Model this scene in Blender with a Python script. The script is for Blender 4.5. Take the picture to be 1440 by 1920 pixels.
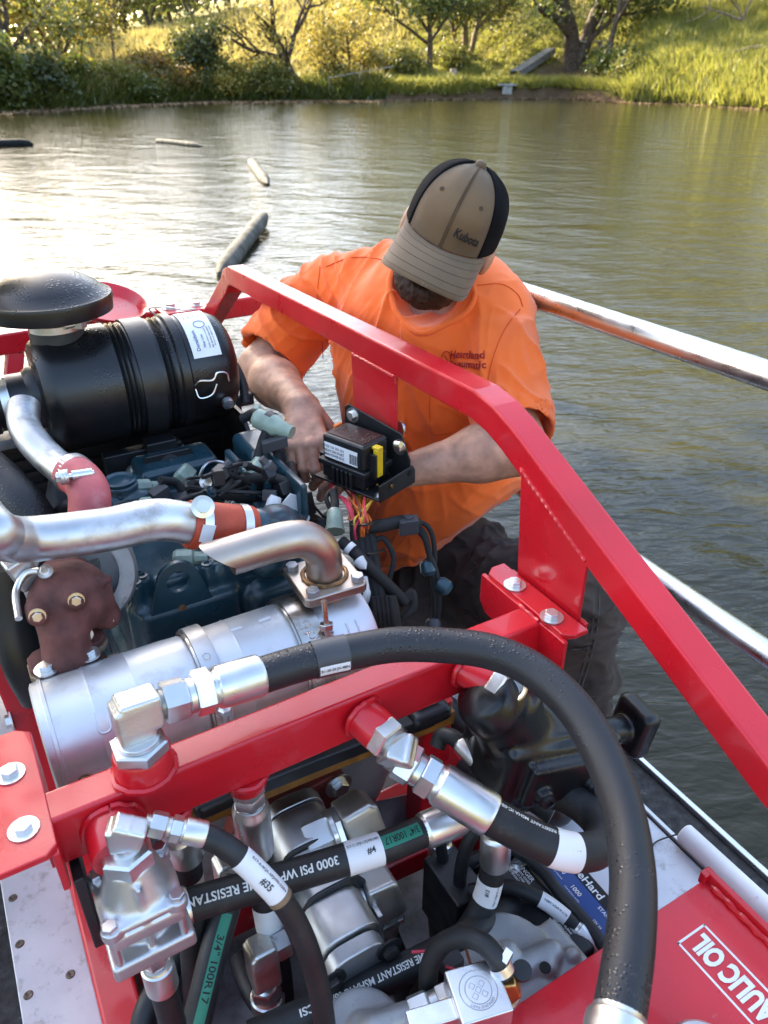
import bpy, bmesh, math, random
import numpy as np
from mathutils import Vector, Matrix, noise as mnoise

# ---------------------------------------------------------------- camera, sky, sun, exposure
scene = bpy.context.scene
for o in list(bpy.data.objects): bpy.data.objects.remove(o)
CAM_H, PITCH, YAW = 1.40, math.radians(30.5), math.radians(30.0)
# boat frame: X across to starboard, Y along the hull, Z up from the deck
cam_d = bpy.data.cameras.new('camera'); cam = bpy.data.objects.new('camera', cam_d)
scene.collection.objects.link(cam); scene.camera = cam
cam.location = (0, 0, CAM_H); cam.rotation_euler = (math.pi/2 - PITCH, 0, -YAW)
cam_d.sensor_fit = 'VERTICAL'; cam_d.sensor_height = 36.0; cam_d.lens = 27.0
cam_d.clip_start = 0.02; cam_d.clip_end = 900
cam_d.dof.use_dof = True; cam_d.dof.focus_distance = 1.25; cam_d.dof.aperture_fstop = 7.5
SUN_EL, SUN_DIR = math.radians(29), np.array([math.sin(math.radians(-14)), math.cos(math.radians(-14))])     # horizontal direction towards the sun
world = bpy.data.worlds.new('World'); scene.world = world; world.use_nodes = True
wn = world.node_tree.nodes; wl = world.node_tree.links
sky = wn.new('ShaderNodeTexSky'); sky.sky_type = 'NISHITA'; sky.sun_disc = False
sky.sun_elevation = SUN_EL; sky.sun_rotation = math.atan2(SUN_DIR[0], SUN_DIR[1])
sky.air_density = 1.0; sky.dust_density = 2.4; sky.ozone_density = 0.2
wl.new(sky.outputs['Color'], wn['Background'].inputs['Color'])
wn['Background'].inputs['Strength'].default_value = 0.15
sun_d = bpy.data.lights.new('sun', 'SUN'); sun_d.energy = 5.0; sun_d.angle = math.radians(0.6); sun_d.color = (1.0, 0.86, 0.66)
sun_o = bpy.data.objects.new('sun', sun_d); scene.collection.objects.link(sun_o)
_h = SUN_DIR/np.linalg.norm(SUN_DIR)
sun_o.rotation_euler = Vector((_h[0]*math.cos(SUN_EL), _h[1]*math.cos(SUN_EL), math.sin(SUN_EL))).to_track_quat('Z', 'Y').to_euler()
sun_o.location = (0, 0, 30)
vs = scene.view_settings; vs.view_transform = 'Standard'; vs.look = 'None'; vs.exposure = 2.4; vs.gamma = 1.0; vs.use_curve_mapping = False
scene.cycles.use_denoising = True
scene.cycles.max_bounces = 8; scene.cycles.transparent_max_bounces = 8; scene.cycles.glossy_bounces = 4
scene.cycles.caustics_reflective = False; scene.cycles.caustics_refractive = False

# ---------------------------------------------------------------- measuring helpers (camera survey of the place)
A = np.array
FOC = 1440.0
FWD = A([math.sin(YAW)*math.cos(PITCH), math.cos(YAW)*math.cos(PITCH), -math.sin(PITCH)])
RGT = A([math.cos(YAW), -math.sin(YAW), 0.0]); UPV = np.cross(RGT, FWD); EYE = A([0, 0, CAM_H])
def ray(x, y): return FWD + RGT*(x-720)/FOC - UPV*(y-960)/FOC
def at(x, y, d): return EYE + ray(x, y)*d                  # point at distance d along the viewing axis
def _on(ax, x, y, v): r = ray(x, y); return EYE + r*((v-EYE[ax])/r[ax])
def atX(x, y, v): return _on(0, x, y, v)
def atY(x, y, v): return _on(1, x, y, v)
def atZ(x, y, v): return _on(2, x, y, v)
def nrm(v): v = A(v, float); return v/np.linalg.norm(v)
rng = np.random.default_rng(7); random.seed(7)
COL = scene.collection
X_, Y_, Z_ = A([1., 0, 0]), A([0, 1., 0]), A([0, 0, 1.])

# ---------------------------------------------------------------- materials
M = {}
def mat(name, col, rough=.5, metal=0., var=.12, vs_=14., bump=0., bs=90., coat=0., spec=.5, rvar=.0, col2=None, drops=0., dscale=260., sheen=0., sub=0., detail=4., grime=None, aniso=0.):
    m = bpy.data.materials.new(name); m.use_nodes = True; n = m.node_tree.nodes; l = m.node_tree.links
    b = n['Principled BSDF']; tc = n.new('ShaderNodeTexCoord')
    b.inputs['Roughness'].default_value = rough; b.inputs['Metallic'].default_value = metal
    b.inputs['Coat Weight'].default_value = coat; b.inputs['Coat Roughness'].default_value = .06
    b.inputs['Specular IOR Level'].default_value = spec
    b.inputs['Sheen Weight'].default_value = sheen
    if sub: b.inputs['Subsurface Weight'].default_value = sub; b.inputs['Subsurface Radius'].default_value = (.012, .004, .002); b.inputs['Subsurface Scale'].default_value = 1.0
    nz = n.new('ShaderNodeTexNoise'); nz.inputs['Scale'].default_value = vs_; nz.inputs['Detail'].default_value = detail
    l.new(tc.outputs['Object'], nz.inputs['Vector'])
    mx = n.new('ShaderNodeMix'); mx.data_type = 'RGBA'
    c = A(col); c2 = A(col2) if col2 is not None else np.clip(c*(1+2*var), 0, 1); c1 = c if col2 is not None else c*(1-2*var)
    mx.inputs['A'].default_value = (*c1, 1); mx.inputs['B'].default_value = (*c2, 1)
    mr = n.new('ShaderNodeMapRange'); mr.inputs['From Min'].default_value = .3; mr.inputs['From Max'].default_value = .7
    l.new(nz.outputs['Fac'], mr.inputs['Value']); l.new(mr.outputs['Result'], mx.inputs['Factor'])
    out = mx.outputs['Result']
    if grime:                                              # (colour, scale, from, to)
        g = n.new('ShaderNodeTexNoise'); g.inputs['Scale'].default_value = grime[1]; g.inputs['Detail'].default_value = 8; g.inputs['Roughness'].default_value = .7
        l.new(tc.outputs['Object'], g.inputs['Vector'])
        gr = n.new('ShaderNodeMapRange'); gr.inputs['From Min'].default_value = grime[2]; gr.inputs['From Max'].default_value = grime[3]
        l.new(g.outputs['Fac'], gr.inputs['Value'])
        m2 = n.new('ShaderNodeMix'); m2.data_type = 'RGBA'; l.new(gr.outputs['Result'], m2.inputs['Factor'])
        l.new(out, m2.inputs['A']); m2.inputs['B'].default_value = (*grime[0], 1); out = m2.outputs['Result']
    l.new(out, b.inputs['Base Color'])
    if rvar:
        r2 = n.new('ShaderNodeMapRange'); r2.inputs['To Min'].default_value = max(.02, rough-rvar); r2.inputs['To Max'].default_value = rough+rvar
        r2.inputs['From Min'].default_value = .3; r2.inputs['From Max'].default_value = .7
        nz3 = n.new('ShaderNodeTexNoise'); nz3.inputs['Scale'].default_value = vs_*2.3; nz3.inputs['Detail'].default_value = 6
        l.new(tc.outputs['Object'], nz3.inputs['Vector']); l.new(nz3.outputs['Fac'], r2.inputs['Value']); l.new(r2.outputs['Result'], b.inputs['Roughness'])
    last = None
    if bump:
        bz = n.new('ShaderNodeTexNoise'); bz.inputs['Scale'].default_value = bs; bz.inputs['Detail'].default_value = 5
        l.new(tc.outputs['Object'], bz.inputs['Vector'])
        bp = n.new('ShaderNodeBump'); bp.inputs['Strength'].default_value = bump; bp.inputs['Distance'].default_value = .002
        l.new(bz.outputs['Fac'], bp.inputs['Height']); last = bp.outputs['Normal']
    if drops:
        vo = n.new('ShaderNodeTexVoronoi'); vo.inputs['Scale'].default_value = dscale; vo.inputs['Randomness'].default_value = 1
        l.new(tc.outputs['Object'], vo.inputs['Vector'])
        d1 = n.new('ShaderNodeMapRange'); d1.inputs['From Min'].default_value = .0; d1.inputs['From Max'].default_value = .42
        d1.inputs['To Min'].default_value = 1; d1.inputs['To Max'].default_value = 0
        l.new(vo.outputs['Distance'], d1.inputs['Value'])
        nm = n.new('ShaderNodeTexNoise'); nm.inputs['Scale'].default_value = 16; nm.inputs['Detail'].default_value = 3
        l.new(tc.outputs['Object'], nm.inputs['Vector'])
        ge = n.new('ShaderNodeNewGeometry'); sx = n.new('ShaderNodeSeparateXYZ'); l.new(ge.outputs['Normal'], sx.inputs['Vector'])
        msk = n.new('ShaderNodeMapRange'); msk.inputs['From Min'].default_value = .45; msk.inputs['From Max'].default_value = .62
        l.new(nm.outputs['Fac'], msk.inputs['Value'])
        mu = n.new('ShaderNodeMath'); mu.operation = 'MULTIPLY'; l.new(d1.outputs['Result'], mu.inputs[0]); l.new(msk.outputs['Result'], mu.inputs[1])
        up = n.new('ShaderNodeMapRange'); up.inputs['From Min'].default_value = -.1; up.inputs['From Max'].default_value = .6
        l.new(sx.outputs['Z'], up.inputs['Value'])
        mu2 = n.new('ShaderNodeMath'); mu2.operation = 'MULTIPLY'; l.new(mu.outputs[0], mu2.inputs[0]); l.new(up.outputs['Result'], mu2.inputs[1])
        bp = n.new('ShaderNodeBump'); bp.inputs['Strength'].default_value = drops; bp.inputs['Distance'].default_value = .0022
        l.new(mu2.outputs[0], bp.inputs['Height'])
        if last: l.new(last, bp.inputs['Normal'])
        last = bp.outputs['Normal']
        rr = n.new('ShaderNodeMapRange'); rr.inputs['From Min'].default_value = .05; rr.inputs['From Max'].default_value = .25; rr.inputs['To Min'].default_value = rough; rr.inputs['To Max'].default_value = .06
        l.new(mu2.outputs[0], rr.inputs['Value']); l.new(rr.outputs['Result'], b.inputs['Roughness'])
    if last: l.new(last, b.inputs['Normal'])
    M[name] = m; return m

mat('red', (.58, .009, .018), .34, coat=.35, var=.08, vs_=5, bump=.07, bs=200, rvar=.12, grime=((.60, .22, .22), 30, .66, .80))
mat('red_dull', (.42, .010, .014), .42, coat=.2, var=.08, bump=.05)
mat('zinc', (.72, .72, .70), .35, 1., var=.06, bump=.05, bs=300, rvar=.09)
mat('zinc_yellow', (.72, .68, .56), .30, 1., var=.08, rvar=.08)
mat('cast_zinc', (.62, .62, .60), .42, 1., var=.06, bump=.18, bs=420, rvar=.07)
mat('aluminium', (.62, .62, .62), .43, 1., var=.1, vs_=9, bump=.06, bs=260, rvar=.12, grime=((.30, .27, .22), 20, .62, .78))
mat('cast_aluminium', (.60, .60, .61), .42, .9, var=.06, bump=.15, bs=420)
mat('grey_casting', (.36, .36, .36), .5, .4, var=.1, bump=.25, bs=420, grime=((.12, .11, .10), 22, .60, .78))
mat('muffler_steel', (.74, .74, .74), .46, .75, var=.05, vs_=6, bump=.05, bs=130, rvar=.08, grime=((.50, .46, .42), 16, .56, .80))
mat('band_steel', (.52, .49, .45), .3, 1., var=.12, vs_=20, rvar=.08, grime=((.25, .16, .10), 26, .56, .75))
mat('heat_steel', (.52, .46, .40), .42, 1., var=.10, vs_=10, col2=(.43, .34, .27), rvar=.08, bump=.05, bs=200)
mat('weld', (.30, .16, .07), .5, .6, var=.3, vs_=70, bump=.5, bs=260)
mat('pipe_steel', (.55, .55, .55), .43, 1., var=.1, vs_=12, bump=.03, bs=160, rvar=.12, grime=((.34, .31, .27), 15, .55, .75))
mat('rail_aluminium', (.76, .77, .78), .32, 1., var=.05, rvar=.09, bump=.03, bs=200)
mat('black_plastic', (.011, .011, .012), .42, var=.15, bump=.06, bs=500, rvar=.06)
mat('black_plastic_wet', (.007, .007, .008), .34, var=.15, bump=.03, bs=400, drops=.35, dscale=150)
mat('black_gloss', (.006, .006, .007), .33, coat=.0, var=.1, bump=.10, bs=160, rvar=.08)
mat('black_steel', (.014, .014, .015), .4, var=.15, rvar=.1, bump=.08, bs=160)
mat('rubber', (.013, .013, .014), .55, var=.2, vs_=20, bump=.12, bs=500, rvar=.08, grime=((.05, .047, .043), 24, .58, .78))
mat('rubber_wet', (.013, .013, .015), .5, var=.15, bump=.10, bs=500, drops=.5, dscale=190)
mat('loom', (.011, .011, .012), .55, var=.2, bump=1.0, bs=900)
mat('engine_teal', (.016, .048, .064), .34, var=.18, vs_=10, bump=.10, bs=200, coat=.25, rvar=.12)
mat('black_hole', (.004, .004, .004), .8)
mat('brown_cast', (.125, .043, .034), .78, var=.25, vs_=30, bump=.45, bs=380)
mat('gasket', (.30, .22, .14), .6, .5, var=.2, bump=.2)
mat('ochre', (.34, .14, .022), .55, var=.2, vs_=16, bump=.1, grime=((.08, .05, .03), 20, .52, .7))
mat('primer_red', (.20, .032, .022), .5, var=.15, bump=.12)
mat('pink_silicone', (.55, .115, .115), .6, var=.08, vs_=22, bump=.3, bs=140, grime=((.68, .34, .32), 14, .56, .8))
mat('orange_silicone', (.46, .060, .022), .6, var=.12, vs_=22, bump=.35, bs=130)
mat('pale_green_plastic', (.27, .34, .27), .34, var=.14, vs_=30, sub=.25)
mat('dark_grey_plastic', (.05, .05, .055), .5, var=.1)
mat('white_label', (.80, .80, .80), .4, var=.03)
mat('label_ink', (.03, .03, .03), .5, var=.0)
mat('hose_print', (.72, .71, .66), .55, var=.1, vs_=200)
mat('green_band', (.018, .20, .125), .5, var=.08)
mat('yellow_plastic', (.78, .52, .02), .42, var=.06)
mat('maroon_film', (.018, .010, .011), .30, drops=1.0, dscale=330, var=.2)
mat('orange_wire', (.70, .16, .02), .45); mat('yellow_wire', (.70, .48, .06), .45); mat('pink_wire', (.70, .05, .09), .45); mat('brown_wire', (.18, .04, .02), .45); mat('white_wire', (.7, .7, .68), .45)
mat('deck', (.60, .60, .62), .46, .25, var=.07, vs_=7, bump=.10, bs=120, rvar=.08, grime=((.28, .26, .24), 22, .54, .72))
mat('deck_weld', (.16, .13, .10), .5, .5, var=.3, vs_=200, bump=.5, bs=300)
mat('pan', (.22, .22, .23), .55, .3, var=.2, vs_=8, grime=((.05, .045, .04), 10, .45, .7))
mat('grip', (.030, .030, .030), .8, var=.35, vs_=60, bump=.5, bs=500, grime=((.20, .18, .15), 30, .62, .8))
mat('hull', (.30, .31, .31), .45, .7, var=.15, vs_=4, rvar=.1)
mat('white_vinyl', (.74, .74, .73), .5, var=.04, bump=.12, bs=200, grime=((.35, .33, .30), 26, .64, .8))
mat('battery_case', (.012, .012, .014), .38, var=.15, bump=.05, bs=300)
mat('battery_blue', (.012, .060, .26), .35, var=.05)
mat('lead', (.42, .42, .43), .45, .8, var=.15, bump=.3, bs=200)
mat('brass', (.60, .36, .12), .34, 1., var=.12, rvar=.1)
mat('tank_white', (.78, .78, .76), .45, var=.03)
mat('radiator', (.010, .010, .011), .5, var=.2)
mat('skin', (.50, .262, .172), .52, var=.16, vs_=34, bump=.30, bs=380, sub=.06, detail=8, grime=((.42, .20, .135), 30, .52, .76))
mat('shirt', (.95, .148, .012), .85, var=.05, vs_=9, bump=.22, bs=900, sheen=.25)
mat('shirt_seam', (.66, .085, .008), .9, var=.05)
mat('embroidery', (.30, .007, .010), .8, var=.15, vs_=400, bump=.4, bs=900)
mat('trousers', (.066, .051, .043), .9, var=.25, vs_=8, bump=.35, bs=700, sheen=.1, spec=.2, grime=((.10, .085, .075), 7, .55, .8))
mat('trouser_seam', (.085, .078, .074), .9)
mat('cap_tan', (.128, .074, .032), .8, var=.16, vs_=10, bump=.22, bs=900, sheen=.2, grime=((.36, .29, .22), 15, .66, .74))
mat('cap_brim', (.134, .080, .038), .8, var=.08, vs_=16, bump=.22, bs=900, sheen=.2, grime=((.38, .32, .26), 19, .68, .74))
mat('cap_mesh', (.008, .0075, .009), .95, spec=.1, var=.2, bump=1.0, bs=650)
mat('cap_thread', (.088, .053, .026), .9); mat('ink', (.010, .009, .010), .7)
mat('hair', (.035, .019, .012), .6, var=.4, vs_=300, bump=.6, bs=700)
mat('bark', (.085, .058, .040), .9, var=.35, vs_=9, bump=.9, bs=14)
mat('bark_pale_lit', (.21, .15, .10), .9, var=.35, vs_=9, bump=.9, bs=14)  # pale bare and dead wood; on the clump tree, sunlight put into colour
mat('dry_wood', (.30, .25, .19), .8, var=.25, vs_=12, bump=.4, bs=40)
mat('grey_float', (.115, .112, .10), .8, spec=.1, var=.25, vs_=6, bump=.3, bs=40, grime=((.07, .06, .045), 5, .5, .7))
mat('black_float', (.02, .022, .024), .8, spec=.1, var=.2)
mat('boat_grey', (.13, .13, .12), .7, var=.25, vs_=5, bump=.2, bs=30)
mat('concrete', (.30, .29, .27), .9, spec=.1, var=.2, vs_=9, bump=.4, bs=40)

def leafmat(name, cols, trans=.45):
    m = bpy.data.materials.new(name); m.use_nodes = True; n = m.node_tree.nodes; l = m.node_tree.links
    n.remove(n['Principled BSDF']); g = n.new('ShaderNodeNewGeometry'); cr = n.new('ShaderNodeValToRGB')
    el = cr.color_ramp.elements
    while len(el) < len(cols): el.new(.5)
    for i, c in enumerate(cols): el[i].position = i/(len(cols)-1); el[i].color = (*c, 1)
    l.new(g.outputs['Random Per Island'], cr.inputs['Fac'])
    d = n.new('ShaderNodeBsdfDiffuse'); t = n.new('ShaderNodeBsdfTranslucent'); mx = n.new('ShaderNodeMixShader'); mx.inputs['Fac'].default_value = trans
    gl = n.new('ShaderNodeBsdfGlossy'); gl.inputs['Roughness'].default_value = .45; m2 = n.new('ShaderNodeMixShader'); m2.inputs['Fac'].default_value = .05
    for s in (d, t): l.new(cr.outputs['Color'], s.inputs['Color'])
    l.new(d.outputs[0], mx.inputs[1]); l.new(t.outputs[0], mx.inputs[2]); l.new(mx.outputs[0], m2.inputs[1]); l.new(gl.outputs[0], m2.inputs[2])
    l.new(m2.outputs[0], n['Material Output'].inputs['Surface']); M[name] = m
leafmat('leaf_yellow', [(.24, .20, .035), (.38, .31, .06), (.32, .27, .05), (.40, .29, .06), (.17, .18, .03)])
leafmat('leaf_mix', [(.09, .12, .025), (.17, .18, .035), (.26, .23, .045), (.12, .15, .03), (.30, .24, .05)])
leafmat('leaf_green', [(.055, .085, .014), (.09, .12, .018), (.12, .14, .02), (.15, .16, .03), (.07, .10, .016)])
leafmat('leaf_dark', [(.045, .065, .018), (.07, .09, .022), (.09, .11, .025), (.13, .13, .03)], .45)
leafmat('leaf_rust', [(.16, .10, .02), (.24, .13, .02), (.12, .11, .02), (.20, .16, .03)])
leafmat('grass_blade', [(.20, .22, .03), (.28, .29, .045), (.36, .33, .07), (.25, .27, .035), (.40, .34, .10)], .55)
leafmat('meadow_blade', [(.30, .25, .07), (.40, .32, .11), (.26, .25, .06), (.46, .36, .14)], .55)
leafmat('litter', [(.20, .12, .06), (.30, .20, .11), (.14, .08, .04), (.36, .27, .16)], .1)

def m_water():
    m = bpy.data.materials.new('pond_water'); m.use_nodes = True; n = m.node_tree.nodes; l = m.node_tree.links; b = n['Principled BSDF']
    b.inputs['Base Color'].default_value = (.024, .023, .010, 1); b.inputs['Roughness'].default_value = .045; b.inputs['IOR'].default_value = 1.333
    tc = n.new('ShaderNodeTexCoord'); hs = []
    for sc, rot, st, amp in ((16.0, -26, (1, .36, 1), .85), (40.0, -38, (1, .45, 1), .50), (6.0, -18, (1, .45, 1), .50), (1.3, -60, (1, .6, 1), .4)):
        mp = n.new('ShaderNodeMapping'); mp.vector_type = 'TEXTURE'; mp.inputs['Rotation'].default_value = (0, 0, math.radians(rot)); mp.inputs['Scale'].default_value = (1/st[1], st[0], 1)
        l.new(tc.outputs['Object'], mp.inputs['Vector'])
        z = n.new('ShaderNodeTexNoise'); z.inputs['Scale'].default_value = sc; z.inputs['Detail'].default_value = 2.5; z.inputs['Distortion'].default_value = .6
        l.new(mp.outputs['Vector'], z.inputs['Vector'])
        mu = n.new('ShaderNodeMath'); mu.operation = 'MULTIPLY'; mu.inputs[1].default_value = amp/sc*9; l.new(z.outputs['Fac'], mu.inputs[0]); hs.append(mu.outputs[0])
    s = hs[0]
    for h in hs[1:]:
        ad = n.new('ShaderNodeMath'); ad.operation = 'ADD'; l.new(s, ad.inputs[0]); l.new(h, ad.inputs[1]); s = ad.outputs[0]
    bp = n.new('ShaderNodeBump'); bp.inputs['Strength'].default_value = 1.0; bp.inputs['Distance'].default_value = .018
    l.new(s, bp.inputs['Height']); l.new(bp.outputs['Normal'], b.inputs['Normal']); M['water'] = m
m_water()

# ---------------------------------------------------------------- mesh helpers
WL = {}
def frame(ax, ref=None):
    ax = nrm(ax)
    if ref is None: ref = Z_ if abs(ax[2]) < .9 else X_
    e1 = ref - ax*np.dot(ref, ax); e1 = nrm(e1); return e1, np.cross(ax, e1), ax
def spl(pts, k=8, closed=False):
    P = [A(p, float) for p in pts]; out = []
    n = len(P)
    for i in range(n-1):
        p0 = P[i-1] if i > 0 else 2*P[0]-P[1]; p1, p2 = P[i], P[i+1]; p3 = P[i+2] if i+2 < n else 2*P[-1]-P[-2]
        for j in range(k):
            t = j/k; out.append(.5*((2*p1)+(-p0+p2)*t+(2*p0-5*p1+4*p2-p3)*t*t+(-p0+3*p1-3*p2+p3)*t**3))
    out.append(P[-1]); return A(out)
def pframes(pts):
    pts = A(pts); T = np.gradient(pts, axis=0); T /= np.linalg.norm(T, axis=1)[:, None]+1e-12
    e, _, _ = frame(T[0]); E = []
    for t in T:
        e = e - t*np.dot(e, t); e = e/np.linalg.norm(e); E.append(e.copy())
    E = A(E); return pts, T, E, np.cross(T, E)
class MB:
    def __init__(s): s.v = []; s.f = []; s.n = 0; s.crisp = None
    def add(s, v, f):
        s.v.append(A(v, float).reshape(-1, 3)); s.f += [tuple(int(i)+s.n for i in q) for q in f]; s.n += len(s.v[-1]); return s
    def box(s, c, size, ex=X_, ey=Y_, ez=Z_, top=1.0):
        c = A(c, float); h = A(size)/2; v = []
        for dz in (-1, 1):
            k = top if dz > 0 else 1
            for dx, dy in ((-1, -1), (1, -1), (1, 1), (-1, 1)): v.append(c+A(ex)*dx*h[0]*k+A(ey)*dy*h[1]*k+A(ez)*dz*h[2])
        return s.add(v, [(3, 2, 1, 0), (4, 5, 6, 7), (0, 1, 5, 4), (1, 2, 6, 5), (2, 3, 7, 6), (3, 0, 4, 7)])
    def prism(s, poly, o, ex, ey, h):
        o, ex, ey = A(o, float), A(ex), A(ey); ez = np.cross(ex, ey); n = len(poly)
        v = [o+ex*a+ey*b for a, b in poly]+[o+ex*a+ey*b+ez*h for a, b in poly]
        return s.add(v, [tuple(range(n-1, -1, -1)), tuple(range(n, 2*n))]+[(i, (i+1) % n, n+(i+1) % n, n+i) for i in range(n)])
    def lathe(s, prof, o, ax, n=28, ref=None, cap=True, ph=0.):
        e1, e2, ax = frame(ax, ref); o = A(o, float); th = np.arange(n)/n*2*math.pi+ph
        ring = np.cos(th)[:, None]*e1+np.sin(th)[:, None]*e2
        v = np.concatenate([o+ax*t+ring*r for t, r in prof]); m = len(prof)
        f = [(i*n+j, i*n+(j+1) % n, (i+1)*n+(j+1) % n, (i+1)*n+j) for i in range(m-1) for j in range(n)]
        if cap: f += [tuple(range(n-1, -1, -1)), tuple((m-1)*n+j for j in range(n))]
        return s.add(v, f)
    def cyl(s, a, b, r, r2=None, n=20):
        a, b = A(a, float), A(b, float); L = np.linalg.norm(b-a); return s.lathe([(0, r), (L, r if r2 is None else r2)], a, b-a, n)
    def hexa(s, o, ax, r, h, c=.12, n=6, ph=0.):
        return s.lathe([(0, r*(1-c*.5)), (h*c, r), (h*(1-c), r), (h, r*(1-c))], o, ax, n, ph=ph)
    def tube(s, pts, r, n=16, cap=True):
        P, T, E, B = pframes(pts); m = len(P); rr = np.broadcast_to(A(r, float), (m,)); th = np.arange(n)/n*2*math.pi
        ring = E[:, None, :]*np.cos(th)[None, :, None]+B[:, None, :]*np.sin(th)[None, :, None]
        v = (P[:, None, :]+ring*rr[:, None, None]).reshape(-1, 3)
        f = [(i*n+j, i*n+(j+1) % n, (i+1)*n+(j+1) % n, (i+1)*n+j) for i in range(m-1) for j in range(n)]
        if cap: f += [tuple(range(n-1, -1, -1)), tuple((m-1)*n+j for j in range(n))]
        return s.add(v, f)
    def rect_tube(s, pts, e_side, w, h, rad=.006):         # mitred rectangular tube swept along a polyline; e_side is the constant width direction
        s.crisp = 8; P = A(pts, float); m = len(P); e = nrm(e_side); rings = []
        for i in range(m):
            d0 = nrm(P[i]-P[i-1]) if i > 0 else None; d1 = nrm(P[i+1]-P[i]) if i < m-1 else None
            t = nrm((d0 if d0 is not None else d1)+(d1 if d1 is not None else d0)); k = 1/max(.3, np.dot(t, d1 if d1 is not None else d0))
            u = np.cross(t, e)
            sec = []
            for sx, sy, a0 in ((1, 1, 0), (-1, 1, 90), (-1, -1, 180), (1, -1, 270)):
                for q in (0, 30, 60, 90):
                    a = math.radians(a0+q); sec.append((sx*(w/2-rad)+rad*math.cos(a), sy*(h/2-rad)+rad*math.sin(a)))
            rings.append([P[i]+e*a+u*b*k for a, b in sec])
        n = 16; v = A(rings).reshape(-1, 3)
        return s.add(v, [(i*n+j, i*n+(j+1) % n, (i+1)*n+(j+1) % n, (i+1)*n+j) for i in range(m-1) for j in range(n)]+[tuple(range(n-1, -1, -1)), tuple((m-1)*n+j for j in range(n))])
    def verts(s): return np.concatenate(s.v)
    def build(s, name, m, parent=None, bev=0., sharp=38, loc=None, seg=2):
        V = s.verts(); off = WL[parent.name] if parent is not None else (A(loc, float) if loc is not None else np.zeros(3))
        me = bpy.data.meshes.new(name); me.from_pydata((V-off).tolist(), [], s.f); me.validate(); me.update()
        bm = bmesh.new(); bm.from_mesh(me); bmesh.ops.recalc_face_normals(bm, faces=bm.faces)
        bm.to_mesh(me); bm.free()
        me.polygons.foreach_set('use_smooth', [True]*len(me.polygons)); me.set_sharp_from_angle(angle=math.radians(s.crisp or sharp))
        return link(name, me, m, parent, off, bev, seg)
def link(name, me, m, parent, off, bev=0., seg=2):
    o = bpy.data.objects.new(name, me); COL.objects.link(o); me.materials.append(M[m] if isinstance(m, str) else m)
    if parent is not None: o.parent = parent; WL[o.name] = WL[parent.name]
    else: o.location = off; WL[o.name] = A(off, float)
    if bev:
        b = o.modifiers.new('bevel', 'BEVEL'); b.width = bev; b.segments = seg; b.limit_method = 'ANGLE'; b.angle_limit = math.radians(40); b.harden_normals = True
    return o
def tag(o, label=None, cat=None, group=None, kind=None):
    if label: o['label'] = label
    if cat: o['category'] = cat
    if group: o['group'] = group
    if kind: o['kind'] = kind
    return o
def thing(name, label, cat, loc=(0, 0, 0), group=None):
    o = bpy.data.objects.new(name, None); COL.objects.link(o); o.location = loc; o.empty_display_size = .05; WL[o.name] = A(loc, float)
    return tag(o, label, cat, group)
def one(name, mb, m, label, cat, group=None, bev=0., kind=None, sharp=38):
    V = mb.verts(); lo, hi = V.min(0), V.max(0)
    return tag(mb.build(name, m, None, bev, sharp, ((lo[0]+hi[0])/2, (lo[1]+hi[1])/2, lo[2])), label, cat, group, kind)
def rawmesh(name, V, F, m, parent=None, loc=(0, 0, 0), smooth=True):      # V (n,3), F (k,q) arrays, fast path
    off = WL[parent.name] if parent is not None else A(loc, float)
    me = bpy.data.meshes.new(name); F = A(F); k, q = F.shape
    me.vertices.add(len(V)); me.vertices.foreach_set('co', (A(V)-off).astype(np.float32).ravel())
    me.loops.add(k*q); me.loops.foreach_set('vertex_index', F.astype(np.int32).ravel())
    me.polygons.add(k); me.polygons.foreach_set('loop_start', np.arange(0, k*q, q, dtype=np.int32)); me.polygons.foreach_set('loop_total', np.full(k, q, np.int32))
    me.update(calc_edges=True); me.polygons.foreach_set('use_smooth', [smooth]*k)
    return link(name, me, m, parent, off)

# ---------------------------------------------------------------- text
_tc = {}
def text2d(s, bold=0., sub=1, spacing=1.):
    key = (s, bold, sub, spacing)
    if key in _tc: return _tc[key]
    cu = bpy.data.curves.new('lettering', 'FONT'); cu.body = s; cu.size = 1; cu.offset = bold; cu.resolution_u = 3; cu.space_character = spacing
    ob = bpy.data.objects.new('lettering', cu); COL.objects.link(ob)
    me = ob.to_mesh(); bm = bmesh.new(); bm.from_mesh(me); ob.to_mesh_clear(); bpy.data.objects.remove(ob); bpy.data.curves.remove(cu)
    bmesh.ops.triangulate(bm, faces=bm.faces)
    for _ in range(sub):
        bmesh.ops.subdivide_edges(bm, edges=bm.edges[:], cuts=1, use_grid_fill=True)
        bmesh.ops.triangulate(bm, faces=bm.faces)
    bm.verts.index_update(); V = A([v.co[:2] for v in bm.verts]).reshape(-1, 2); F = [tuple(v.index for v in f.verts) for f in bm.faces]; bm.free()
    lo, hi = V.min(0), V.max(0); V = (V-(lo+hi)/2)/(hi[1]-lo[1]); _tc[key] = (V, F); return _tc[key]       # unit height, centred
def text_plane(mb, s, o, ex, ey, h, bold=.02, width=None, sub=0, lift=.0006, shear=0.):
    V, F = text2d(s, bold, sub); sx = h if width is None else width/(V[:, 0].max()-V[:, 0].min())
    ex, ey = nrm(ex), nrm(ey); nz = np.cross(ex, ey)
    mb.add([A(o)+ex*((a+shear*b)*sx)+ey*b*h+nz*lift for a, b in V], F)
def arclen(P): return np.concatenate([[0], np.cumsum(np.linalg.norm(np.diff(P, axis=0), axis=1))])
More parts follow.
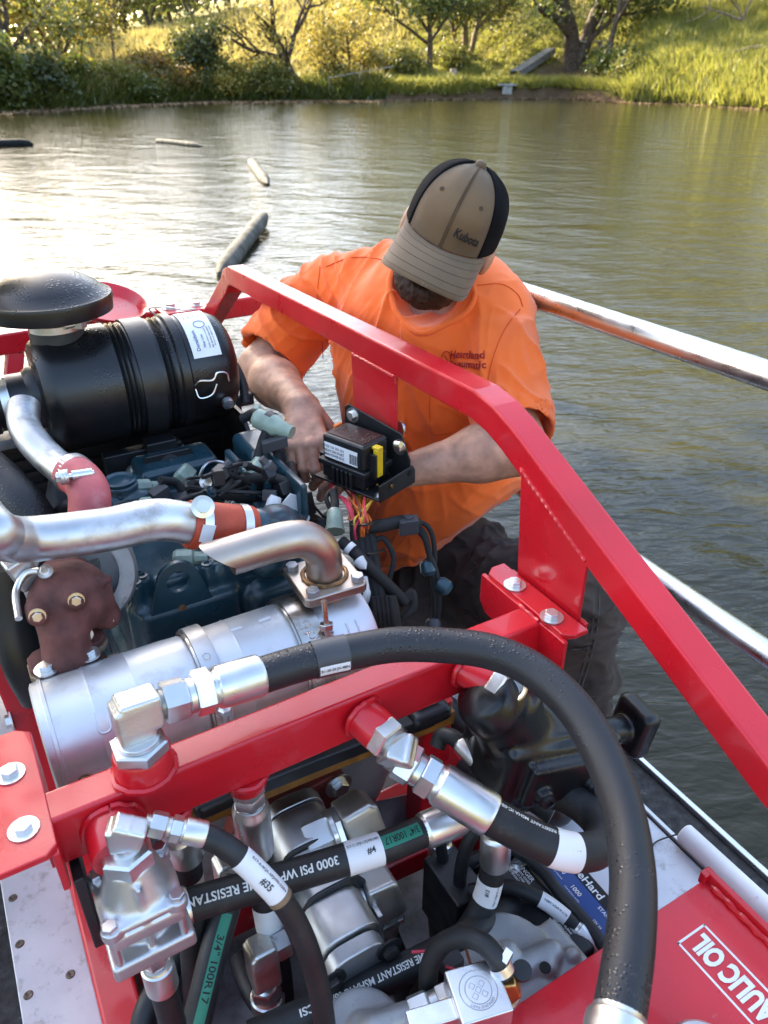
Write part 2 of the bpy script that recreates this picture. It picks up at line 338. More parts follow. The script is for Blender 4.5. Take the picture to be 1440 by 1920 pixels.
class Path:
    def __init__(s, pts): s.P = A(pts); s.S = arclen(s.P); s.L = s.S[-1]
    def p(s, t): t = np.clip(t, 0, s.L); return A([np.interp(t, s.S, s.P[:, i]) for i in range(3)])
    def t(s, u): return nrm(s.p(u+.004)-s.p(u-.004))
    def near(s, q):
        i = np.argmin(np.linalg.norm(s.P-A(q), axis=1)); return s.S[i]
def text_hose(mb, path, r, sc, s, h, ang=0., flip=False, bold=.02, width=None, lift=.0005, towards=None):
    V, F = text2d(s, bold, 2); sx = h if width is None else width/(V[:, 0].max()-V[:, 0].min()); k = -1 if flip else 1; out = []
    for a, b in V:
        u = sc+k*a*sx; p = path.p(u); t = path.t(u); to = (EYE-p) if towards is None else A(towards); n0 = nrm(to-t*np.dot(to, t)); up = np.cross(n0, t)
        th = ang+k*b*h/r; out.append(p+(n0*math.cos(th)+up*math.sin(th))*(r+lift))
    mb.add(out, F)
def sleeve(mb, path, r, s0, s1, n=28, half=None, ang=0., thick=.0007, k=8):       # label wrapped on a hose; half = angular half-width
    us = np.linspace(s0, s1, k+1); th = (np.arange(n)/n*2*math.pi) if half is None else np.linspace(-half, half, n); v = []
    for u in us:
        p = path.p(u); t = path.t(u); to = EYE-p; n0 = nrm(to-t*np.dot(to, t)); up = np.cross(n0, t)
        v += [p+(n0*math.cos(q+ang)+up*math.sin(q+ang))*(r+thick) for q in th]
    m = n if half is None else n-1
    mb.add(v, [(i*n+j, i*n+(j+1) % n, (i+1)*n+(j+1) % n, (i+1)*n+j) for i in range(k) for j in range(m)])
def bolt(name, o, ax, r, parent, m='zinc', washer=True, h=None, mark=True):
    ax = nrm(ax); mb = MB(); h = h or r*.75; w = r*.22
    if washer: mb.lathe([(0, r*1.62), (w, r*1.62), (w, r*.5)], o, ax, 24)
    mb.hexa(A(o)+ax*(w if washer else 0), ax, r, h, .10, ph=rng.uniform(0, 1)); return mb.build(name, m, parent, sharp=25)

# ---------------------------------------------------------------- signed-distance modelling (cast and organic bodies)
class SDF:
    def __init__(s, lo, hi, h):
        s.lo = A(lo, float); s.h = h; s.n = np.ceil((A(hi)-s.lo)/h).astype(int)+1; s.f = np.full(s.n, .08, np.float32)
    def sub(s, lo, hi):
        a = np.clip(np.floor((A(lo)-s.lo)/s.h).astype(int), 0, s.n); b = np.clip(np.ceil((A(hi)-s.lo)/s.h).astype(int)+1, 0, s.n)
        if (b <= a).any(): return None, None
        sl = tuple(slice(a[i], b[i]) for i in range(3))
        g = np.meshgrid(*[s.lo[i]+s.h*np.arange(a[i], b[i]) for i in range(3)], indexing='ij'); return sl, np.stack(g, -1).astype(np.float32)
    def put(s, sl, d, k, op):
        f = s.f[sl]; d = d.astype(np.float32)
        if op == '+':
            q = np.maximum(k-np.abs(f-d), 0)/max(k, 1e-6); s.f[sl] = np.minimum(f, d)-q*q*k*.25
        else:
            d = -d; q = np.maximum(k-np.abs(f-d), 0)/max(k, 1e-6); s.f[sl] = np.maximum(f, d)+q*q*k*.25
    def cap(s, a, b, ra, rb=None, k=.01, op='+', flat=None):
        rb = ra if rb is None else rb; a, b = A(a, float), A(b, float); R = max(ra, rb)+k+3*s.h
        sl, g = s.sub(np.minimum(a, b)-R, np.maximum(a, b)+R)
        if sl is None: return s
        ba = (b-a).astype(np.float32); t = np.clip(((g-a.astype(np.float32))@ba)/max(np.dot(ba, ba), 1e-9), 0, 1)
        e = g-(a.astype(np.float32)+t[..., None]*ba)
        if flat is not None:                              # (direction, factor): flattened section
            fd = nrm(flat[0]).astype(np.float32); c = e@fd; e = e+fd*(c*(1/flat[1]-1))[..., None]
        s.put(sl, np.linalg.norm(e, axis=-1)-(ra+(rb-ra)*t), k, op); return s
    def ell(s, c, r, ex=X_, ey=Y_, ez=Z_, k=.01, op='+'):
        c = A(c, float); r = A(r, float); R = r.max()+k+3*s.h; sl, g = s.sub(c-R, c+R)
        if sl is None: return s
        q = (g-c.astype(np.float32))@A([ex, ey, ez]).T.astype(np.float32); k0 = np.linalg.norm(q/r, axis=-1); k1 = np.linalg.norm(q/(r*r), axis=-1)
        s.put(sl, k0*(k0-1)/np.maximum(k1, 1e-6), k, op); return s
    def box(s, c, size, rad=.004, ex=X_, ey=Y_, ez=Z_, k=.004, op='+'):
        c = A(c, float); hs = A(size, float)/2; R = np.linalg.norm(hs)+k+3*s.h; sl, g = s.sub(c-R, c+R)
        if sl is None: return s
        q = np.abs((g-c.astype(np.float32))@A([ex, ey, ez]).T.astype(np.float32))-(hs-rad)
        s.put(sl, np.linalg.norm(np.maximum(q, 0), axis=-1)+np.minimum(q.max(-1), 0)-rad, k, op); return s
    def cyl(s, a, b, r, rad=.003, k=.004, op='+', r2=None):
        a, b = A(a, float), A(b, float); L = np.linalg.norm(b-a); ax = (b-a)/L; R = math.hypot(L/2, max(r, r2 or 0))+k+3*s.h; c = (a+b)/2; sl, g = s.sub(c-R, c+R)
        if sl is None: return s
        e = g-c.astype(np.float32); t = e@ax.astype(np.float32); d = np.linalg.norm(e-t[..., None]*ax.astype(np.float32), axis=-1)
        rr = r if r2 is None else r+(r2-r)*np.clip(t/L+.5, 0, 1)
        q0, q1 = d-(rr-rad), np.abs(t)-(L/2-rad)
        s.put(sl, np.sqrt(np.maximum(q0, 0)**2+np.maximum(q1, 0)**2)+np.minimum(np.maximum(q0, q1), 0)-rad, k, op); return s
    def mesh(s):
        f = s.f; n = f.shape; ins = f < 0
        c = np.zeros([i-1 for i in n], np.int8)
        for dx in (0, 1):
            for dy in (0, 1):
                for dz in (0, 1): c += ins[dx:n[0]-1+dx, dy:n[1]-1+dy, dz:n[2]-1+dz]
        I = np.argwhere((c > 0) & (c < 8)); P = np.zeros((len(I), 3)); W = np.zeros(len(I))
        cor = [(0, 0, 0), (1, 0, 0), (0, 1, 0), (1, 1, 0), (0, 0, 1), (1, 0, 1), (0, 1, 1), (1, 1, 1)]
        vals = [f[I[:, 0]+a, I[:, 1]+b, I[:, 2]+d] for a, b, d in cor]
        for i in range(8):
            for j in range(i+1, 8):
                if sum(abs(cor[i][q]-cor[j][q]) for q in range(3)) != 1: continue
                a, b = vals[i], vals[j]; mk = (a < 0) != (b < 0); t = np.where(mk, a/(a-b+1e-12), 0)
                P += np.where(mk[:, None], A(cor[i])+t[:, None]*(A(cor[j])-A(cor[i])), 0); W += mk
        P = (P/W[:, None]+I)*s.h+s.lo
        idx = np.full(c.shape, -1, np.int32); idx[I[:, 0], I[:, 1], I[:, 2]] = np.arange(len(I)); F = []
        for ax in range(3):
            sl0 = [slice(None)]*3; sl1 = [slice(None)]*3; sl0[ax] = slice(0, n[ax]-1); sl1[ax] = slice(1, n[ax]); a, b = ins[tuple(sl0)], ins[tuple(sl1)]
            E = np.argwhere(a != b); u, v = [(1, 2), (2, 0), (0, 1)][ax]
            E = E[(E[:, u] > 0) & (E[:, v] > 0) & (E[:, u] < n[u]-1) & (E[:, v] < n[v]-1)]
            q = []
            for du, dv in ((-1, -1), (0, -1), (0, 0), (-1, 0)):
                e = E.copy(); e[:, u] += du; e[:, v] += dv; q.append(idx[e[:, 0], e[:, 1], e[:, 2]])
            q = np.stack(q, 1); fl = a[E[:, 0], E[:, 1], E[:, 2]]; q[~fl] = q[~fl][:, ::-1]; F.append(q)
        F = np.concatenate(F); return P, F[(F >= 0).all(1)]
    def build(s, name, m, parent=None, fn=None, loc=(0, 0, 0), relax=1):
        V, F = s.mesh()
        for _ in range(relax): V = relax_v(V, F)
        if fn: V = fn(V, vnormals(V, F))
        return rawmesh(name, V, F, m, parent, loc)
def relax_v(V, F, w=.5):
    S = np.zeros_like(V); C = np.zeros(len(V))
    for i in range(4):
        j = (i+1) % 4
        for a, b in ((F[:, i], F[:, j]), (F[:, j], F[:, i])):
            for q in range(3): S[:, q] += np.bincount(a, V[b, q], len(V))
            C += np.bincount(a, minlength=len(V))
    return V*(1-w)+S/np.maximum(C, 1)[:, None]*w
def vnormals(V, F):
    n = np.cross(V[F[:, 2]]-V[F[:, 0]], V[F[:, 3]]-V[F[:, 1]]); N = np.zeros_like(V)
    for i in range(4):
        for q in range(3): N[:, q] += np.bincount(F[:, i], n[:, q], len(V))
    return N/np.maximum(np.linalg.norm(N, axis=1), 1e-12)[:, None]
# ================================================================ the pond and its far bank
WATER_Z = -0.40
FH, RH = A([math.sin(YAW), math.cos(YAW)]), A([math.cos(YAW), -math.sin(YAW)])
def azd(az): return FH*math.cos(az)+RH*math.sin(az)
_shore = []
for px, py in ((0, 209), (60, 205), (200, 197), (400, 190), (600, 187), (720, 187), (900, 185), (1050, 183), (1110, 187), (1180, 192), (1300, 197), (1440, 205)):
    q = atZ(px, py, WATER_Z)[:2]; _shore.append((math.atan2(q@RH, q@FH), np.linalg.norm(q)))
_shore = [(-math.pi, 11), (-2.4, 9.5), (-1.9, 9), (-1.45, 9.5), (-1.0, 10), (-.74, 12), (-.64, 20), (-.56, 32)]+_shore+[(.7, 33), (1.0, 28), (1.6, 22), (2.4, 14), (math.pi, 11)]
_sa, _sr = A([a for a, _ in _shore]), A([r for _, r in _shore])
def shoreR(az): return np.interp(az, _sa, _sr)+.35*np.sin(az*23)+.2*np.sin(az*61+1)
_ridge = [(-math.pi, 8.), (-.56, 2.0), (math.atan(-720/FOC), 1.2), (math.atan(-520/FOC), 1.5), (math.atan(-390/FOC), 2.9), (math.atan(-120/FOC), 5.2), (0., 6.9), (.3, 8.2), (.6, 9.), (math.pi, 8.)]
def ridgeZ(az): return np.interp(az, [a for a, _ in _ridge], [b for _, b in _ridge])
def ground(az, s):
    s = np.asarray(s, float); az = np.asarray(az, float); zr = ridgeZ(az)+.4
    lush = np.clip((az-math.atan(395/FOC))/.03, 0, 1)*np.clip((.75-az)/.1, 0, 1)        # the grassy spur at the right has no cut edge
    z1 = np.interp(s, [-6, -1.2, 0, .5, 1.2, 4, 26, 70, 140], [-1.6, -.8, -.08, .50, .72, 1.0, 1e-9, 1e-9, 1e-9])
    t = np.clip((s-4)/22, 0, 1); z2 = 1.0+(zr-1.0)*(t*.8+.2*t*t*(3-2*t))+np.clip(s-26, 0, 200)*np.interp(az, [-.4, 0, .3], [.02, .10, .2])
    z = np.where(s < 4, z1, z2)
    z = z+lush*np.interp(s, [0, .5, 2.5, 6, 12, 22], [0, -.1, .75, .9, .6, 0])
    bumpn = .12*np.sin(az*90+s*.9)+.09*np.sin(az*170-s*1.7)+.2*np.sin(az*21+s*.33)
    return WATER_Z+z+np.where(s > .6, bumpn*np.clip(s/5, 0, 1), 0)
def gpt(az, s):
    d = azd(az)*(shoreR(az)+s); return A([d[0], d[1], float(ground(az, s))])
def gpx(px, s): return gpt(math.atan((px-720)/FOC/math.cos(PITCH)*1.0)*1.0 if False else az_of(px, s), s)
def az_of(px, s):                                          # azimuth of the bank point at inland distance s seen at column px
    a = math.atan((px-720)/FOC)
    for _ in range(6):
        p = gpt(a, s)-EYE; cx = (p@RGT)/(p@FWD)*FOC+720; a += (px-cx)/FOC*.9
    return a

wb = MB(); wb.add([(-260, -260, WATER_Z), (260, -260, WATER_Z), (260, 260, WATER_Z), (-260, 260, WATER_Z)], [(0, 1, 2, 3)])
tag(wb.build('water', 'water'), 'olive green rippled pond water', 'pond', kind='structure')

def m_ground():
    m = bpy.data.materials.new('bank_ground'); m.use_nodes = True; n = m.node_tree.nodes; l = m.node_tree.links; b = n['Principled BSDF']; b.inputs['Roughness'].default_value = .95; b.inputs['Specular IOR Level'].default_value = .1
    tc = n.new('ShaderNodeTexCoord'); a = n.new('ShaderNodeTexNoise'); a.inputs['Scale'].default_value = .35; a.inputs['Detail'].default_value = 8
    l.new(tc.outputs['Object'], a.inputs['Vector']); cr = n.new('ShaderNodeValToRGB'); e = cr.color_ramp.elements
    e[0].position = .3; e[0].color = (.09, .085, .02, 1); e[1].position = .62; e[1].color = (.20, .17, .035, 1); k = e.new(.75); k.color = (.26, .20, .06, 1)
    l.new(a.outputs['Fac'], cr.inputs['Fac'])
    at_ = n.new('ShaderNodeAttribute'); at_.attribute_name = 'soil'; mx = n.new('ShaderNodeMix'); mx.data_type = 'RGBA'
    a2 = n.new('ShaderNodeTexNoise'); a2.inputs['Scale'].default_value = 1.6; a2.inputs['Detail'].default_value = 6; l.new(tc.outputs['Object'], a2.inputs['Vector'])
    c2 = n.new('ShaderNodeValToRGB'); c2.color_ramp.elements[0].color = (.055, .036, .022, 1); c2.color_ramp.elements[1].color = (.16, .105, .06, 1); l.new(a2.outputs['Fac'], c2.inputs['Fac'])
    l.new(at_.outputs['Fac'], mx.inputs['Factor']); l.new(cr.outputs['Color'], mx.inputs['A']); l.new(c2.outputs['Color'], mx.inputs['B']); l.new(mx.outputs['Result'], b.inputs['Base Color'])
    bz = n.new('ShaderNodeTexNoise'); bz.inputs['Scale'].default_value = 4; bz.inputs['Detail'].default_value = 8; l.new(tc.outputs['Object'], bz.inputs['Vector'])
    bp = n.new('ShaderNodeBump'); bp.inputs['Strength'].default_value = .8; bp.inputs['Distance'].default_value = .2; l.new(bz.outputs['Fac'], bp.inputs['Height']); l.new(bp.outputs['Normal'], b.inputs['Normal']); M['ground'] = m
m_ground()
azs = np.unique(np.concatenate([np.linspace(-math.pi, math.pi, 181), np.linspace(-.6, .6, 401)])); ss = A([-6, -2.5, -1.2, -.4, 0, .12, .25, .4, .55, .8, 1.2, 1.8, 2.6, 3.6, 5, 6.5, 8, 10, 12, 14.5, 17, 20, 23, 26, 30, 36, 45, 60, 80, 110, 160])
GA, GS = np.meshgrid(azs, ss, indexing='ij'); RR = shoreR(GA)+GS; GZ = ground(GA, GS)
jag = .45*np.sin(GA*140)+.3*np.sin(GA*311+2); GZ = GZ+np.where((GS > .05) & (GS < .9), jag*.22*np.clip((math.atan(395/FOC)-GA)/.02, 0, 1), 0)
GV = np.stack([RR*(np.cos(GA)*FH[0]+np.sin(GA)*RH[0]), RR*(np.cos(GA)*FH[1]+np.sin(GA)*RH[1]), GZ], -1).reshape(-1, 3)
na, ns = GA.shape; gi = np.arange(na*ns).reshape(na, ns)
GF = np.stack([gi[:-1, :-1], gi[1:, :-1], gi[1:, 1:], gi[:-1, 1:]], -1).reshape(-1, 4)
terr = rawmesh('terrain', GV, GF, 'ground'); tag(terr, 'sunlit grassy bank sloping up from the pond', 'bank', kind='structure')
soil = np.zeros((na, ns)); soil[(GS <= .35)] = 1.; soil[(GS > .35) & (GS < .6)] = .35
_pa, _pb = az_of(960, 4), az_of(1120, 4)
soil += np.exp(-((GA-az_of(1060, 4.5))/.055)**2-((GS-4.8)/2.3)**2)*1.1; soil += np.exp(-((GA-az_of(940, 3))/.06)**2-((GS-2.6)/.9)**2)*.8
soil += ((GA > az_of(870, .4)) & (GA < az_of(1075, .4)) & (GS < .7))*.8
at_ = terr.data.attributes.new('soil', 'FLOAT', 'POINT'); at_.data.foreach_set('value', np.clip(soil, 0, 1).ravel().astype(np.float32))

def blades(name, P, h, w, m, label, cat, tilt=.35, n=3, parent=None):
    P = np.repeat(P, n, 0); k = len(P); H = np.repeat(h, n)*rng.uniform(.6, 1.15, k); th = rng.uniform(0, 2*math.pi, k); W = np.repeat(w, n)*rng.uniform(.6, 1.3, k)
    P = P+np.stack([rng.normal(0, .10, k), rng.normal(0, .10, k), np.zeros(k)-.03], 1)
    sd = np.stack([np.cos(th), np.sin(th), np.zeros(k)], 1); ln = np.stack([rng.normal(0, tilt, k), rng.normal(0, tilt, k), np.ones(k)], 1)
    V = np.stack([P-sd*W[:, None]/2, P+sd*W[:, None]/2, P+ln*H[:, None]], 1).reshape(-1, 3)
    return tag(rawmesh(name, V, np.arange(3*k).reshape(-1, 3), m, parent, smooth=False), label, cat, kind='stuff')
def patch(n, px0, px1, s0, s1, pw=1.):
    az = np.array([0.]); px = rng.uniform(px0, px1, n); a = np.arctan((px-720)/FOC*.99/.93); s = s0+(s1-s0)*rng.uniform(0, 1, n)**pw
    R = shoreR(a)+s; return np.stack([R*(np.cos(a)*FH[0]+np.sin(a)*RH[0]), R*(np.cos(a)*FH[1]+np.sin(a)*RH[1]), ground(a, s)], 1)
P = patch(16000, 1090, 1500, .1, 13, 1.3); blades('tall_grass', P, rng.uniform(.35, .8, len(P)), np.full(len(P), .07), 'grass_blade', 'tall bright green grass on the spur of bank', 'grass', .4)
P = patch(15000, 700, 1110, .5, 14, 1.2); _az = np.arctan2(P[:, :2]@RH, P[:, :2]@FH); _s = np.linalg.norm(P[:, :2], axis=1)-shoreR(_az)
_bare = np.exp(-((_az-az_of(1060, 4.5))/.055)**2-((_s-4.8)/2.3)**2)+np.exp(-((_az-az_of(940, 3))/.06)**2-((_s-2.6)/.9)**2)*.9+((_az > az_of(870, .4)) & (_az < az_of(1075, .4)) & (_s < .95)); P = P[_bare < rng.uniform(.15, .75, len(P))]; sz = rng.uniform(.10, .30, len(P)); blades('mown_grass', P, sz, np.full(len(P), .07), 'grass_blade', 'short sunlit grass below the big tree', 'grass', .5)
P = np.concatenate([patch(1500, 690, 870, .25, .8), patch(1300, 870, 1075, .45, 1.25), patch(400, 1075, 1110, .25, .8)]); blades('edge_grass', P, rng.uniform(.3, .6, len(P)), np.full(len(P), .07), 'grass_blade', 'grass hanging over the cut earth edge', 'grass', .7)
P = patch(15000, -60, 760, 6, 30, .9); blades('meadow_grass', P, rng.uniform(.3, .7, len(P)), np.full(len(P), .09), 'meadow_blade', 'dry yellow meadow grass on the far slope', 'grass', .4)
P = patch(9000, 760, 1500, 13, 40, 1.); blades('hill_grass', P, rng.uniform(.3, .6, len(P)), np.full(len(P), .12), 'meadow_blade', 'sunlit yellow grass high on the hill', 'grass', .4)
P = patch(5200, -60, 720, .0, 1.6, 1.1); blades('shore_plants', P, rng.uniform(.25, .75, len(P)), np.full(len(P), .13), 'leaf_green', 'dark waterside weeds along the left shore', 'weeds', .6)
P = patch(2600, -60, 720, .3, 2.4, 1.); blades('shore_reeds', P, rng.uniform(.3, .9, len(P)), np.full(len(P), .06), 'meadow_blade', 'dry reeds among the weeds of the left shore', 'reeds', .5)
# floating leaf litter along the far shore
P = patch(5200, -80, 760, -3.0, .1, .7); P = np.concatenate([P, patch(1300, 720, 1500, -1.2, .05, .5)]); P[:, 2] = WATER_Z+.012; k = len(P)
th = rng.uniform(0, 6.28, k); q = rng.uniform(.03, .11, k); ex = np.stack([np.cos(th), np.sin(th), rng.normal(0, .12, k)], 1)*q[:, None]; ey = np.stack([-np.sin(th), np.cos(th), rng.normal(0, .12, k)], 1)*q[:, None]*.7
tag(rawmesh('leaf_litter', np.stack([P-ex, P-ey, P+ex, P+ey], 1).reshape(-1, 3), np.arange(4*k).reshape(-1, 4), 'litter', smooth=False), 'brown fallen leaves floating along the far shore', 'leaves', kind='stuff')

def leafmesh(name, C, spread, n, size, m, parent, flat=.75):
    C = A(C); i = rng.integers(0, len(C), n); P = C[i]+rng.normal(0, 1, (n, 3))*A([spread, spread, spread*flat])
    a = rng.normal(0, 1, (n, 3)); a /= np.linalg.norm(a, axis=1)[:, None]; b = np.cross(a, rng.normal(0, 1, (n, 3))); b /= np.linalg.norm(b, axis=1)[:, None]; sz = size*rng.uniform(.55, 1.35, n)[:, None]
    V = np.stack([P-a*sz*.6, P-b*sz*.36, P+a*sz*.6, P+b*sz*.36], 1).reshape(-1, 3)
    return rawmesh(name, V, np.arange(4*n).reshape(-1, 4), m, parent, smooth=False)
def grow(mb, p, d, L, r, lev, tips, up=.18, jit=.22, kids=4):
    pts = [A(p, float)]; d = nrm(d); sg = 5
    for i in range(sg): d = nrm(d+rng.normal(0, jit, 3)*.6+Z_*up*.3); pts.append(pts[-1]+d*L/sg)
    mb.tube(spl(pts, 2), np.linspace(r, r*.5, (len(pts)-1)*2+1), 6 if lev < 2 else 8, cap=False)
    if lev == 0: tips += pts[2:]; return
    tips.append(pts[-1])
    for i in range(kids):
        t = rng.uniform(.35, 1.); q = pts[0]+(pts[-1]-pts[0])*0; k = min(sg-1, int(t*sg)); q = pts[k]+(pts[k+1]-pts[k])*(t*sg-k)
        th = rng.uniform(0, 6.28); e1, e2, _ = frame(d); dd = nrm(d*.75+(e1*math.cos(th)+e2*math.sin(th))*rng.uniform(.5, 1.0))
        grow(mb, q, dd, L*rng.uniform(.5, .75), r*.55, lev-1, tips, up, jit, kids)
def tree(name, label, base, limbs, m_leaf, nleaf, size, spread, m_bark='bark', group=None, lev=2, kids=4, extra=None, up=.15, cat='tree'):
    base = A(base)-A([0, 0, .25]); t = thing(name, label, cat, base, group); mb = MB(); tips = []
    for off, d, L, r in limbs:
        grow(mb, base+A(off), d, L, r, lev, tips, up, .2, kids)
    mb.build('trunk', m_bark, t, sharp=60)
    if extra is not None: tips = tips+list(extra)
    if nleaf: leafmesh('crown', tips, spread, int(nleaf*1.9), size*.70, m_leaf, t)
    return t
def shrub(name, label, base, r, h, n, m_leaf, size=.22, group=None, cat='shrub'):
    base = A(base)-A([0, 0, .1]); t = thing(name, label, cat, base, group); mb = MB(); C = []
    for i in range(9):
        a = rng.uniform(0, 6.28); d = nrm([math.cos(a)*r*.8, math.sin(a)*r*.8, h*rng.uniform(.5, 1.1)]); L = h*rng.uniform(.55, .95)
        pts = [base+d*L*q+rng.normal(0, .05, 3)*h*q for q in np.linspace(0, 1, 5)]; mb.tube(pts, np.linspace(.035, .012, 5), 5, cap=False)
        C += [pts[-1], pts[-2], pts[-3]]
    for i in range(26):
        a = rng.uniform(0, 6.28); q = rng.uniform(0, 1)**.5*r; z = h*rng.uniform(.05, .95)*math.sqrt(max(.05, 1-(q/r)**2)); C.append(base+A([math.cos(a)*q, math.sin(a)*q, z]))
    mb.build('stem', 'bark', t, sharp=60); leafmesh('foliage', C, .14*r+.12, int(n*1.7), size*.72, m_leaf, t); return t
L_ = lambda x, y=0., z=1.: RGT*x+A([FH[0], FH[1], 0])*y+Z_*z          # direction in (picture right, away, up)
# --- left group
tree('bank_tree', 'dark leaning trunk with yellow green crown at the far left bank', gpx(38, 4.0), [((0, 0, 0), L_(-.22), 4.4, .28), ((0, 0, 1.3), L_(-1, .1, .45), 3.0, .13), ((0, 0, 1.5), L_(.8, .1, .8), 3.2, .12)], 'leaf_mix', 3200, .24, .45)
tree('yellow_tree', 'broad yellow leafed tree behind the leaning trunk', gpx(120, 10), [((0, 0, 0), L_(.05), 3.2, .20), ((0, 0, .6), L_(.7), 2.8, .13), ((0, 0, .6), L_(-.7), 2.8, .13)], 'leaf_yellow', 6500, .24, .60)
tree('mixed_tree', 'yellow green tree next to the pale bare trees', gpx(215-70, 16), [((0, 0, 0), L_(.1), 3.6, .20), ((0, 0, .8), L_(.8), 2.8, .13)], 'leaf_mix', 5500, .26, .7)
for px, s, lb in ((172, 7.5, 'pale bare slender tree, nearer of two'), (216, 9.0, 'pale bare slender tree beside the dark wood')):
    tree('bare_tree', lb, gpx(px, s), [((0, 0, 0), L_(.02), 4.2, .09)], 'leaf_rust', 260, .16, .3, 'bark_pale_lit', 'bare trees on the far left bank', kids=6, up=.3)
for i, (px, s, lb) in enumerate(((238, 34, 'dark green wood tree above the meadow edge, behind the bare trees'), (285, 31, 'dark wood tree standing in the meadow corner'), (322, 36, 'dark wood tree where the meadow rises'), (365, 40, 'tall dark wood tree above the thicket'), (60, 32, 'dark wood tree behind the yellow tree'), (430, 48, 'distant dark tree on the ridge line left of the leaning tree'))):
    tree('wood_tree', lb, gpx(px, s), [((0, 0, 0), L_(rng.uniform(-.1, .1)), 4.2, .2), ((0, 0, 1.2), L_(rng.choice([-.6, .6])), 3.0, .12)], 'leaf_dark' if i % 2 == 0 else 'leaf_mix', 3800, .34, .85, group='wood behind the meadow')
tree('young_green_tree', 'narrow bright green tree rising from the dark thicket', gpx(378, 5.5), [((0, 0, 0), L_(.03), 5.0, .10)], 'leaf_green', 2600, .24, .42, kids=5, up=.5)
# --- closing belt of woodland far behind the meadow
Tc = []
for i in range(700):
    az = rng.uniform(-.62, .16); sd_ = rng.uniform(48, 62); g0 = gpt(az, sd_); Tc.append(g0+A([0, 0, rng.uniform(0, 1)**.8*(5.2 if az < -.05 else 5.0)]))
belt = thing('treeline', 'distant belt of dark and yellow woodland behind the meadow', 'treeline', (0, 0, 0)); belt['kind'] = 'stuff'
for i in range(420): g0 = gpt(rng.uniform(0.03, .8), rng.uniform(34, 50)); Tc.append(g0+A([0, 0, rng.uniform(0, 1)*13]))
for i in range(620): g0 = gpt(rng.uniform(-.02, .8), rng.uniform(19, 32)); Tc.append(g0+A([0, 0, 1.5+rng.uniform(0, 1)*16]))
leafmesh('dark_foliage', Tc, 1.0, 17000, .7, 'leaf_dark', belt); leafmesh('yellow_foliage', Tc[::3], 1.0, 13000, .65, 'leaf_mix', belt)
# --- leaning yellow tree over the water
bt = gpx(562, .9)
t6 = tree('leaning_tree', 'leaning dark tree with bare crooked limbs and yellow leaves over the shore', bt, [((0, 0, 0), L_(-.62, -.1, 1), 3.2, .26), (L_(-.9, 0, 1.5), L_(-1.2, 0, .5), 2.8, .13), (L_(-1.1, 0, 2.0), L_(-.2, 0, 1), 3.4, .14), (L_(-.5, 0, 1.6), L_(.5, .2, 1), 2.8, .13), (L_(-.3, 0, 2.4), L_(.9, .2, .6), 2.6, .11)], 'leaf_yellow', 1500, .22, .35, kids=3,
     extra=[bt+L_(rng.uniform(-4.2, 4.0), rng.uniform(-.6, 1.5), rng.uniform(.2, 1.7)) for _ in range(40)])
tree('yellow_sapling', 'yellow leafed sapling right of the leaning tree', gpx(650, 2.5), [((0, 0, 0), L_(.2), 2.6, .08), ((0, 0, 0), L_(-.5), 2.4, .07)], 'leaf_yellow', 1900, .22, .5)
# --- middle trees
tree('shore_tree', 'green yellow tree with thin crooked trunk left of the stump', gpx(806, 4.5), [((0, 0, 0), L_(-.25), 3.4, .20), ((0, 0, 1.4), L_(-1, 0, .5), 3.0, .10), ((0, 0, 1.6), L_(.7, 0, 1), 2.6, .10)], 'leaf_green', 3600, .25, .55)
tree('clump_tree', 'small several-stemmed tree with lit reddish trunk', gpx(872, 8.5), [((-.2, 0, 0), L_(-.4), 3.0, .17), ((0, 0, 0), L_(0), 3.4, .22), ((.25, 0, 0), L_(.4), 3.2, .18)], 'leaf_mix', 3400, .26, .55, 'bark_pale_lit')
bb = gpx(1072, 5.5)
tree('big_tree', 'big dark tree forking into two thick trunks', bb, [((0, 0, 0), L_(-.22, 0, 1), 5.2, .52), ((0, 0, 0), L_(.26, 0, 1), 5.2, .50), ((0, 0, 1.0), L_(1, -.2, .7), 4.2, .16)], 'leaf_green', 5200, .26, .6,
     extra=[bb+L_(rng.uniform(1.6, 5.2), rng.uniform(-1.2, .6), rng.uniform(.9, 3.6)) for _ in range(46)]+[bb+L_(rng.uniform(-2.6, -.6), rng.uniform(-1, .6), rng.uniform(2.7, 4.2)) for _ in range(16)])
tree('slim_tree', 'slim straight trunk just right of the forked tree', gpx(1130, 4.2), [((0, 0, 0), L_(.0), 6.5, .17)], 'leaf_green', 1400, .24, .5, kids=3)
tree('hill_tree', 'leafy tree on the hill at the far right', gpx(1500, 15), [((0, 0, 0), L_(-.1), 6.0, .3), ((0, 0, 1), L_(-.7), 5.0, .2)], 'leaf_green', 4200, .28, .8)
tree('dead_branch', 'pale dead bare branches on the grassy spur', gpx(1388, 8.5), [((0, 0, .9), L_(-.8, 0, .1), 2.4, .06), ((0, 0, .9), L_(.2, 0, 1), 1.6, .06), ((0, 0, .9), L_(-.5, 0, .6), 1.8, .05)], 'leaf_rust', 0, .2, .3, 'bark_pale_lit', kids=3, lev=1, cat='branch')
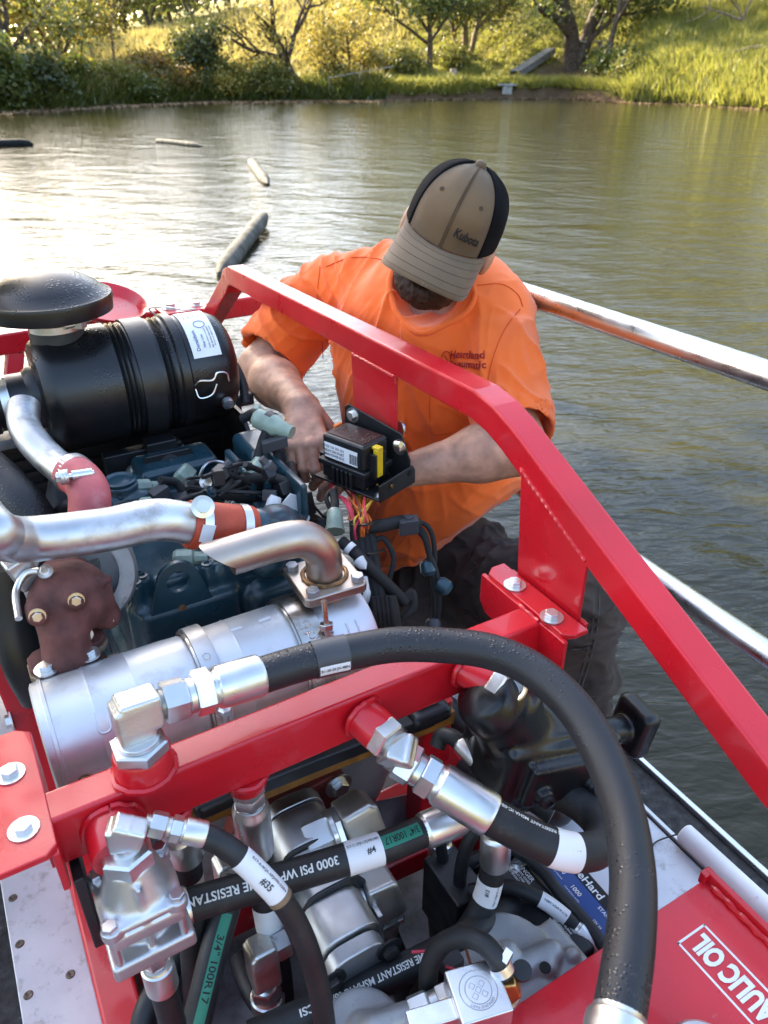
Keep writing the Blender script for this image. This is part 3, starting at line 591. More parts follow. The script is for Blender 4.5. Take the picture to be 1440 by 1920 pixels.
# --- shrubs along the far shore
for px, s, r, h, n, m_, lb in ((8, .6, 1.0, 2.3, 2600, 'leaf_green', 'sunlit green shrub at the left edge of the shore'), (70, 1.5, 1.4, 1.6, 3000, 'leaf_dark', 'big dark green shrub hanging over the left shore'), (125, 2.2, 1.2, 1.5, 2600, 'leaf_green', 'dark shrub beside the big dark one'), (180, 2.2, 1.3, .9, 2200, 'leaf_mix', 'low dull green bush below the bare trees'), (225, 1.8, 1.2, .9, 2200, 'leaf_mix', 'low grey green bush in the shade of the shore'),
                                (285, 2.2, 1.4, 1.4, 3000, 'leaf_rust', 'rust brown bush in the middle of the left shore'), (268, .5, 1.0, .7, 1200, 'leaf_green', 'low bright green plants at the waterline'), (335, .8, .9, 1.0, 1500, 'leaf_rust', 'small brown bush by the waterline'), (372, 2.2, 1.3, 2.9, 3400, 'leaf_dark', 'tall dark thicket under the narrow green tree'), (425, 1.8, 1.1, 1.3, 2400, 'leaf_mix', 'grey green bush left of the leaning tree'),
                                (432, .6, .9, .9, 1500, 'leaf_yellow', 'low golden bush at the water, left of the leaning tree'), (505, .7, .9, 1.5, 1900, 'leaf_mix', 'yellow green bush at the foot of the leaning tree'), (632, 3.0, 1.4, 1.0, 2200, 'leaf_dark', 'dark low bush right of the leaning tree'), (690, 4.5, 1.2, 1.3, 2000, 'leaf_yellow', 'golden bush behind the wire rail'), (745, 4.5, 1.5, 1.5, 2400, 'leaf_mix', 'yellow green bush left of the crooked trunk'), (840, 6.5, 1.3, 1.2, 2000, 'leaf_mix', 'bush behind the tree stump'),
                                (1155, 4.0, 1.3, 1.4, 2400, 'leaf_green', 'green bush right of the slim trunk'), (1185, 2.6, 1.0, 1.0, 1800, 'leaf_mix', 'trailing bush where the spur begins')):
    shrub('shrub', lb, gpx(px, s), r, h, n, m_, .2 if h < 1.6 else .23, group='shrubs along the far shore')
# --- small things on the bank
p = gpx(850, 3.4); one('tree_stump', MB().lathe([(-.1, .24), (.0, .22), (.34, .19), (.36, .18)], p, Z_, 14), 'dry_wood', 'short sawn tree stump on the grass', 'stump')
a, b = gpx(966, 3.8)+A([0, 0, .22]), gpx(1032, 7.5)+A([0, 0, .25]); e = nrm(b-a); sd = nrm(np.cross(e, Z_)); upn = np.cross(sd, e); mb = MB()
sec = [(-.42, 0), (-.32, .30), (.32, .30), (.42, 0), (.36, 0), (.28, .25), (-.28, .25), (-.36, 0)]; mb.prism(sec, a, sd, upn, -np.linalg.norm(b-a)*1.0) if False else mb.add([a+sd*x+upn*y for x, y in sec]+[b+sd*x*.8+upn*y for x, y in sec], [(i, (i+1) % 8, 8+(i+1) % 8, 8+i) for i in range(8)]+[(0, 1, 6, 7), (1, 2, 5, 6), (2, 3, 4, 5), (8, 9, 14, 15), (9, 10, 13, 14), (10, 11, 12, 13)])
one('upturned_boat', mb, 'boat_grey', 'grey upturned boat lying on the slope beside the forked tree', 'boat')
p = gpx(950, .25); t = thing('stone_bench', 'small pale slab bench at the water edge', 'bench', p); MB().box(p+A([0, 0, .42]), (1.0, .45, .10), RGT, A([FH[0], FH[1], 0])).build('slab', 'concrete', t, bev=.02); MB().box(p+A([0, 0, .17]), (.5, .35, .40), RGT, A([FH[0], FH[1], 0])).build('pedestal', 'concrete', t, bev=.02)
p = gpx(1100, 6.5); t = thing('picnic_table', 'weathered grey table behind the forked tree', 'table', p); MB().box(p+A([0, 0, .72]), (1.9, .8, .07), RGT, A([FH[0], FH[1], 0])).build('tabletop', 'dry_wood', t, bev=.01)
for sx in (-.7, .7): MB().box(p+RGT*sx+A([0, 0, .33]), (.09, .7, .72), RGT, A([FH[0], FH[1], 0])).build('leg', 'dry_wood', t, bev=.01)
p = gpx(1208, 4.5); one('white_bucket', MB().lathe([(0, .15), (.34, .19), (.34, .17), (.02, .13)], p+A([0, 0, .1]), nrm(RGT+.3*Z_), 16), 'white_vinyl', 'white bucket lying in the grass beyond the bushes', 'bucket')
a, b = gpx(1372, 3.0)+A([0, 0, .35]), gpx(1425, 3.6)+A([0, 0, .55]); one('dead_log', MB().tube(spl([a, (a+b)/2+A([0, 0, .05]), b], 4), np.linspace(.09, .07, 9), 8), 'bark_pale_lit', 'pale dead log in the grass of the spur', 'log')
t = thing('wire_rail', 'thin pale rail on posts at the shore right of the leaning tree', 'rail', gpx(622, .2)); a, b = gpx(618, .2)+A([0, 0, .85]), gpx(735, .4)+A([0, 0, 1.1]); MB().tube([a, (a+b)/2, b], .022, 6).build('rail', 'concrete', t)
for q in (a, gpx(675, .3)+A([0, 0, .9])): MB().tube([q-A([0, 0, 1.2]), q-A([0, 0, .6]), q+A([0, 0, .05])], .03, 6).build('post', 'dry_wood', t)
# --- floats lying on the water
def float_(name, lb, a, b, r, m_, tip=.5, lift=0.):
    a, b = A(a), A(b); a[2] = WATER_Z+r*.35; b[2] = WATER_Z+r*.35+lift; L = np.linalg.norm(b-a); e = nrm(b-a)
    pts = [a+e*L*q for q in (0, .04, .12, .3, .5, .7, .85, .95, 1.)]; rr = r*A([.25, .7, 1, 1.04, .97, 1.03, 1, .62, .06])
    mb = MB().tube(pts, rr, 14); return one(name, mb, m_, lb, 'float', 'floats on the pond')
float_('float', 'black float at the left edge of the pond', atZ(-70, 276, WATER_Z), atZ(64, 274, WATER_Z), .12, 'black_float')
float_('float', 'slim grey float lying across the bright water', atZ(292, 266, WATER_Z), atZ(378, 276, WATER_Z), .07, 'grey_float')
float_('float', 'short grey float pointing at the camera', atZ(470, 305, WATER_Z), atZ(502, 348, WATER_Z), .09, 'grey_float')
float_('float', 'long grey float nearest the boat', atZ(412, 520, WATER_Z), atZ(500, 419, WATER_Z), .09, 'grey_float', lift=.08)
# --- unseen wood, added on the near side to shade the boat
Wc = []; mbw = MB()
for i in range(26):
    az = rng.uniform(-1.02, -.70); s = rng.uniform(.4, 6); b = gpt(az, s); b = b if np.linalg.norm(b[:2]) < 22 else gpt(-1., 3.); h = rng.uniform(9, 13)
    mbw.tube([b, b+A([0, 0, h*.5]), b+A([.3, 0, h*.85])], [.28, .2, .08], 6, cap=False)
    Wc += [b+A([rng.normal(0, .9), rng.normal(0, .9), h*rng.uniform(.22, 1.)]) for _ in range(26)]
Wc = A(Wc); Vt, Ft = mbw.verts(), mbw.f
wood = thing('woodland', 'unseen dense wood added on the near bank to shade the boat', 'woodland', (0, 0, 0)); wood['kind'] = 'stuff'
mbw.build('trunks', 'bark', wood); leafmesh('crowns', Wc, .55, 34000, .50, 'leaf_dark', wood)
# ================================================================ the work boat: hull, decks, rail
boat = thing('work_boat', 'aluminium work boat deck and hull that carries the engine', 'boat', (.45, 1.6, WATER_Z))
MB().box((.875, .20, -.012), (.32, 3.2, .024)).build('starboard_deck', 'deck', boat, bev=.003)
MB().box((1.043, .20, -.004), (.010, 3.2, .022)).build('deck_lip', 'aluminium', boat, bev=.002)
MB().box((1.086, .20, -.012), (.074, 3.2, .024)).build('grip_strip', 'grip', boat)
MB().box((1.131, .20, -.006), (.014, 3.2, .040)).build('gunwale', 'rail_aluminium', boat, bev=.003)
MB().prism([(1.137, -.03), (1.137, -.32), (1.05, -.50), (.2, -.55), (-.3, -.55), (-.55, -.45), (-.62, -.2), (-.62, -.03)], (0, 1.80, 0), X_, Z_, 3.3).build('hull_shell', 'hull', boat, bev=.01)
MB().box((.33, .15, -.022), (.76, 3.28, .016)).build('engine_pan', 'pan', boat)
MB().box((-.130, .6, -.012), (.118, 3.8, .024)).build('port_deck', 'deck', boat, bev=.003)
MB().box((-.207, .6, -.014), (.034, 3.8, .020)).build('rubber_strip', 'grip', boat)
for px, py in ((24, 1684), (37, 1770), (132, 1827), (53, 1866), (49, 1393), (18, 1330), (25, 1560)):
    q = atZ(px, py, 0.0); MB().lathe([(0, .0085), (.0016, .0072), (.0018, .003), (.0008, .001)], q, Z_, 16).build('plug_weld', 'deck_weld', boat)
for i in range(5):
    q = A([.85, .1+.38*i, 0.]); MB().lathe([(0, .0085), (.0016, .0072), (.0018, .003)], q, Z_, 14).build('plug_weld', 'deck_weld', boat)
rail = thing('handrail', 'bright aluminium tube handrail along the starboard edge', 'handrail', (1.15, .9, -.02))
MB().tube([(1.15, -.9, .965), (1.15, .3, .958), (1.15, 1.0, .948), (1.15, 1.72, .938)], .0240, 28).build('top_rail', 'rail_aluminium', rail)
MB().tube([(1.15, -.9, .448), (1.15, .3, .455), (1.15, 1.0, .468), (1.15, 1.72, .478)], .0240, 28).build('mid_rail', 'rail_aluminium', rail)
for yy in (-.6, 1.72): MB().tube([(1.15, yy, -.02), (1.15, yy, .45), (1.15, yy, .96)], .0240, 28).build('post', 'rail_aluminium', rail)

# ================================================================ red frames
guard = thing('guard_frame', 'red square tube guard rail over the starboard side of the engine', 'frame', (.714, 1.2, .65))
gx = .714
gp = [(gx, -.15, .515), (gx, .30, .668), (gx, .60, .802), (gx, .78, .884), (gx, .828, .906), (gx, .868, .920), (gx, .915, .928), (gx, 1.25, .919), (gx, 2.03, .898), (gx, 2.062, .886), (gx, 2.082, .862), (gx, 2.33, .690), (gx, 2.42, .672)]
def along(P, Y): P = A(P); return np.interp(Y, P[:, 1], P[:, 2])
MB().rect_tube(gp, X_, .050, .050, .0045).build('rail_tube', 'red', guard, sharp=30)
# big gusset with bolted foot
g = MB(); yz = [(.628, .690), (.628, along(gp, .628)-.018), (.70, along(gp, .70)-.015), (.785, along(gp, .785)-.012), (.768, .69)]
g.prism([(y, z) for y, z in yz], (.690, 0, 0), Y_, Z_, .006).build('gusset', 'red', guard, bev=.0015)
fp = [(.60, -.055), (.60, .035), (.785, .035), (.785, -.055)]
MB().prism([(.696, .612), (.60+.06, .612), (.648, .622), (.645, .66), (.645, .77), (.655, .785), (.696, .785)], (0, 0, .678), X_, Y_, .010).build('foot_plate', 'red', guard, bev=.002)
w = MB()
def weldline(mb, a, b, r, n=14):
    a, b = A(a), A(b); P = [a+(b-a)*t+rng.normal(0, r*.12, 3) for t in np.linspace(0, 1, n)]; mb.tube(spl(P, 2), [r*(1+.22*math.sin(i*1.6)) for i in range((n-1)*2+1)], 8)
weldline(w, (.689, .63, along(gp, .63)-.020), (.689, .785, along(gp, .785)-.014), .0030, 30); w.build('weld_bead', 'red', guard)
w = MB(); weldline(w, (.697, .615, .689), (.697, .77, .689), .004); w.build('weld_bead', 'red', guard)
# small gusset that carries the fuse box
MB().prism([(1.150, .742), (1.150, .900), (1.325, .895), (1.318, .742)], (.6885, 0, 0), Y_, Z_, .006).build('gusset', 'red', guard, bev=.0015)
w = MB(); weldline(w, (.6885, 1.155, .8965), (.6885, 1.32, .8915), .0030, 30); w.build('weld_bead', 'red', guard)
w = MB(); weldline(w, (.690, 1.1515, .885), (.690, 1.1515, .897), .0025, 5); w.build('weld_bead', 'red', guard)
far = thing('front_crossbar', 'red crossbar at the far end of the engine frame', 'frame', (.3, 2.45, .66))
MB().rect_tube([(-1.1, 2.45, .672), (.3, 2.45, .690), (1.30, 2.45, .697)], Y_, .055, .062, .006).build('crossbar_tube', 'red', far)
MB().box((.655, 2.405, .725), (.15, .10, .008)).build('foot_plate', 'red', far, bev=.002)
bolt('bolt', (.62, 2.41, .729), Z_, .017, far); bolt('bolt', (.70, 2.40, .729), Z_, .013, far)
MB().rect_tube([(.155, 2.45, .66), (.10, 2.40, .50), (.06, 2.36, .30)], Y_, .045, .05, .005).build('brace', 'red', far)
dish = MB(); dish.lathe([(0, .02), (.004, .075), (.012, .098), (.030, .112), (.034, .112), (.030, .104), (.012, .088), (.010, .02)], atY(200, 583, 2.36), nrm([.18, -.30, 1]), 40)
one('red_dish', dish, 'red', 'red dished cap behind the black rain cap', 'cap')

# manifold beam with its ports and feet
man = thing('manifold_beam', 'red manifold tube with threaded ports across the engine', 'manifold', (.3, .675, .62))
MB().rect_tube([(-.052, .675, .653), (.25, .675, .653), (.648, .675, .653)], Y_, .046, .074, .005).build('beam_tube', 'red', man)
# left foot: folded plate
MB().prism([(-.125, .620), (-.125, .80), (-.110, .812), (-.055, .812), (-.038, .80), (-.038, .620), (-.050, .610), (-.112, .610)], (0, 0, .683), X_, Y_, .009).build('foot_plate', 'red', man, bev=.002)
MB().prism([(.612, .685), (.612, .625), (.627, .610), (.790, .610), (.805, .625), (.805, .685)], (-.046, 0, 0), Y_, Z_, .008).build('foot_lip', 'red', man, bev=.002)
MB().prism([(.612, .685), (.612, .60), (.80, .60), (.80, .685)], (-.128, 0, 0), Y_, Z_, .007).build('foot_lip', 'red', man, bev=.002)
for px, py in ((20, 1452), (45, 1556)): bolt('bolt', atZ(px, py, .692), Z_, .0100, man)
# right foot
MB().prism([(.645, .612), (.645, .785), (.66, .797), (.685, .797), (.685, .600), (.66, .600)], (0, 0, .6885), X_, Y_, .008).build('foot_plate', 'red', man, bev=.002)
MB().prism([(.600, .69), (.600, .640), (.615, .622), (.780, .622), (.797, .640), (.797, .69)], (.640, 0, 0), Y_, Z_, .008).build('foot_lip', 'red', man, bev=.002)
for px, py in ((965, 1098), (1034, 1158)): bolt('bolt', atZ(px, py, .697), Z_, .0108, man)
w = MB(); weldline(w, (.640, .655, .690), (.640, .70, .690), .004, 6); w.build('weld_bead', 'red', man)
# ports
def port(o, ax, L, r=.026):
    ax = nrm(ax); MB().lathe([(0, r*1.02), (L*.9, r), (L, r*.94), (L, r*.7)], o, ax, 28).build('port', 'red', man)
    w = MB(); e1, e2, _ = frame(ax); P = [A(o)+ax*.003+(e1*math.cos(t)+e2*math.sin(t))*(r*1.05)+rng.normal(0, .0006, 3) for t in np.linspace(0, 6.283, 25)]; w.tube(P, .0042, 6); w.build('weld_bead', 'red', man)
P_TOP = atZ(268, 1432, .690); P_TOP[1] = .672
port(P_TOP, Z_, .034, .033)                                  # carries the big elbow
P_BOT2 = A([.185, .675, .616]); port(P_BOT2, -Z_, .024, .026)
P_BOT1 = A([.085, .675, .616]); port(P_BOT1, -Z_, .020, .026)
P_FR = A([.343, .652, .655]); port(P_FR, nrm([.25, -1, -.15]), .040, .027)
P_REG = A([.020, .652, .648]); port(P_REG, nrm([-.06, -1, -.06]), .045, .032)
P_END = A([.505, .652, .665]); port(P_END, nrm([.35, -1, -.05]), .050, .024)
# left skid rail and other red frame members below
skid = thing('skid_frame', 'red skid frame rails under the engine and pumps', 'frame', (.3, 1.0, 0.))
MB().rect_tube([(-.035, -.6, .075), (-.035, .8, .075), (-.035, 1.75, .075)], X_, .060, .15, .006).build('side_rail', 'red', skid)
MB().rect_tube([(.715, -.6, .05), (.715, .8, .05), (.715, 1.75, .05)], X_, .060, .10, .006).build('side_rail', 'red', skid)
MB().rect_tube([(-.05, .50, .20), (.10, .50, .20), (.22, .50, .20)], Y_, .06, .12, .006).build('cross_member', 'red', skid)
MB().rect_tube([(.0, .86, .10), (.3, .86, .10), (.70, .86, .10)], Y_, .08, .10, .006).build('cross_member', 'red', skid)
MB().rect_tube([(.55, .80, .10), (.555, .80, .3), (.555, .80, .46)], Y_, .05, .06, .006).build('post', 'red', skid)
MB().box((-.030, .70, .545), (.012, .14, .13)).build('stay_plate', 'black_steel', skid, bev=.002)
MB().rect_tube([(-.045, 1.15, .05), (-.05, 1.16, .32), (-.06, 1.18, .56)], Y_, .04, .05, .005).build('post', 'red', skid)
bolt('bolt', (-.075, 1.15, .42), -X_, .012, skid); bolt('bolt', (-.075, 1.15, .33), -X_, .012, skid)
one('port_rail', MB().rect_tube([(-.27, -.5, .14), (-.27, .8, .14), (-.27, 1.25, .12)], X_, .05, .05, .006), 'red', 'red tube at the near left corner outside the port deck', 'rail')

# hydraulic oil tank
tz = .348
tank = thing('oil_tank', 'red hydraulic oil tank with white lettering on its lid', 'tank', (.5, .1, 0.))
MB().box((.46, .08, .17), (.60, .59, .34)).build('tank_body', 'red', tank, bev=.008)
MB().prism([(.10, -.30), (.775, -.30), (.775, .375), (.10, .375)], (0, 0, tz-.008), X_, Y_, .008).build('lid', 'red', tank, bev=.002)
MB().box((.773, .05, tz+.006), (.010, .66, .024)).build('lid_flange', 'red', tank, bev=.003)
MB().box((.77, .375, tz+.005), (.020, .012, .024)).build('lid_flange', 'red', tank, bev=.003)
w = MB(); weldline(w, (.765, .10, tz+.003), (.765, .36, tz+.003), .005, 24); w.build('weld_bead', 'red', tank)
# ================================================================ air cleaner and rain cap
ac = thing('air_cleaner', 'black ribbed air cleaner canister lying across the engine', 'air cleaner', (.31, 1.55, .72))
AY, AZ, AR = 1.55, .838, .1125
body = MB(); body.lathe([(.118, .070), (.122, .098), (.134, AR-.004), (.150, AR+.003), (.262, AR+.005), (.266, AR-.002), (.272, AR+.003), (.276, AR-.002), (.282, AR+.003), (.286, AR-.002), (.292, AR+.002), (.345, AR+.002), (.350, AR-.004), (.356, AR+.002), (.360, AR-.004), (.366, AR+.001), (.372, AR+.001), (.376, AR+.006), (.392, AR+.006), (.396, AR), (.470, AR-.003), (.488, AR-.012), (.500, AR-.030), (.504, .05), (.504, .01)], (0, AY, AZ), X_, 64)
body.build('canister', 'black_plastic_wet', ac, sharp=30)
MB().lathe([(.296, AR+.004), (.296, AR+.0065), (.338, AR+.0065), (.338, AR+.004)], (0, AY, AZ), X_, 64, cap=False).build('strap', 'black_steel', ac, sharp=30)
MB().box((.318, 1.475, .712), (.062, .04, .035)).box((.318, 1.46, .69), (.105, .09, .012)).prism([(-.062, 0), (-.045, .052), (.045, .052), (.062, 0)], (.318, 1.42, .672), X_, Z_, .008).build('mount_foot', 'black_steel', ac, bev=.003)
bolt('bolt', (.318, 1.412, .70), -Y_, .012, ac, 'dark_grey_plastic')
MB().lathe([(0, .062), (.02, .060), (.03, .052), (.085, .052), (.088, .056), (.145, .056), (.26, .060)], (.128, AY, AZ-.004), -X_, 32).build('outlet_neck', 'black_plastic', ac)
cl = MB().lathe([(0, .0565), (0, .0585), (.016, .0585), (.016, .0565)], (.066, AY, AZ-.004), -X_, 40, cap=False); cl.box((.056, 1.515, .893), (.02, .028, .016)).cyl((.056, 1.53, .895), (.056, 1.488, .897), .006); cl.build('hose_clamp', 'zinc', ac)
MB().lathe([(0, .052), (.05, .050), (.06, .046), (.145, .046)], (.177, AY, .905), Z_, 36).build('inlet_neck', 'rubber', ac)
MB().box((.165, AY+.0, .905), (.095, .12, .05)).build('inlet_shoulder', 'black_plastic_wet', ac, bev=.015)
cl = MB().lathe([(0, .0475), (0, .0490), (.013, .0490), (.013, .0475)], (.177, AY, .962), Z_, 40, cap=False); cl.box((.21, 1.508, .976), (.03, .016, .014), nrm([.7, -.7, 0]), nrm([.7, .7, 0])).cyl((.185, 1.498, .976), (.235, 1.522, .976), .0055); cl.build('hose_clamp', 'zinc', ac)
cc = A([.174, AY, 1.005]); rc = thing('rain_cap', 'black domed rain cap on the air cleaner inlet', 'rain cap', cc)
MB().lathe([(-.010, .046), (.002, .090), (-.012, .108), (-.010, .113), (.014, .116), (.020, .114), (.022, .107), (.036, .092), (.050, .070), (.060, .042), (.065, .015), (.066, .001)], cc, Z_, 72).build('dome', 'black_plastic_wet', rc, sharp=50)
lab = MB(); th = np.linspace(math.radians(28), math.radians(100), 14); xs = (.405, .462)
def onac(x, t, r=AR+.0012): return A([x, AY-math.cos(t)*r, AZ+math.sin(t)*r])
lab.add([onac(x, t) for t in th for x in xs], [(2*i, 2*i+1, 2*i+3, 2*i+2) for i in range(13)]); lab.build('paper_label', 'white_label', ac)
def onlabel(s, xc, tc, h, m, bold=.01):                    # lettering that runs up the drum
    V, F = text2d(s, bold, 1); return MB().add([onac(xc-b*h, math.radians(tc)+a*h/AR, AR+.0018) for a, b in V], F).build('label_print', m, ac)
onlabel('Donaldson.', .419, 47, .0075, 'battery_blue'); onlabel('Filter Unit', .433, 45, .005, 'battery_blue')
for i, (xc, tc, s) in enumerate(((.443, 48, 'Replace element as needed'), (.449, 49, 'See service instructions'), (.455, 50, 'Do not over-tighten clamps'), (.416, 84, 'Element primary'), (.426, 84, 'Element safety'), (.436, 85, 'Service'), (.447, 83, 'Part 4417'))): onlabel(s, xc, tc, .0038, 'label_ink')
mb = MB(); mb.tube([onac(.438+.011*math.cos(t), math.radians(66)+.09*math.sin(t), AR+.002) for t in np.linspace(0, 6.28, 22)], .0006, 5); mb.build('label_ring', 'battery_blue', ac)
mb = MB(); mb.tube(spl([onac(.395, .05, AR+.004), onac(.405, .12, AR+.010), onac(.43, .10, AR+.012), onac(.442, .20, AR+.010), onac(.462, .16, AR+.006), onac(.465, .02, AR+.006)], 5), .0017, 6); mb.tube(spl([onac(.395, -.02, AR+.004), onac(.40, -.16, AR+.012), onac(.425, -.14, AR+.012), onac(.438, .02, AR+.010)], 5), .0017, 6); mb.build('wire_latch', 'zinc', ac)
mb = MB(); mb.tube(spl([onac(.372, 1.75, AR+.004), onac(.36, 1.7, AR+.02), onac(.39, 1.5, AR+.024), onac(.42, 1.55, AR+.012), onac(.45, 1.62, AR+.008)], 5), .0017, 6); mb.build('wire_latch', 'zinc', ac)
mb = MB(); mb.tube(spl([(.48, 1.62, .86), (.512, 1.56, .84), (.522, 1.52, .80), (.515, 1.49, .76)], 5), .010, 10); mb.build('drain_hose', 'rubber', ac)
MB().lathe([(0, .012), (.012, .012), (.014, .006)], onac(.46, -.42, AR+.0), A([0, -1, -.4]), 12).build('sensor_nut', 'zinc', ac)

# radiator and shroud behind the engine
rad = thing('radiator', 'black radiator with slatted fan shroud behind the engine', 'radiator', (.2, 1.7, 0.))
MB().box((.14, 1.74, .40), (.86, .14, .66)).build('core', 'radiator', rad, bev=.01)
MB().box((.14, 1.66, .715), (.88, .10, .03)).build('top_tank', 'black_steel', rad, bev=.006)
for i in range(9): MB().box((.14, 1.655, .42+.03*i), (.82, .012, .010)).build('slat', 'black_steel', rad)
MB().prism([(1.40, .42), (1.40, .62), (1.50, .735), (1.66, .735), (1.66, .42)], (.505, 0, 0), Y_, Z_, .010).build('side_plate', 'black_steel', rad, bev=.002)
MB().prism([(0, 0), (.22, .075), (.235, .045), (.02, -.03)], (.39, 1.36, .60), X_, Z_, .008).build('stay', 'black_steel', rad, bev=.002)
MB().box((-.02, 1.62, .76), (.30, .20, .02)).build('hood', 'pan', rad, bev=.004)
for nm, pts, r in (('coolant_hose', [at(-60, 850, 1.32), at(0, 900, 1.30), at(50, 955, 1.28), at(85, 1020, 1.30), at(95, 1100, 1.4)], .036), ('coolant_hose', [at(118, 900, 1.5), at(112, 950, 1.46), at(120, 1000, 1.42), at(140, 1060, 1.42)], .026)):
    one(nm, MB().tube(spl(pts, 8), r, 24), 'rubber_wet' if r > .03 else 'rubber', 'thick wet black coolant hose at the left edge' if r > .03 else 'black coolant hose behind the pink silicone elbow', 'hose', 'coolant hoses')
one('breather_hose', MB().tube(spl([at(95, 985, 1.32), at(115, 955, 1.3), at(140, 945, 1.28), at(180, 960, 1.28)], 8), .010, 14), 'rubber', 'thin black breather hose by the pink elbow', 'hose')

# ================================================================ engine
eng = thing('engine', 'dark teal diesel engine block under pipes and harness', 'engine', (.3, 1.25, .05))
s = SDF((.06, .93, .06), (.56, 1.56, .80), .0045)
s.box((.30, 1.27, .28), (.36, .54, .42), .02); s.box((.235, 1.26, .555), (.20, .40, .16), .018, k=.015); s.box((.235, 1.26, .635), (.17, .36, .05), .016, k=.01)
s.box((.40, 1.25, .56), (.14, .44, .11), .03, k=.02); s.box((.315, 1.10, .575), (.10, .075, .16), .008, k=.006)
for i in range(4): s.cyl((.275+.027*i, 1.075, .60), (.275+.027*i, 1.075, .668), .012, k=.008)
for i in range(3): s.cyl((.155+.02*(i % 2), 1.075+.012*i, .60), (.155+.02*(i % 2), 1.075+.012*i, .672), .011, k=.008)
s.box((.235, 1.062, .52), (.17, .03, .20), .01, k=.01); s.box((.205, 1.32, .685), (.085, .10, .075), .012, k=.006); s.cyl((.200, 1.31, .715), (.200, 1.31, .737), .034, k=.004)
s.box((.43, 1.13, .575), (.11, .12, .10), .02, k=.01); s.cyl((.42, 1.10, .60), (.45, 1.10, .70), .022, k=.01)
s.box((.455, 1.26, .66), (.10, .15, .05), .01, k=.01); s.box((.48, 1.20, .71), (.015, .17, .07), .004, k=.006); s.box((.415, 1.27, .71), (.015, .14, .06), .004, k=.006)
for i in range(5): s.cyl((.435+.006*i, 1.16+.035*i, .66), (.435+.006*i, 1.16+.035*i, .725+.008*(i % 2)), .010, k=.006); s.box((.46, 1.16+.035*i, .69), (.05, .012, .03), .003, k=.005)
s.box((.49, 1.36, .69), (.08, .12, .09), .015, k=.01); s.box((.33, 1.42, .66), (.16, .10, .10), .015, k=.01)
s.cap((.36, 1.00, .70), (.40, 1.05, .66), .035, k=.02); s.cap((.345, 1.00, .757), (.385, 1.02, .735), .0335, .036, k=.012); s.cap((.385, 1.02, .735), (.42, 1.08, .69), .036, .04, k=.02)
s.build('block', 'engine_teal', eng, relax=1)
le = MB(); ey = 1.05; pl = [(-.062, -.155), (.062, -.155), (.056, -.02), (.040, .035)]+[(.034*math.cos(t), .045+.034*math.sin(t)) for t in np.linspace(.3, 2.84, 12)]+[(-.040, .035), (-.056, -.02)]
hole = [(.019*math.cos(t), .042+.019*math.sin(t)) for t in np.linspace(0, 2*math.pi, 24, endpoint=False)]
def plate_hole(mb, outer, hole, o, ex, ey_, h):                  # plate with one round opening, bridged
    ez = np.cross(ex, ey_); bm = bmesh.new(); O = [bm.verts.new((a, b, 0)) for a, b in outer]; H = [bm.verts.new((a, b, 0)) for a, b in hole]
    ed = [bm.edges.new((O[i], O[(i+1) % len(O)])) for i in range(len(O))]+[bm.edges.new((H[i], H[(i+1) % len(H)])) for i in range(len(H))]
    bmesh.ops.triangle_fill(bm, use_beauty=True, edges=ed); bm.verts.index_update(); fs = [tuple(v.index for v in f.verts) for f in bm.faces]
    P2 = [(v.co.x, v.co.y) for v in bm.verts]; bm.free(); n = len(P2); o = A(o, float)
    v = [o+ex*a+ey_*b for a, b in P2]+[o+ex*a+ey_*b+ez*h for a, b in P2]; f = fs+[tuple(i+n for i in q[::-1]) for q in fs]; no = len(outer); nh = len(hole)
    f += [(i, (i+1) % no, n+(i+1) % no, n+i) for i in range(no)]+[(no+i, n+no+i, n+no+(i+1) % nh, no+(i+1) % nh) for i in range(nh)]; return mb.add(v, f)
plate_hole(le, pl, hole, (.220, ey+.01, .625), X_, Z_, .010).build('lifting_eye', 'engine_teal', eng, bev=.0015)
MB().lathe([(0, .007), (.002, .007), (.002, .003)], (.219, ey-.0005, .615), -Y_, 14).build('rusty_hole', 'weld', eng)
for q in ((.276, 1.075, .668), (.303, 1.075, .668), (.330, 1.075, .668), (.158, 1.075, .672), (.172, 1.088, .672)): MB().lathe([(0, .009), (.003, .009), (.0035, .005), (.0005, .004)], q, Z_, 14).build('cap_screw', 'engine_teal', eng)
MB().lathe([(0, .030), (.004, .030), (.006, .026), (.003, .020), (.006, .012), (.006, .002)], (.200, 1.31, .738), Z_, 32).build('oil_cap', 'engine_teal', eng)
for t in (.4, 1.7, 3.2, 4.5): bolt('bolt', A([.200+.038*math.cos(t), 1.31+.038*math.sin(t), .722]), Z_, .005, eng, 'engine_teal', False)
for px, py, Y in ((252, 885, 1.46), (300, 878, 1.46)): bolt('bolt', atY(px, py, Y), -Y_, .011, eng)
MB().box(atY(275, 890, 1.49), (.16, .03, .13)).build('fan_bracket', 'black_steel', eng, bev=.003)

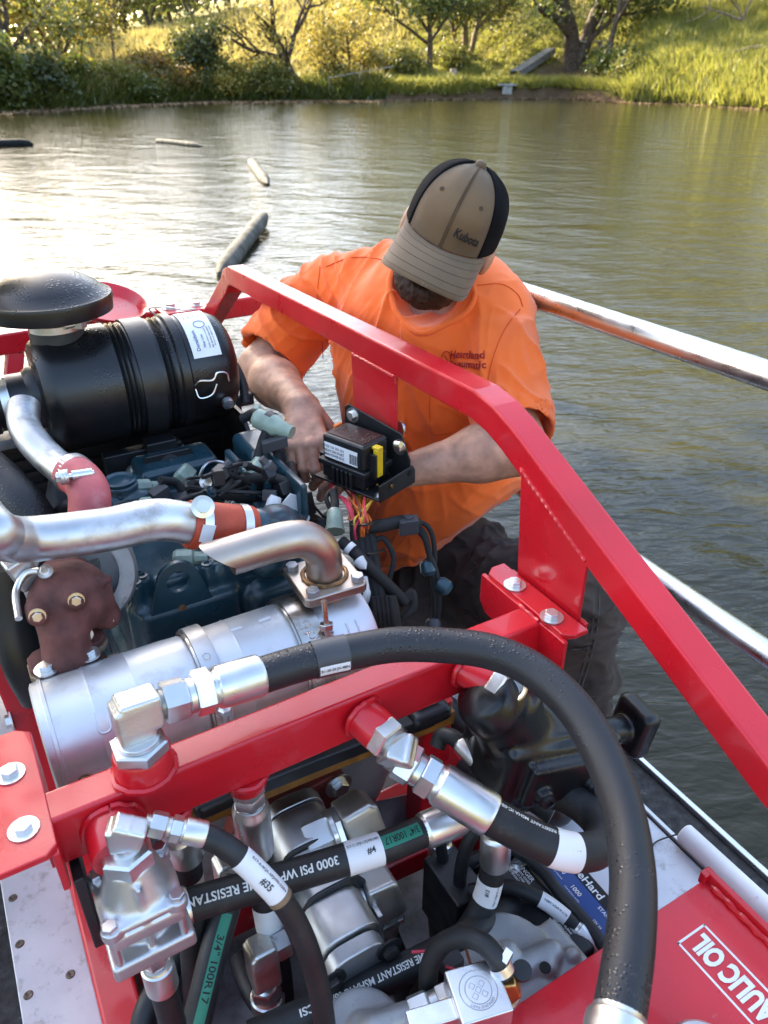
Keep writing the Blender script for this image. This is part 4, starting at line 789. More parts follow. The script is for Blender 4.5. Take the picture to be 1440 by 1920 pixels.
# connectors: pale green caps, dark plugs
def connector(o, d, L, r, m_='pale_green_plastic', tail=None, sq=1.0):
    d = nrm(d); mb = MB(); mb.lathe([(0, r*.8), (L*.1, r), (L*.55, r*1.02), (L*.62, r*.72), (L, r*.66)], o, d, 10, ref=None); return mb.build('connector', m_, eng, bev=.001, sharp=25)
for (px, py, Y), (qx, qy, Q), r in (((335, 880, 1.32), (372, 912, 1.30), .020), ((250, 915, 1.30), (300, 912, 1.31), .016), ((325, 1050, 1.12), (390, 1047, 1.10), .018), ((455, 935, 1.25), (480, 900, 1.28), .017), ((462, 890, 1.24), (487, 862, 1.24), .015), ((530, 910, 1.30), (500, 905, 1.30), .016), ((470, 770, 1.36), (520, 810, 1.33), .020), ((285, 945, 1.2), (250, 948, 1.22), .013), ((598, 1005, 1.1), (560, 985, 1.12), .017)):
    a, b = atY(px, py, Y), atY(qx, qy, Q); connector(a, b-a, np.linalg.norm(b-a), r)
for px, py, Y in ((430, 920, 1.24), (552, 915, 1.24), (345, 935, 1.24), (520, 830, 1.30), (300, 925, 1.24), (390, 930, 1.22)):
    MB().box(atY(px, py, Y), (.032, .024, .022), nrm([1, .2, .3]), nrm([-.2, 1, 0]), nrm(np.cross(nrm([1, .2, .3]), nrm([-.2, 1, 0])))).build('plug', 'dark_grey_plastic', eng, bev=.002)
# injector pipes, small teal lines
for pts in (((395, 955), (430, 925), (470, 930), (520, 960)), ((400, 905), (440, 880), (490, 880), (540, 905)), ((380, 940), (420, 900), (460, 885), (500, 900)), ((360, 905), (400, 915), (430, 905), (455, 880)), ((300, 900), (330, 905), (345, 925), (360, 935))):
    MB().tube(spl([atY(x, y, 1.25+.01*(i % 2)) for i, (x, y) in enumerate(pts)], 6), .0075, 10).build('wire_loom', 'loom', eng)
for pts in (((600, 1020), (560, 1040), (520, 1075), (540, 1110)), ((460, 1060), (500, 1100), (540, 1130), (600, 1170)), ((420, 1040), (470, 1060), (480, 1100), (450, 1130))):
    MB().tube(spl([atY(x, y, 1.10) for x, y in pts], 6), .004, 8).build('fuel_line', 'black_plastic', eng)
MB().box(atY(452, 1118, 1.10), (.10, .08, .14)).build('cover', 'engine_teal', eng, bev=.008)
MB().box(atY(400, 1140, 1.09), (.035, .015, .02)).build('tag', 'dark_grey_plastic', eng, bev=.002)
MB().prism([(0, 0), (.055, .02), (.055, .05), (.03, .065), (-.01, .03)], atY(520, 990, 1.14), X_, Z_, .003).build('heat_tag', 'white_label', eng)
MB().lathe([(0, .012), (.012, .013), (.024, .012), (.036, .013), (.046, .010)], atY(500, 975, 1.13), nrm([.6, .2, .9]), 14).build('white_plug', 'white_label', eng)
MB().prism([(0, 0), (.02, 0), (.012, .05), (.002, .05)], atY(575, 965, 1.20), X_, Z_, .004).build('bracket', 'black_steel', eng)

# denser wiring on top of the engine
_b = [(410, 930), (440, 905), (470, 915), (500, 925), (530, 915), (555, 935), (575, 960), (595, 985), (560, 990), (530, 985), (385, 925), (350, 915), (500, 890), (460, 870), (420, 885), (380, 895), (330, 945), (300, 955), (600, 1010), (620, 985)]
for i in range(26):
    a, b2 = _b[rng.integers(len(_b))], _b[rng.integers(len(_b))]
    if a == b2: continue
    Y1, Y2 = rng.uniform(1.16, 1.30), rng.uniform(1.16, 1.30); m1 = ((a[0]+b2[0])/2+rng.uniform(-25, 25), (a[1]+b2[1])/2-rng.uniform(5, 30))
    MB().tube(spl([atY(*a, Y1), atY(*m1, (Y1+Y2)/2), atY(*b2, Y2)], 8), rng.choice([.0028, .004, .0055, .007]), 9).build('wire_loom', 'loom' if i % 3 else 'rubber', eng)
for i in range(16):
    x, y = _b[rng.integers(len(_b))]; p = atY(x+rng.uniform(-14, 14), y+rng.uniform(-8, 12), rng.uniform(1.14, 1.26)); q = nrm(rng.normal(0, 1, 3)+A([0, -.6, .8])); e1, e2, _ = frame(q)
    if i % 3 == 0: MB().box(p, rng.uniform(.014, .028, 3), e1, e2, q).build('clip', ('dark_grey_plastic', 'black_plastic')[i % 2], eng, bev=.0015)
    elif i % 3 == 1: bolt('bolt', p, q, .007, eng, ('zinc', 'engine_teal')[i % 2])
    else: MB().lathe([(0, .009), (.004, .012), (.018, .012), (.022, .008), (.034, .007)], p, q, 8).build('plug', ('dark_grey_plastic', 'engine_teal')[i % 2], eng, bev=.0008)
for x, y, z in ((.17, 1.12, .664), (.17, 1.25, .664), (.17, 1.40, .664), (.30, 1.20, .664), (.30, 1.33, .664), (.235, 1.10, .664), (.235, 1.43, .664)): bolt('bolt', (x, y, z-.004), Z_, .0075, eng, 'engine_teal')
for k in range(4): MB().tube(spl([(.345, 1.12+.08*k, .64), (.37, 1.12+.08*k, .70), (.405, 1.13+.08*k, .70), (.435, 1.15+.06*k, .69)], 6), .0035, 8).build('injector_line', 'zinc' if k % 2 else 'black_steel', eng)

# ================================================================ pipes
pipe = thing('charge_pipe', 'bent bright steel charge air pipe crossing above the engine', 'pipe', atY(150, 1000, 1.0))
cp = [at(-90, 900, 1.12), at(-50, 950, 1.06), atY(-20, 990, .98), atY(15, 1009, .985), atY(70, 1010, 1.0), atY(200, 993, 1.0), atY(270, 978, 1.0), atY(310, 975, 1.0), atY(352, 981, 1.0), atY(372, 984, 1.0)]
MB().tube(spl(cp, 8), .0315, 32).build('pipe_tube', 'pipe_steel', pipe)
ca, cb = atY(352, 983, 1.0), atY(470, 992, 1.0); cpl = thing('orange_coupler', 'orange red silicone coupler joining the charge pipe to the engine', 'coupler', (ca+cb)/2)
d = nrm(cb-ca); L = np.linalg.norm(cb-ca)
MB().lathe([(0, .030), (0, .0355), (.003, .037), (L-.003, .037), (L, .0355), (L, .030)], ca, d, 40, cap=False).build('sleeve', 'orange_silicone', cpl)
for k, t in ((0, .012), (1, L-.026)):
    mb = MB().lathe([(t, .0372), (t, .0388), (t+.014, .0388), (t+.014, .0372)], ca, d, 40, cap=False); mb.build('clamp_band', 'zinc', cpl)
e = ca+d*.022+Z_*.040-Y_*.018; MB().lathe([(0, .017), (.012, .017), (.014, .010), (.022, .010)], e, nrm([-.1, -.7, .5]), 24).build('clamp_screw', 'zinc_yellow', cpl)
MB().lathe([(0, .011), (.02, .011), (.024, .006)], ca+d*(L-.02)-Z_*.03-Y_*.028, nrm([-.3, -.8, .1]), 16).build('clamp_screw', 'zinc', cpl)
MB().prism([(-.010, -.012), (.010, -.012), (.010, .016), (-.010, .016)], ca+d*.018-Y_*.0385+Z_*.004, nrm(d), nrm(np.cross(-Y_, d)*-1 if np.cross(-Y_, d)[2] < 0 else np.cross(-Y_, d)), .0012).build('scale_tag', 'white_label', cpl)

p2 = thing('intake_pipe', 'bent bright steel pipe dropping from the air cleaner', 'pipe', atY(80, 840, 1.3))
MB().tube(spl([atY(45, 760, 1.42), atY(45, 795, 1.38), atY(60, 825, 1.34), atY(95, 862, 1.29), atY(135, 893, 1.24), atY(150, 905, 1.22)], 8), .027, 28).build('pipe_tube', 'pipe_steel', p2)
ps = thing('pink_elbow', 'pink silicone elbow hose with spring clamp', 'hose', atY(165, 930, 1.16))
MB().tube(spl([atY(132, 886, 1.235), atY(155, 902, 1.20), atY(168, 930, 1.16), atY(166, 980, 1.14), atY(158, 1040, 1.12)], 8), .0325, 32).build('elbow', 'pink_silicone', ps)
tq = nrm(atY(155, 902, 1.20)-atY(132, 886, 1.235)); o = atY(138, 889, 1.23)
MB().lathe([(-.008, .033), (-.008, .0345), (.008, .0345), (.008, .033)], o, tq, 36, cap=False).build('clamp_band', 'zinc', ps)
a, b = atY(104, 897, 1.17), atY(176, 886, 1.17); mb = MB(); mb.cyl(a, b, .0045, n=10); mb.cyl(a+(b-a)*.42, b-(b-a)*.05, .0085, n=12); mb.hexa(a, b-a, .008, .008); mb.build('clamp_screw', 'zinc', ps)
mb = MB(); P = [a+(b-a)*(.12+.26*t/40)+(frame(b-a)[0]*math.cos(t)+frame(b-a)[1]*math.sin(t))*.0105 for t in np.linspace(0, 31, 90)]; mb.tube(P, .0018, 6); mb.build('clamp_spring', 'zinc', ps)
tq = nrm(atY(158, 1040, 1.12)-atY(166, 980, 1.14)); o = atY(159, 1035, 1.12)
MB().lathe([(-.010, .0328), (-.010, .0345), (.008, .0345), (.008, .0328)], o, tq, 36, cap=False).build('clamp_band', 'zinc', ps)
MB().lathe([(.012, .0325), (.014, .035), (.020, .035), (.022, .0325)], o, tq, 36, cap=False).build('red_lip', 'red_dull', ps)
MB().tube([at(178, 1055, 1.2), at(192, 1090, 1.21), at(205, 1128, 1.22)], .0042, 8).build('clamp_rod', 'zinc', ps)

# ================================================================ turbocharger
tb = thing('turbocharger', 'rusty brown turbocharger housing with aluminium compressor', 'turbocharger', (.05, 1.0, .66))
c = atY(150, 1075, 1.06)
MB().lathe([(-.03, .050), (-.03, .075), (-.02, .082), (.0, .084), (.012, .080), (.016, .066), (.016, .058), (-.02, .055)], c, nrm([-.25, -1, .45]), 44).build('compressor_housing', 'grey_casting', tb)
MB().lathe([(0, .030), (.05, .034), (.052, .028)], atY(150, 1050, 1.09), nrm([.15, .1, -1]), 28).build('compressor_port', 'cast_aluminium', tb)
MB().box(atY(42, 1070, 1.03), (.035, .03, .05), nrm([1, .2, .3]), nrm([-.2, 1, 0]), nrm([-.3, 0, 1])).build('lug', 'cast_aluminium', tb, bev=.005)
s = SDF((-.09, .86, .60), (.20, 1.12, .86), .003)
c1 = atY(132, 1118, 1.005); s.cap(c1+A([0, .03, 0]), c1, .046, .050, k=.02)
for i in range(10):
    t = 0.3+i*.5; rr = .052-.0016*i; s.cap(c1+A([math.cos(t)*.026, -.004, math.sin(t)*.022]), c1+A([math.cos(t+.5)*.026, -.004, math.sin(t+.5)*.022]), .028, k=.012)
s.cap(atY(112, 1140, .985), atY(120, 1185, .965), .036, .031, k=.016); s.cap(atY(118, 1185, .965), atY(128, 1228, .955), .030, .036, k=.010)
s.cap(atY(170, 1130, .99), atY(195, 1150, 1.0), .030, .022, k=.02)
for q in ((143, 1125, .95), (70, 1155, .95), (205, 1160, .985)): p = atY(*q); s.cap(p, p+A([0, .02, 0]), .014, k=.012)
s.box(atY(135, 1120, .975), (.12, .010, .012), .004, nrm([1, 0, .25]), Y_, nrm([-.25, 0, 1]), k=.008)
s.build('turbine_housing', 'brown_cast', tb, relax=1)
for q in ((143, 1125, .943), (70, 1155, .943), (205, 1160, .978), (160, 1190, .965)):
    bolt('stud_nut', atY(*q), nrm([-.1, -1, .25]), .0068, tb, 'zinc_yellow')
MB().tube(spl([at(35, 1160, 1.03), at(30, 1110, 1.06), at(50, 1075, 1.07), at(85, 1072, 1.07), at(96, 1078, 1.07)], 8), .0050, 10).build('oil_line', 'zinc', tb)
bolt('banjo_bolt', at(85, 1072, 1.06), nrm([-.1, -.5, .8]), .0065, tb, 'zinc')
MB().tube(spl([at(72, 1165, 1.07), at(95, 1200, 1.07), at(120, 1230, 1.09)], 6), .0045, 8).build('oil_line', 'zinc', tb)
fo = atZ(130, 1228, .655); MB().prism([(-.055, -.028), (-.045, -.04), (.045, -.012), (.055, 0), (.052, .03), (.04, .04), (-.045, .012), (-.055, 0)], fo+A([0, .01, 0]), X_, Y_, .010).build('flange', 'brown_cast', tb, bev=.003)
MB().prism([(-.057, -.030), (-.047, -.042), (.047, -.014), (.057, 0), (.054, .03), (.042, .042), (-.047, .014), (-.057, 0)], fo+A([0, .01, -.010]), X_, Y_, .009).build('gasket', 'gasket', tb, bev=.002)
for q in ((88, 1255), (166, 1228)): bolt('flange_bolt', atZ(*q, .668), Z_, .0105, tb, 'zinc')
one('exhaust_hose', MB().tube(spl([at(15, 1060, 1.22), at(22, 1150, 1.24), at(45, 1240, 1.26), at(75, 1300, 1.3)], 6), .034, 20), 'black_steel', 'black pipe running down left of the turbocharger', 'pipe')

# ================================================================ muffler
mf = thing('muffler', 'dull silver cylindrical muffler strapped across the engine', 'muffler', (.25, .88, .51))
MY, MZ, MR = .880, .592, .084
def shell(x0, x1, prof): return MB().lathe([(x0+(x1-x0)*t, MR*r) for t, r in prof], (0, MY, MZ), X_, 72)
shell(-.030, .192, [(0, .55), (0, .93), (.012, .99), (.05, 1.0), (.055, 1.022), (.075, 1.022), (.08, 1.0), (.30, 1.0), (.315, 1.012), (.34, 1.0), (.56, 1.0), (.575, 1.012), (.60, 1.0), (.84, 1.0), (.86, .995), (.93, .985), (.985, .95), (1, .86)]).build('inlet_can', 'muffler_steel', mf, sharp=24)
shell(.205, .338, [(0, .86), (.02, .96), (.08, .995), (.30, 1.0), (.32, 1.012), (.35, 1.0), (.95, .995), (.99, .97), (1, .86)]).build('middle_can', 'muffler_steel', mf, sharp=24)
shell(.366, .462, [(0, .86), (.02, .97), (.10, .99), (.90, .99), (.96, .97), (.985, .93), (1, .84), (1, .2)]).build('outlet_can', 'muffler_steel', mf, sharp=24)
for x0, x1 in ((.182, .212), (.330, .372)):
    MB().lathe([(x0, MR*1.0), (x0, MR*1.055), (x0+.003, MR*1.06), (x0+.006, MR*1.03), ((x0+x1)/2, MR*1.03), (x1-.006, MR*1.03), (x1-.003, MR*1.06), (x1, MR*1.055), (x1, MR*1.0)], (0, MY, MZ), X_, 72, cap=False).build('v_band', 'band_steel', mf, sharp=24)
    MB().lathe([(x0+.004, MR*1.05), (x0+.004, MR*1.085), (x1-.001, MR*1.085), (x1-.001, MR*1.05)], (0, MY, MZ), X_, 72, cap=False).build('band_strap', 'aluminium' if x0 < .3 else 'band_steel', mf, sharp=24)
def onm(x, deg, r=MR): t = math.radians(deg); return A([x, MY-math.cos(t)*r, MZ+math.sin(t)*r])
for x, dg in ((.198, 40), (.198, 52), (.198, 66), (.352, 38), (.352, 52), (.352, 64), (.360, 45), (.345, 58)):
    MB().tube([onm(x, dg, MR*1.087)+(A([math.cos(t), 0, 0])+A([0, math.cos(math.radians(dg-90)), math.sin(math.radians(dg-90))])*0+(onm(x, dg+1)-onm(x, dg))/np.linalg.norm(onm(x, dg+1)-onm(x, dg))*math.sin(t))*.0052-A([math.cos(t), 0, 0])*.0 for t in np.linspace(0, 6.3, 14)], .0008, 5).build('spot_weld', 'band_steel', mf)
for x, dg in ((.045, 95), (.245, 95), (.285, 90), (.420, 95)):
    P = [onm(x-.008, dg-42, MR*1.002), onm(x-.008, dg-58, MR*1.006), onm(x-.004, dg-62, MR*1.008), onm(x+.004, dg-62, MR*1.008), onm(x+.008, dg-58, MR*1.006), onm(x+.008, dg-42, MR*1.002)]
    MB().tube(spl(P, 5), .0016, 8).build('pressed_rib', 'muffler_steel', mf)
for x in (.255, .30): MB().box(onm(x, 88, MR*1.012), (.018, .005, .003)).build('heat_tab', 'white_label', mf)
MB().tube(spl([onm(-.002, -12, MR*1.01), onm(.004, -4, MR*1.02), onm(.010, -10, MR*1.02), onm(.012, -30, MR*1.02)], 5), .006, 8).build('weld_bead', 'weld', mf)
mb = MB(); a = onm(.374, 52, MR*1.12); mb.cyl(a+A([-.002, -.012, -.02]), a+A([.002, .006, .05]), .0042, n=12); mb.hexa(a+A([0, -.004, .004]), nrm([.05, .25, 1]), .011, .010); mb.hexa(a+A([0, -.004, -.012]), nrm([.05, .25, 1]), .012, .008); mb.build('band_bolt', 'band_steel', mf)
mb = MB(); a = onm(.198, 5, MR*1.12); mb.cyl(a+A([0, -.004, -.03]), a+A([0, .0, .04]), .0042, n=12); mb.hexa(a+A([0, -.003, .018]), Z_, .010, .010); mb.hexa(a+A([0, -.003, -.02]), Z_, .010, .010); mb.build('band_bolt', 'zinc', mf)
MB().lathe([(-.02, .040), (.0, .034), (.02, .030), (.03, .030)], A([.05, .935, .625]), Z_, 28).build('inlet_stub', 'band_steel', mf)
eo = A([.412, .900, .672]); MB().lathe([(-.025, .038), (-.008, .036), (-.004, .034), (.022, .034)], eo, Z_, 30).build('outlet_stub', 'weld', mf)
MB().prism([(-.052, -.045), (-.045, -.052), (.045, -.052), (.052, -.045), (.052, .045), (.045, .052), (-.045, .052), (-.052, .045)], eo+A([0, 0, .018]), nrm([1, -.05, 0]), nrm([.05, 1, 0]), .016).build('outlet_flange', 'heat_steel', mf, bev=.003)
for sx, sy in ((-1, -1), (1, -1), (1, 1), (-1, 1)): bolt('flange_bolt', eo+A([sx*.038, sy*.038, .034]), Z_, .0105, mf, 'lead', False, .010)
st = thing('exhaust_elbow', 'brown heat tinted exhaust elbow with slash cut end', 'exhaust pipe', eo+A([0, 0, .034]))
ep = spl([eo+A([0, 0, .034]), eo+A([0, 0, .060]), eo+A([-.006, .0, .084]), eo+A([-.028, .003, .106]), eo+A([-.060, .004, .114]), eo+A([-.110, .006, .114]), eo+A([-.150, .008, .112])], 8)
mb = MB(); P, T, E, B = pframes(ep); n = 36; th = np.arange(n)/n*2*math.pi; rings = []
m = len(P); R_ = .0285; ring = E[:, None, :]*np.cos(th)[None, :, None]+B[:, None, :]*np.sin(th)[None, :, None]
def slash(V):                                              # mitre the open end: upper lip reaches further out
    out = V.copy(); k = out[-1]; up = (k-P[-1])@Z_; out[-1] = k-X_*(np.clip(up/R_+.0, -1, 1)[:, None]*.034); return out
vo = slash(P[:, None, :]+ring*R_); vi = slash(P[:, None, :]+ring*(R_-.002))
f = [(i*n+j, i*n+(j+1) % n, (i+1)*n+(j+1) % n, (i+1)*n+j) for i in range(m-1) for j in range(n)]; k0 = m*n
f += [(k0+q[3], k0+q[2], k0+q[1], k0+q[0]) for q in f]+[((m-1)*n+j, (m-1)*n+(j+1) % n, k0+(m-1)*n+(j+1) % n, k0+(m-1)*n+j) for j in range(n)]
mb.add(np.concatenate([vo.reshape(-1, 3), vi.reshape(-1, 3)]), f); mb.build('elbow_tube', 'heat_steel', st)
w = MB(); w.tube([eo+A([math.cos(t)*.034, math.sin(t)*.034, .035])+rng.normal(0, .0006, 3) for t in np.linspace(0, 6.3, 40)], .0036, 8); w.build('weld_bead', 'weld', st)
# ================================================================ hydraulic hoses and fittings
def fit(parent, o, d, chain, m='zinc'):                    # chain of (kind, length, radius): hex, rnd, thr, fer
    o = A(o, float); d = nrm(d)
    for kind, L, r in chain:
        mb = MB()
        if kind == 'hex': mb.hexa(o, d, r, L, .10, ph=rng.uniform(0, 1)); nm = 'hex_nut'
        elif kind == 'rnd': mb.lathe([(0, r*.95), (L*.1, r), (L*.9, r), (L, r*.95)], o, d, 28); nm = 'collar'
        elif kind == 'thr':
            pr = []; k = max(4, int(L/.0022))
            for i in range(k): pr += [(L*i/k, r), (L*(i+.5)/k, r*.93)]
            mb.lathe(pr+[(L, r)], o, d, 24); nm = 'thread'
        else: mb.lathe([(0, r*.80), (L*.06, r*.86), (L*.10, r*.97), (L*.16, r), (L*.94, r), (L*.97, r*.985), (L, r*.95), (L, r*.8)], o, d, 10 if False else 32); nm = 'ferrule'
        mb.build(nm, m, parent, sharp=26); o = o+d*L
    return o
def elbow_block(parent, a, c, b, r, m='cast_zinc', name='elbow'):          # forged elbow: squarish arms meeting at c
    lo = np.minimum(np.minimum(a, b), c)-r*1.6; hi = np.maximum(np.maximum(a, b), c)+r*1.6
    s = SDF(lo, hi, max(.0018, r*.09)); a, b, c = A(a), A(b), A(c)
    for q in (a, b):
        d = nrm(q-c); n_ = nrm(np.cross(a-c, b-c)); u = np.cross(n_, d); L = np.linalg.norm(q-c); s.box(c+d*(L/2-r*.35), (L+r*.7, r*1.9, r*1.9), r*.20, d, u, n_, k=r*.06)
    return s.build(name, m, parent, relax=1)
def hose(label, pts, r, m='rubber', k=10, group='hydraulic hoses', name='hydraulic_hose', cat='hose'):
    P = spl(pts, k); t = thing(name, label, cat, P[len(P)//2]-A([0, 0, r]), group); MB().tube(P, r, 28).build('hose_body', m, t); return t, Path(P)

# --- big return hose arching over everything
t1, h1 = hose('thick wet black hose arching over the red beam and down to the tank', [at(470, 1273, .935), at(560, 1245, .955), at(650, 1224, .975), at(740, 1209, .990), at(830, 1210, .990), at(920, 1222, .975), at(1000, 1257, .950), at(1075, 1325, .910), at(1130, 1415, .865), at(1168, 1520, .815), at(1186, 1640, .760), at(1182, 1760, .712), at(1165, 1880, .672), at(1143, 2000, .640), at(1120, 2150, .60)], .0228, 'rubber_wet')
EL = A([.068, .687, .760])
fit(t1, (P_TOP[0], .672, .722), Z_, [('hex', .016, .033), ('rnd', .006, .024)])
elbow_block(t1, A([.068, .680, .738]), A([.068, .686, .768]), A([.100, .687, .766]), .0215)
dx = nrm(A([.215, .688, .7525])-A([.098, .687, .764]))
o = fit(t1, A([.100, .687, .7645]), dx, [('thr', .004, .018), ('hex', .028, .0255), ('rnd', .008, .021), ('hex', .022, .0275)]); fit(t1, o, dx, [('fer', .062, .0262)])
q = at(1143, 1945, .655); fit(t1, h1.p(h1.near(at(1160, 1893, .668))), h1.t(h1.near(at(1160, 1893, .668))), [('fer', .09, .0275), ('hex', .03, .03)])
mb = MB(); sleeve(mb, h1, .0228, h1.near(at(590, 1237, .96)), h1.near(at(648, 1224, .975)), thick=.0012); mb.build('tape_wrap', 'dark_grey_plastic', t1)
mb = MB(); s0, s1 = h1.near(at(590, 1237, .96))+.002, h1.near(at(648, 1224, .975))-.002; sleeve(mb, h1, .0228, s0, s1, 14, .28, -.75, .0020); pl_ = mb.build('paper_label', 'white_label', t1)
mb = MB(); text_hose(mb, h1, .0228, (s0+s1)/2, 'R1-20-20 JX-48IN', .005, -.75, lift=.0025); mb.build('label_print', 'label_ink', pl_)

# --- 45 degree hose from the middle port, looping down to the black valve
a = atY(690, 1362, .612); b = at(740, 1420, 1.02); c = at(800, 1462, 1.0); e = at(915, 1525, .985)
t2, h2 = hose('thick black hose on the angled fitting below the arching hose', [at(905, 1520, .985), at(960, 1552, .985), at(1020, 1582, .985), at(1075, 1598, .99), at(1118, 1592, 1.01), at(1132, 1562, 1.05), at(1108, 1525, 1.09), at(1060, 1492, 1.12), at(1000, 1480, 1.15), at(960, 1500, 1.18), at(930, 1550, 1.22)], .0245)
d0 = nrm([.25, -1, -.15]); p0 = P_FR+d0*.038; o = fit(t2, p0, d0, [('hex', .020, .029), ('thr', .006, .022)])
b = at(733, 1412, 1.0); elbow_block(t2, o, (o+b)/2+A([.004, -.006, .004]), b, .0215)
d2 = nrm(at(905, 1520, .985)-b); o = fit(t2, b, d2, [('thr', .012, .0215), ('hex', .024, .0275), ('rnd', .010, .022), ('hex', .020, .0285)]); L = np.linalg.norm(at(905, 1520, .985)-o); fit(t2, o, d2, [('fer', L+.012, .0285)])
sL = h2.near(at(1060, 1594, .985)); mb = MB(); sleeve(mb, h2, .0245, sL-.020, sL+.014); pl_ = mb.build('paper_label', 'white_label', t2)
mb = MB(); text_hose(mb, h2, .0245, sL-.003, 'R1-16-16', .006, .55, True); text_hose(mb, h2, .0245, sL-.003, 'JX90-22IN', .005, .15, True); text_hose(mb, h2, .0245, sL-.003, '#7', .008, -.35, True); mb.build('label_print', 'label_ink', pl_)
mb = MB(); text_hose(mb, h2, .0245, h2.near(at(985, 1565, .985)), 'FLAME RESISTANT MSHA IC-08/41', .005, .85, True, width=.115); mb.build('hose_print', 'hose_print', t2)

# --- hose no. 4: straight across below the beam
t4, h4 = hose('straight black hose labelled #4 crossing below the red beam', [at(345, 1700, .985), at(420, 1678, .995), at(520, 1650, 1.015), at(620, 1620, 1.03), at(720, 1588, 1.05), at(800, 1556, 1.08)], .0215)
u4 = nrm(h4.P[-1]-h4.P[-4]); fit(t4, h4.P[-1]-u4*.012, u4, [('fer', .070, .0255), ('hex', .02, .024)]); fit(t4, h4.P[0]+u4*.01, -u4, [('fer', .05, .025)])
def p4_(s, x, y, d, h, ang=0., w=None, m='hose_print', bold=.02): mb = MB(); text_hose(mb, h4, .0215, h4.near(at(x, y, d)), s, h, ang, True, bold, w); mb.build('hose_print', m, t4)
p4_('FLAME RESISTANT', 428, 1678, .995, .0115, .1, .120); p4_('3000 PSI WP', 578, 1632, 1.02, .0115, .1, .078)
s4 = h4.near(at(677, 1600, 1.045)); mb = MB(); sleeve(mb, h4, .0215, s4-.024, s4+.024); pl_ = mb.build('paper_label', 'white_label', t4)
mb = MB(); text_hose(mb, h4, .0215, s4, 'R17-12-12FJX-12FJX90-34IN', .0055, .62, False, .01, .043, .0014); text_hose(mb, h4, .0215, s4+.008, '#4', .0085, .05, False, .02, None, .0014); mb.build('label_print', 'label_ink', pl_)
mb = MB(); sg = h4.near(at(748, 1577, 1.06)); sleeve(mb, h4, .0215, sg-.026, sg+.030, 12, .42, .25, .0005); gs_ = mb.build('green_stripe', 'green_band', t4)
mb = MB(); text_hose(mb, h4, .0215, sg+.002, '3/4" 100R17', .010, .25, True, .01, .050, .0009); mb.build('hose_print', 'ink', gs_)

# --- hose no. 35 from the regulator
t35, h35 = hose('thin black hose labelled #35 curving down from the regulator', [at(375, 1565, .86), at(405, 1576, .862), at(445, 1603, .868), at(490, 1645, .875), at(530, 1690, .885), at(565, 1750, .90), at(590, 1820, .92), at(606, 1900, .945), at(615, 1990, .98), at(620, 2080, 1.02)], .0137)
d = nrm(at(375, 1565, .86)-at(300, 1549, .85)); o = at(262, 1540, .845); o2 = fit(t35, at(272, 1541, .845), d, [('thr', .006, .0095), ('hex', .018, .0145), ('rnd', .005, .011), ('hex', .012, .0145)]); fit(t35, o2, d, [('fer', np.linalg.norm(at(385, 1568, .86)-o2), .0148)])
s35 = h35.near(at(490, 1645, .875)); mb = MB(); sleeve(mb, h35, .0137, s35-.036, s35+.030); pl_ = mb.build('paper_label', 'white_label', t35); mb = MB(); sleeve(mb, h35, .0137, s35+.030, s35+.037, thick=.001); mb.build('clear_tape', 'gasket', t35)
mb = MB(); text_hose(mb, h35, .0137, s35+.004, '#35', .0085, -.1, False, .02, None, .0014); text_hose(mb, h35, .0137, s35, 'R17-6-6FJX-6FJX90-52IN', .004, .62, False, .01, .055, .0014); mb.build('label_print', 'label_ink', pl_)

# --- vertical hoses under the beam ports
def drop(label, port_o, pts, r, ferL, num=None, lab=None, group='hydraulic hoses'):
    t, h = hose(label, pts, r, group=group); o = A(port_o); d = nrm(A(pts[0])-o); L = np.linalg.norm(A(pts[0])-o)
    o = fit(t, o, d, [('hex', .014, .0235), ('rnd', .004, .019), ('hex', .020, .0225), ('rnd', .005, .019)]); fit(t, o, d, [('fer', max(.02, L-.043+.012), r*1.18)]); return t, h
p = P_BOT2-Z_*.022; t9, h9 = drop('black hose hanging from the beam port beside the pump', p, [at(480, 1585, 1.08), at(490, 1640, 1.11), at(505, 1720, 1.14), at(520, 1820, 1.17), at(530, 1920, 1.2), at(535, 2000, 1.25)], .0215, .05)
s9 = h9.near(at(505, 1712, 1.14)); mb = MB(); sleeve(mb, h9, .0215, s9-.022, s9+.024); pl_ = mb.build('paper_label', 'white_label', t9)
mb = MB(); text_hose(mb, h9, .0215, s9+.002, 'JX-12FJX', .006, -.5, True); text_hose(mb, h9, .0215, s9+.002, 'R17-12-21IN', .005, .2, True); mb.build('label_print', 'label_ink', pl_)
p = P_BOT1-Z_*.018; t22, h22 = drop('black hose labelled #22 behind the regulator', p, [at(347, 1595, 1.02), at(352, 1640, 1.05), at(358, 1700, 1.08), at(365, 1790, 1.12), at(372, 1900, 1.16)], .0205, .05)
s22 = h22.near(at(355, 1655, 1.055)); mb = MB(); sleeve(mb, h22, .0205, s22-.016, s22+.018); pl_ = mb.build('paper_label', 'white_label', t22); mb = MB(); text_hose(mb, h22, .0205, s22, '#22', .008, .1, True, .02, None, .0014); mb.build('label_print', 'label_ink', pl_)
# green striped hose running down left
tg, hg = hose('black hose with green 100R17 stripe running down beside the regulator', [at(440, 1640, 1.12), at(425, 1700, 1.10), at(405, 1770, 1.08), at(385, 1850, 1.06), at(365, 1930, 1.05), at(345, 2010, 1.04)], .0205)
mb = MB(); sG = hg.near(at(398, 1800, 1.07)); sleeve(mb, hg, .0205, sG-.062, sG+.085, 12, .36, .18, .0005, 20); gs_ = mb.build('green_stripe', 'green_band', tg)
mb = MB(); text_hose(mb, hg, .0205, sG+.005, '3/4" 100R17', .010, .18, False, .01, .080, .0009); mb.build('hose_print', 'ink', gs_)
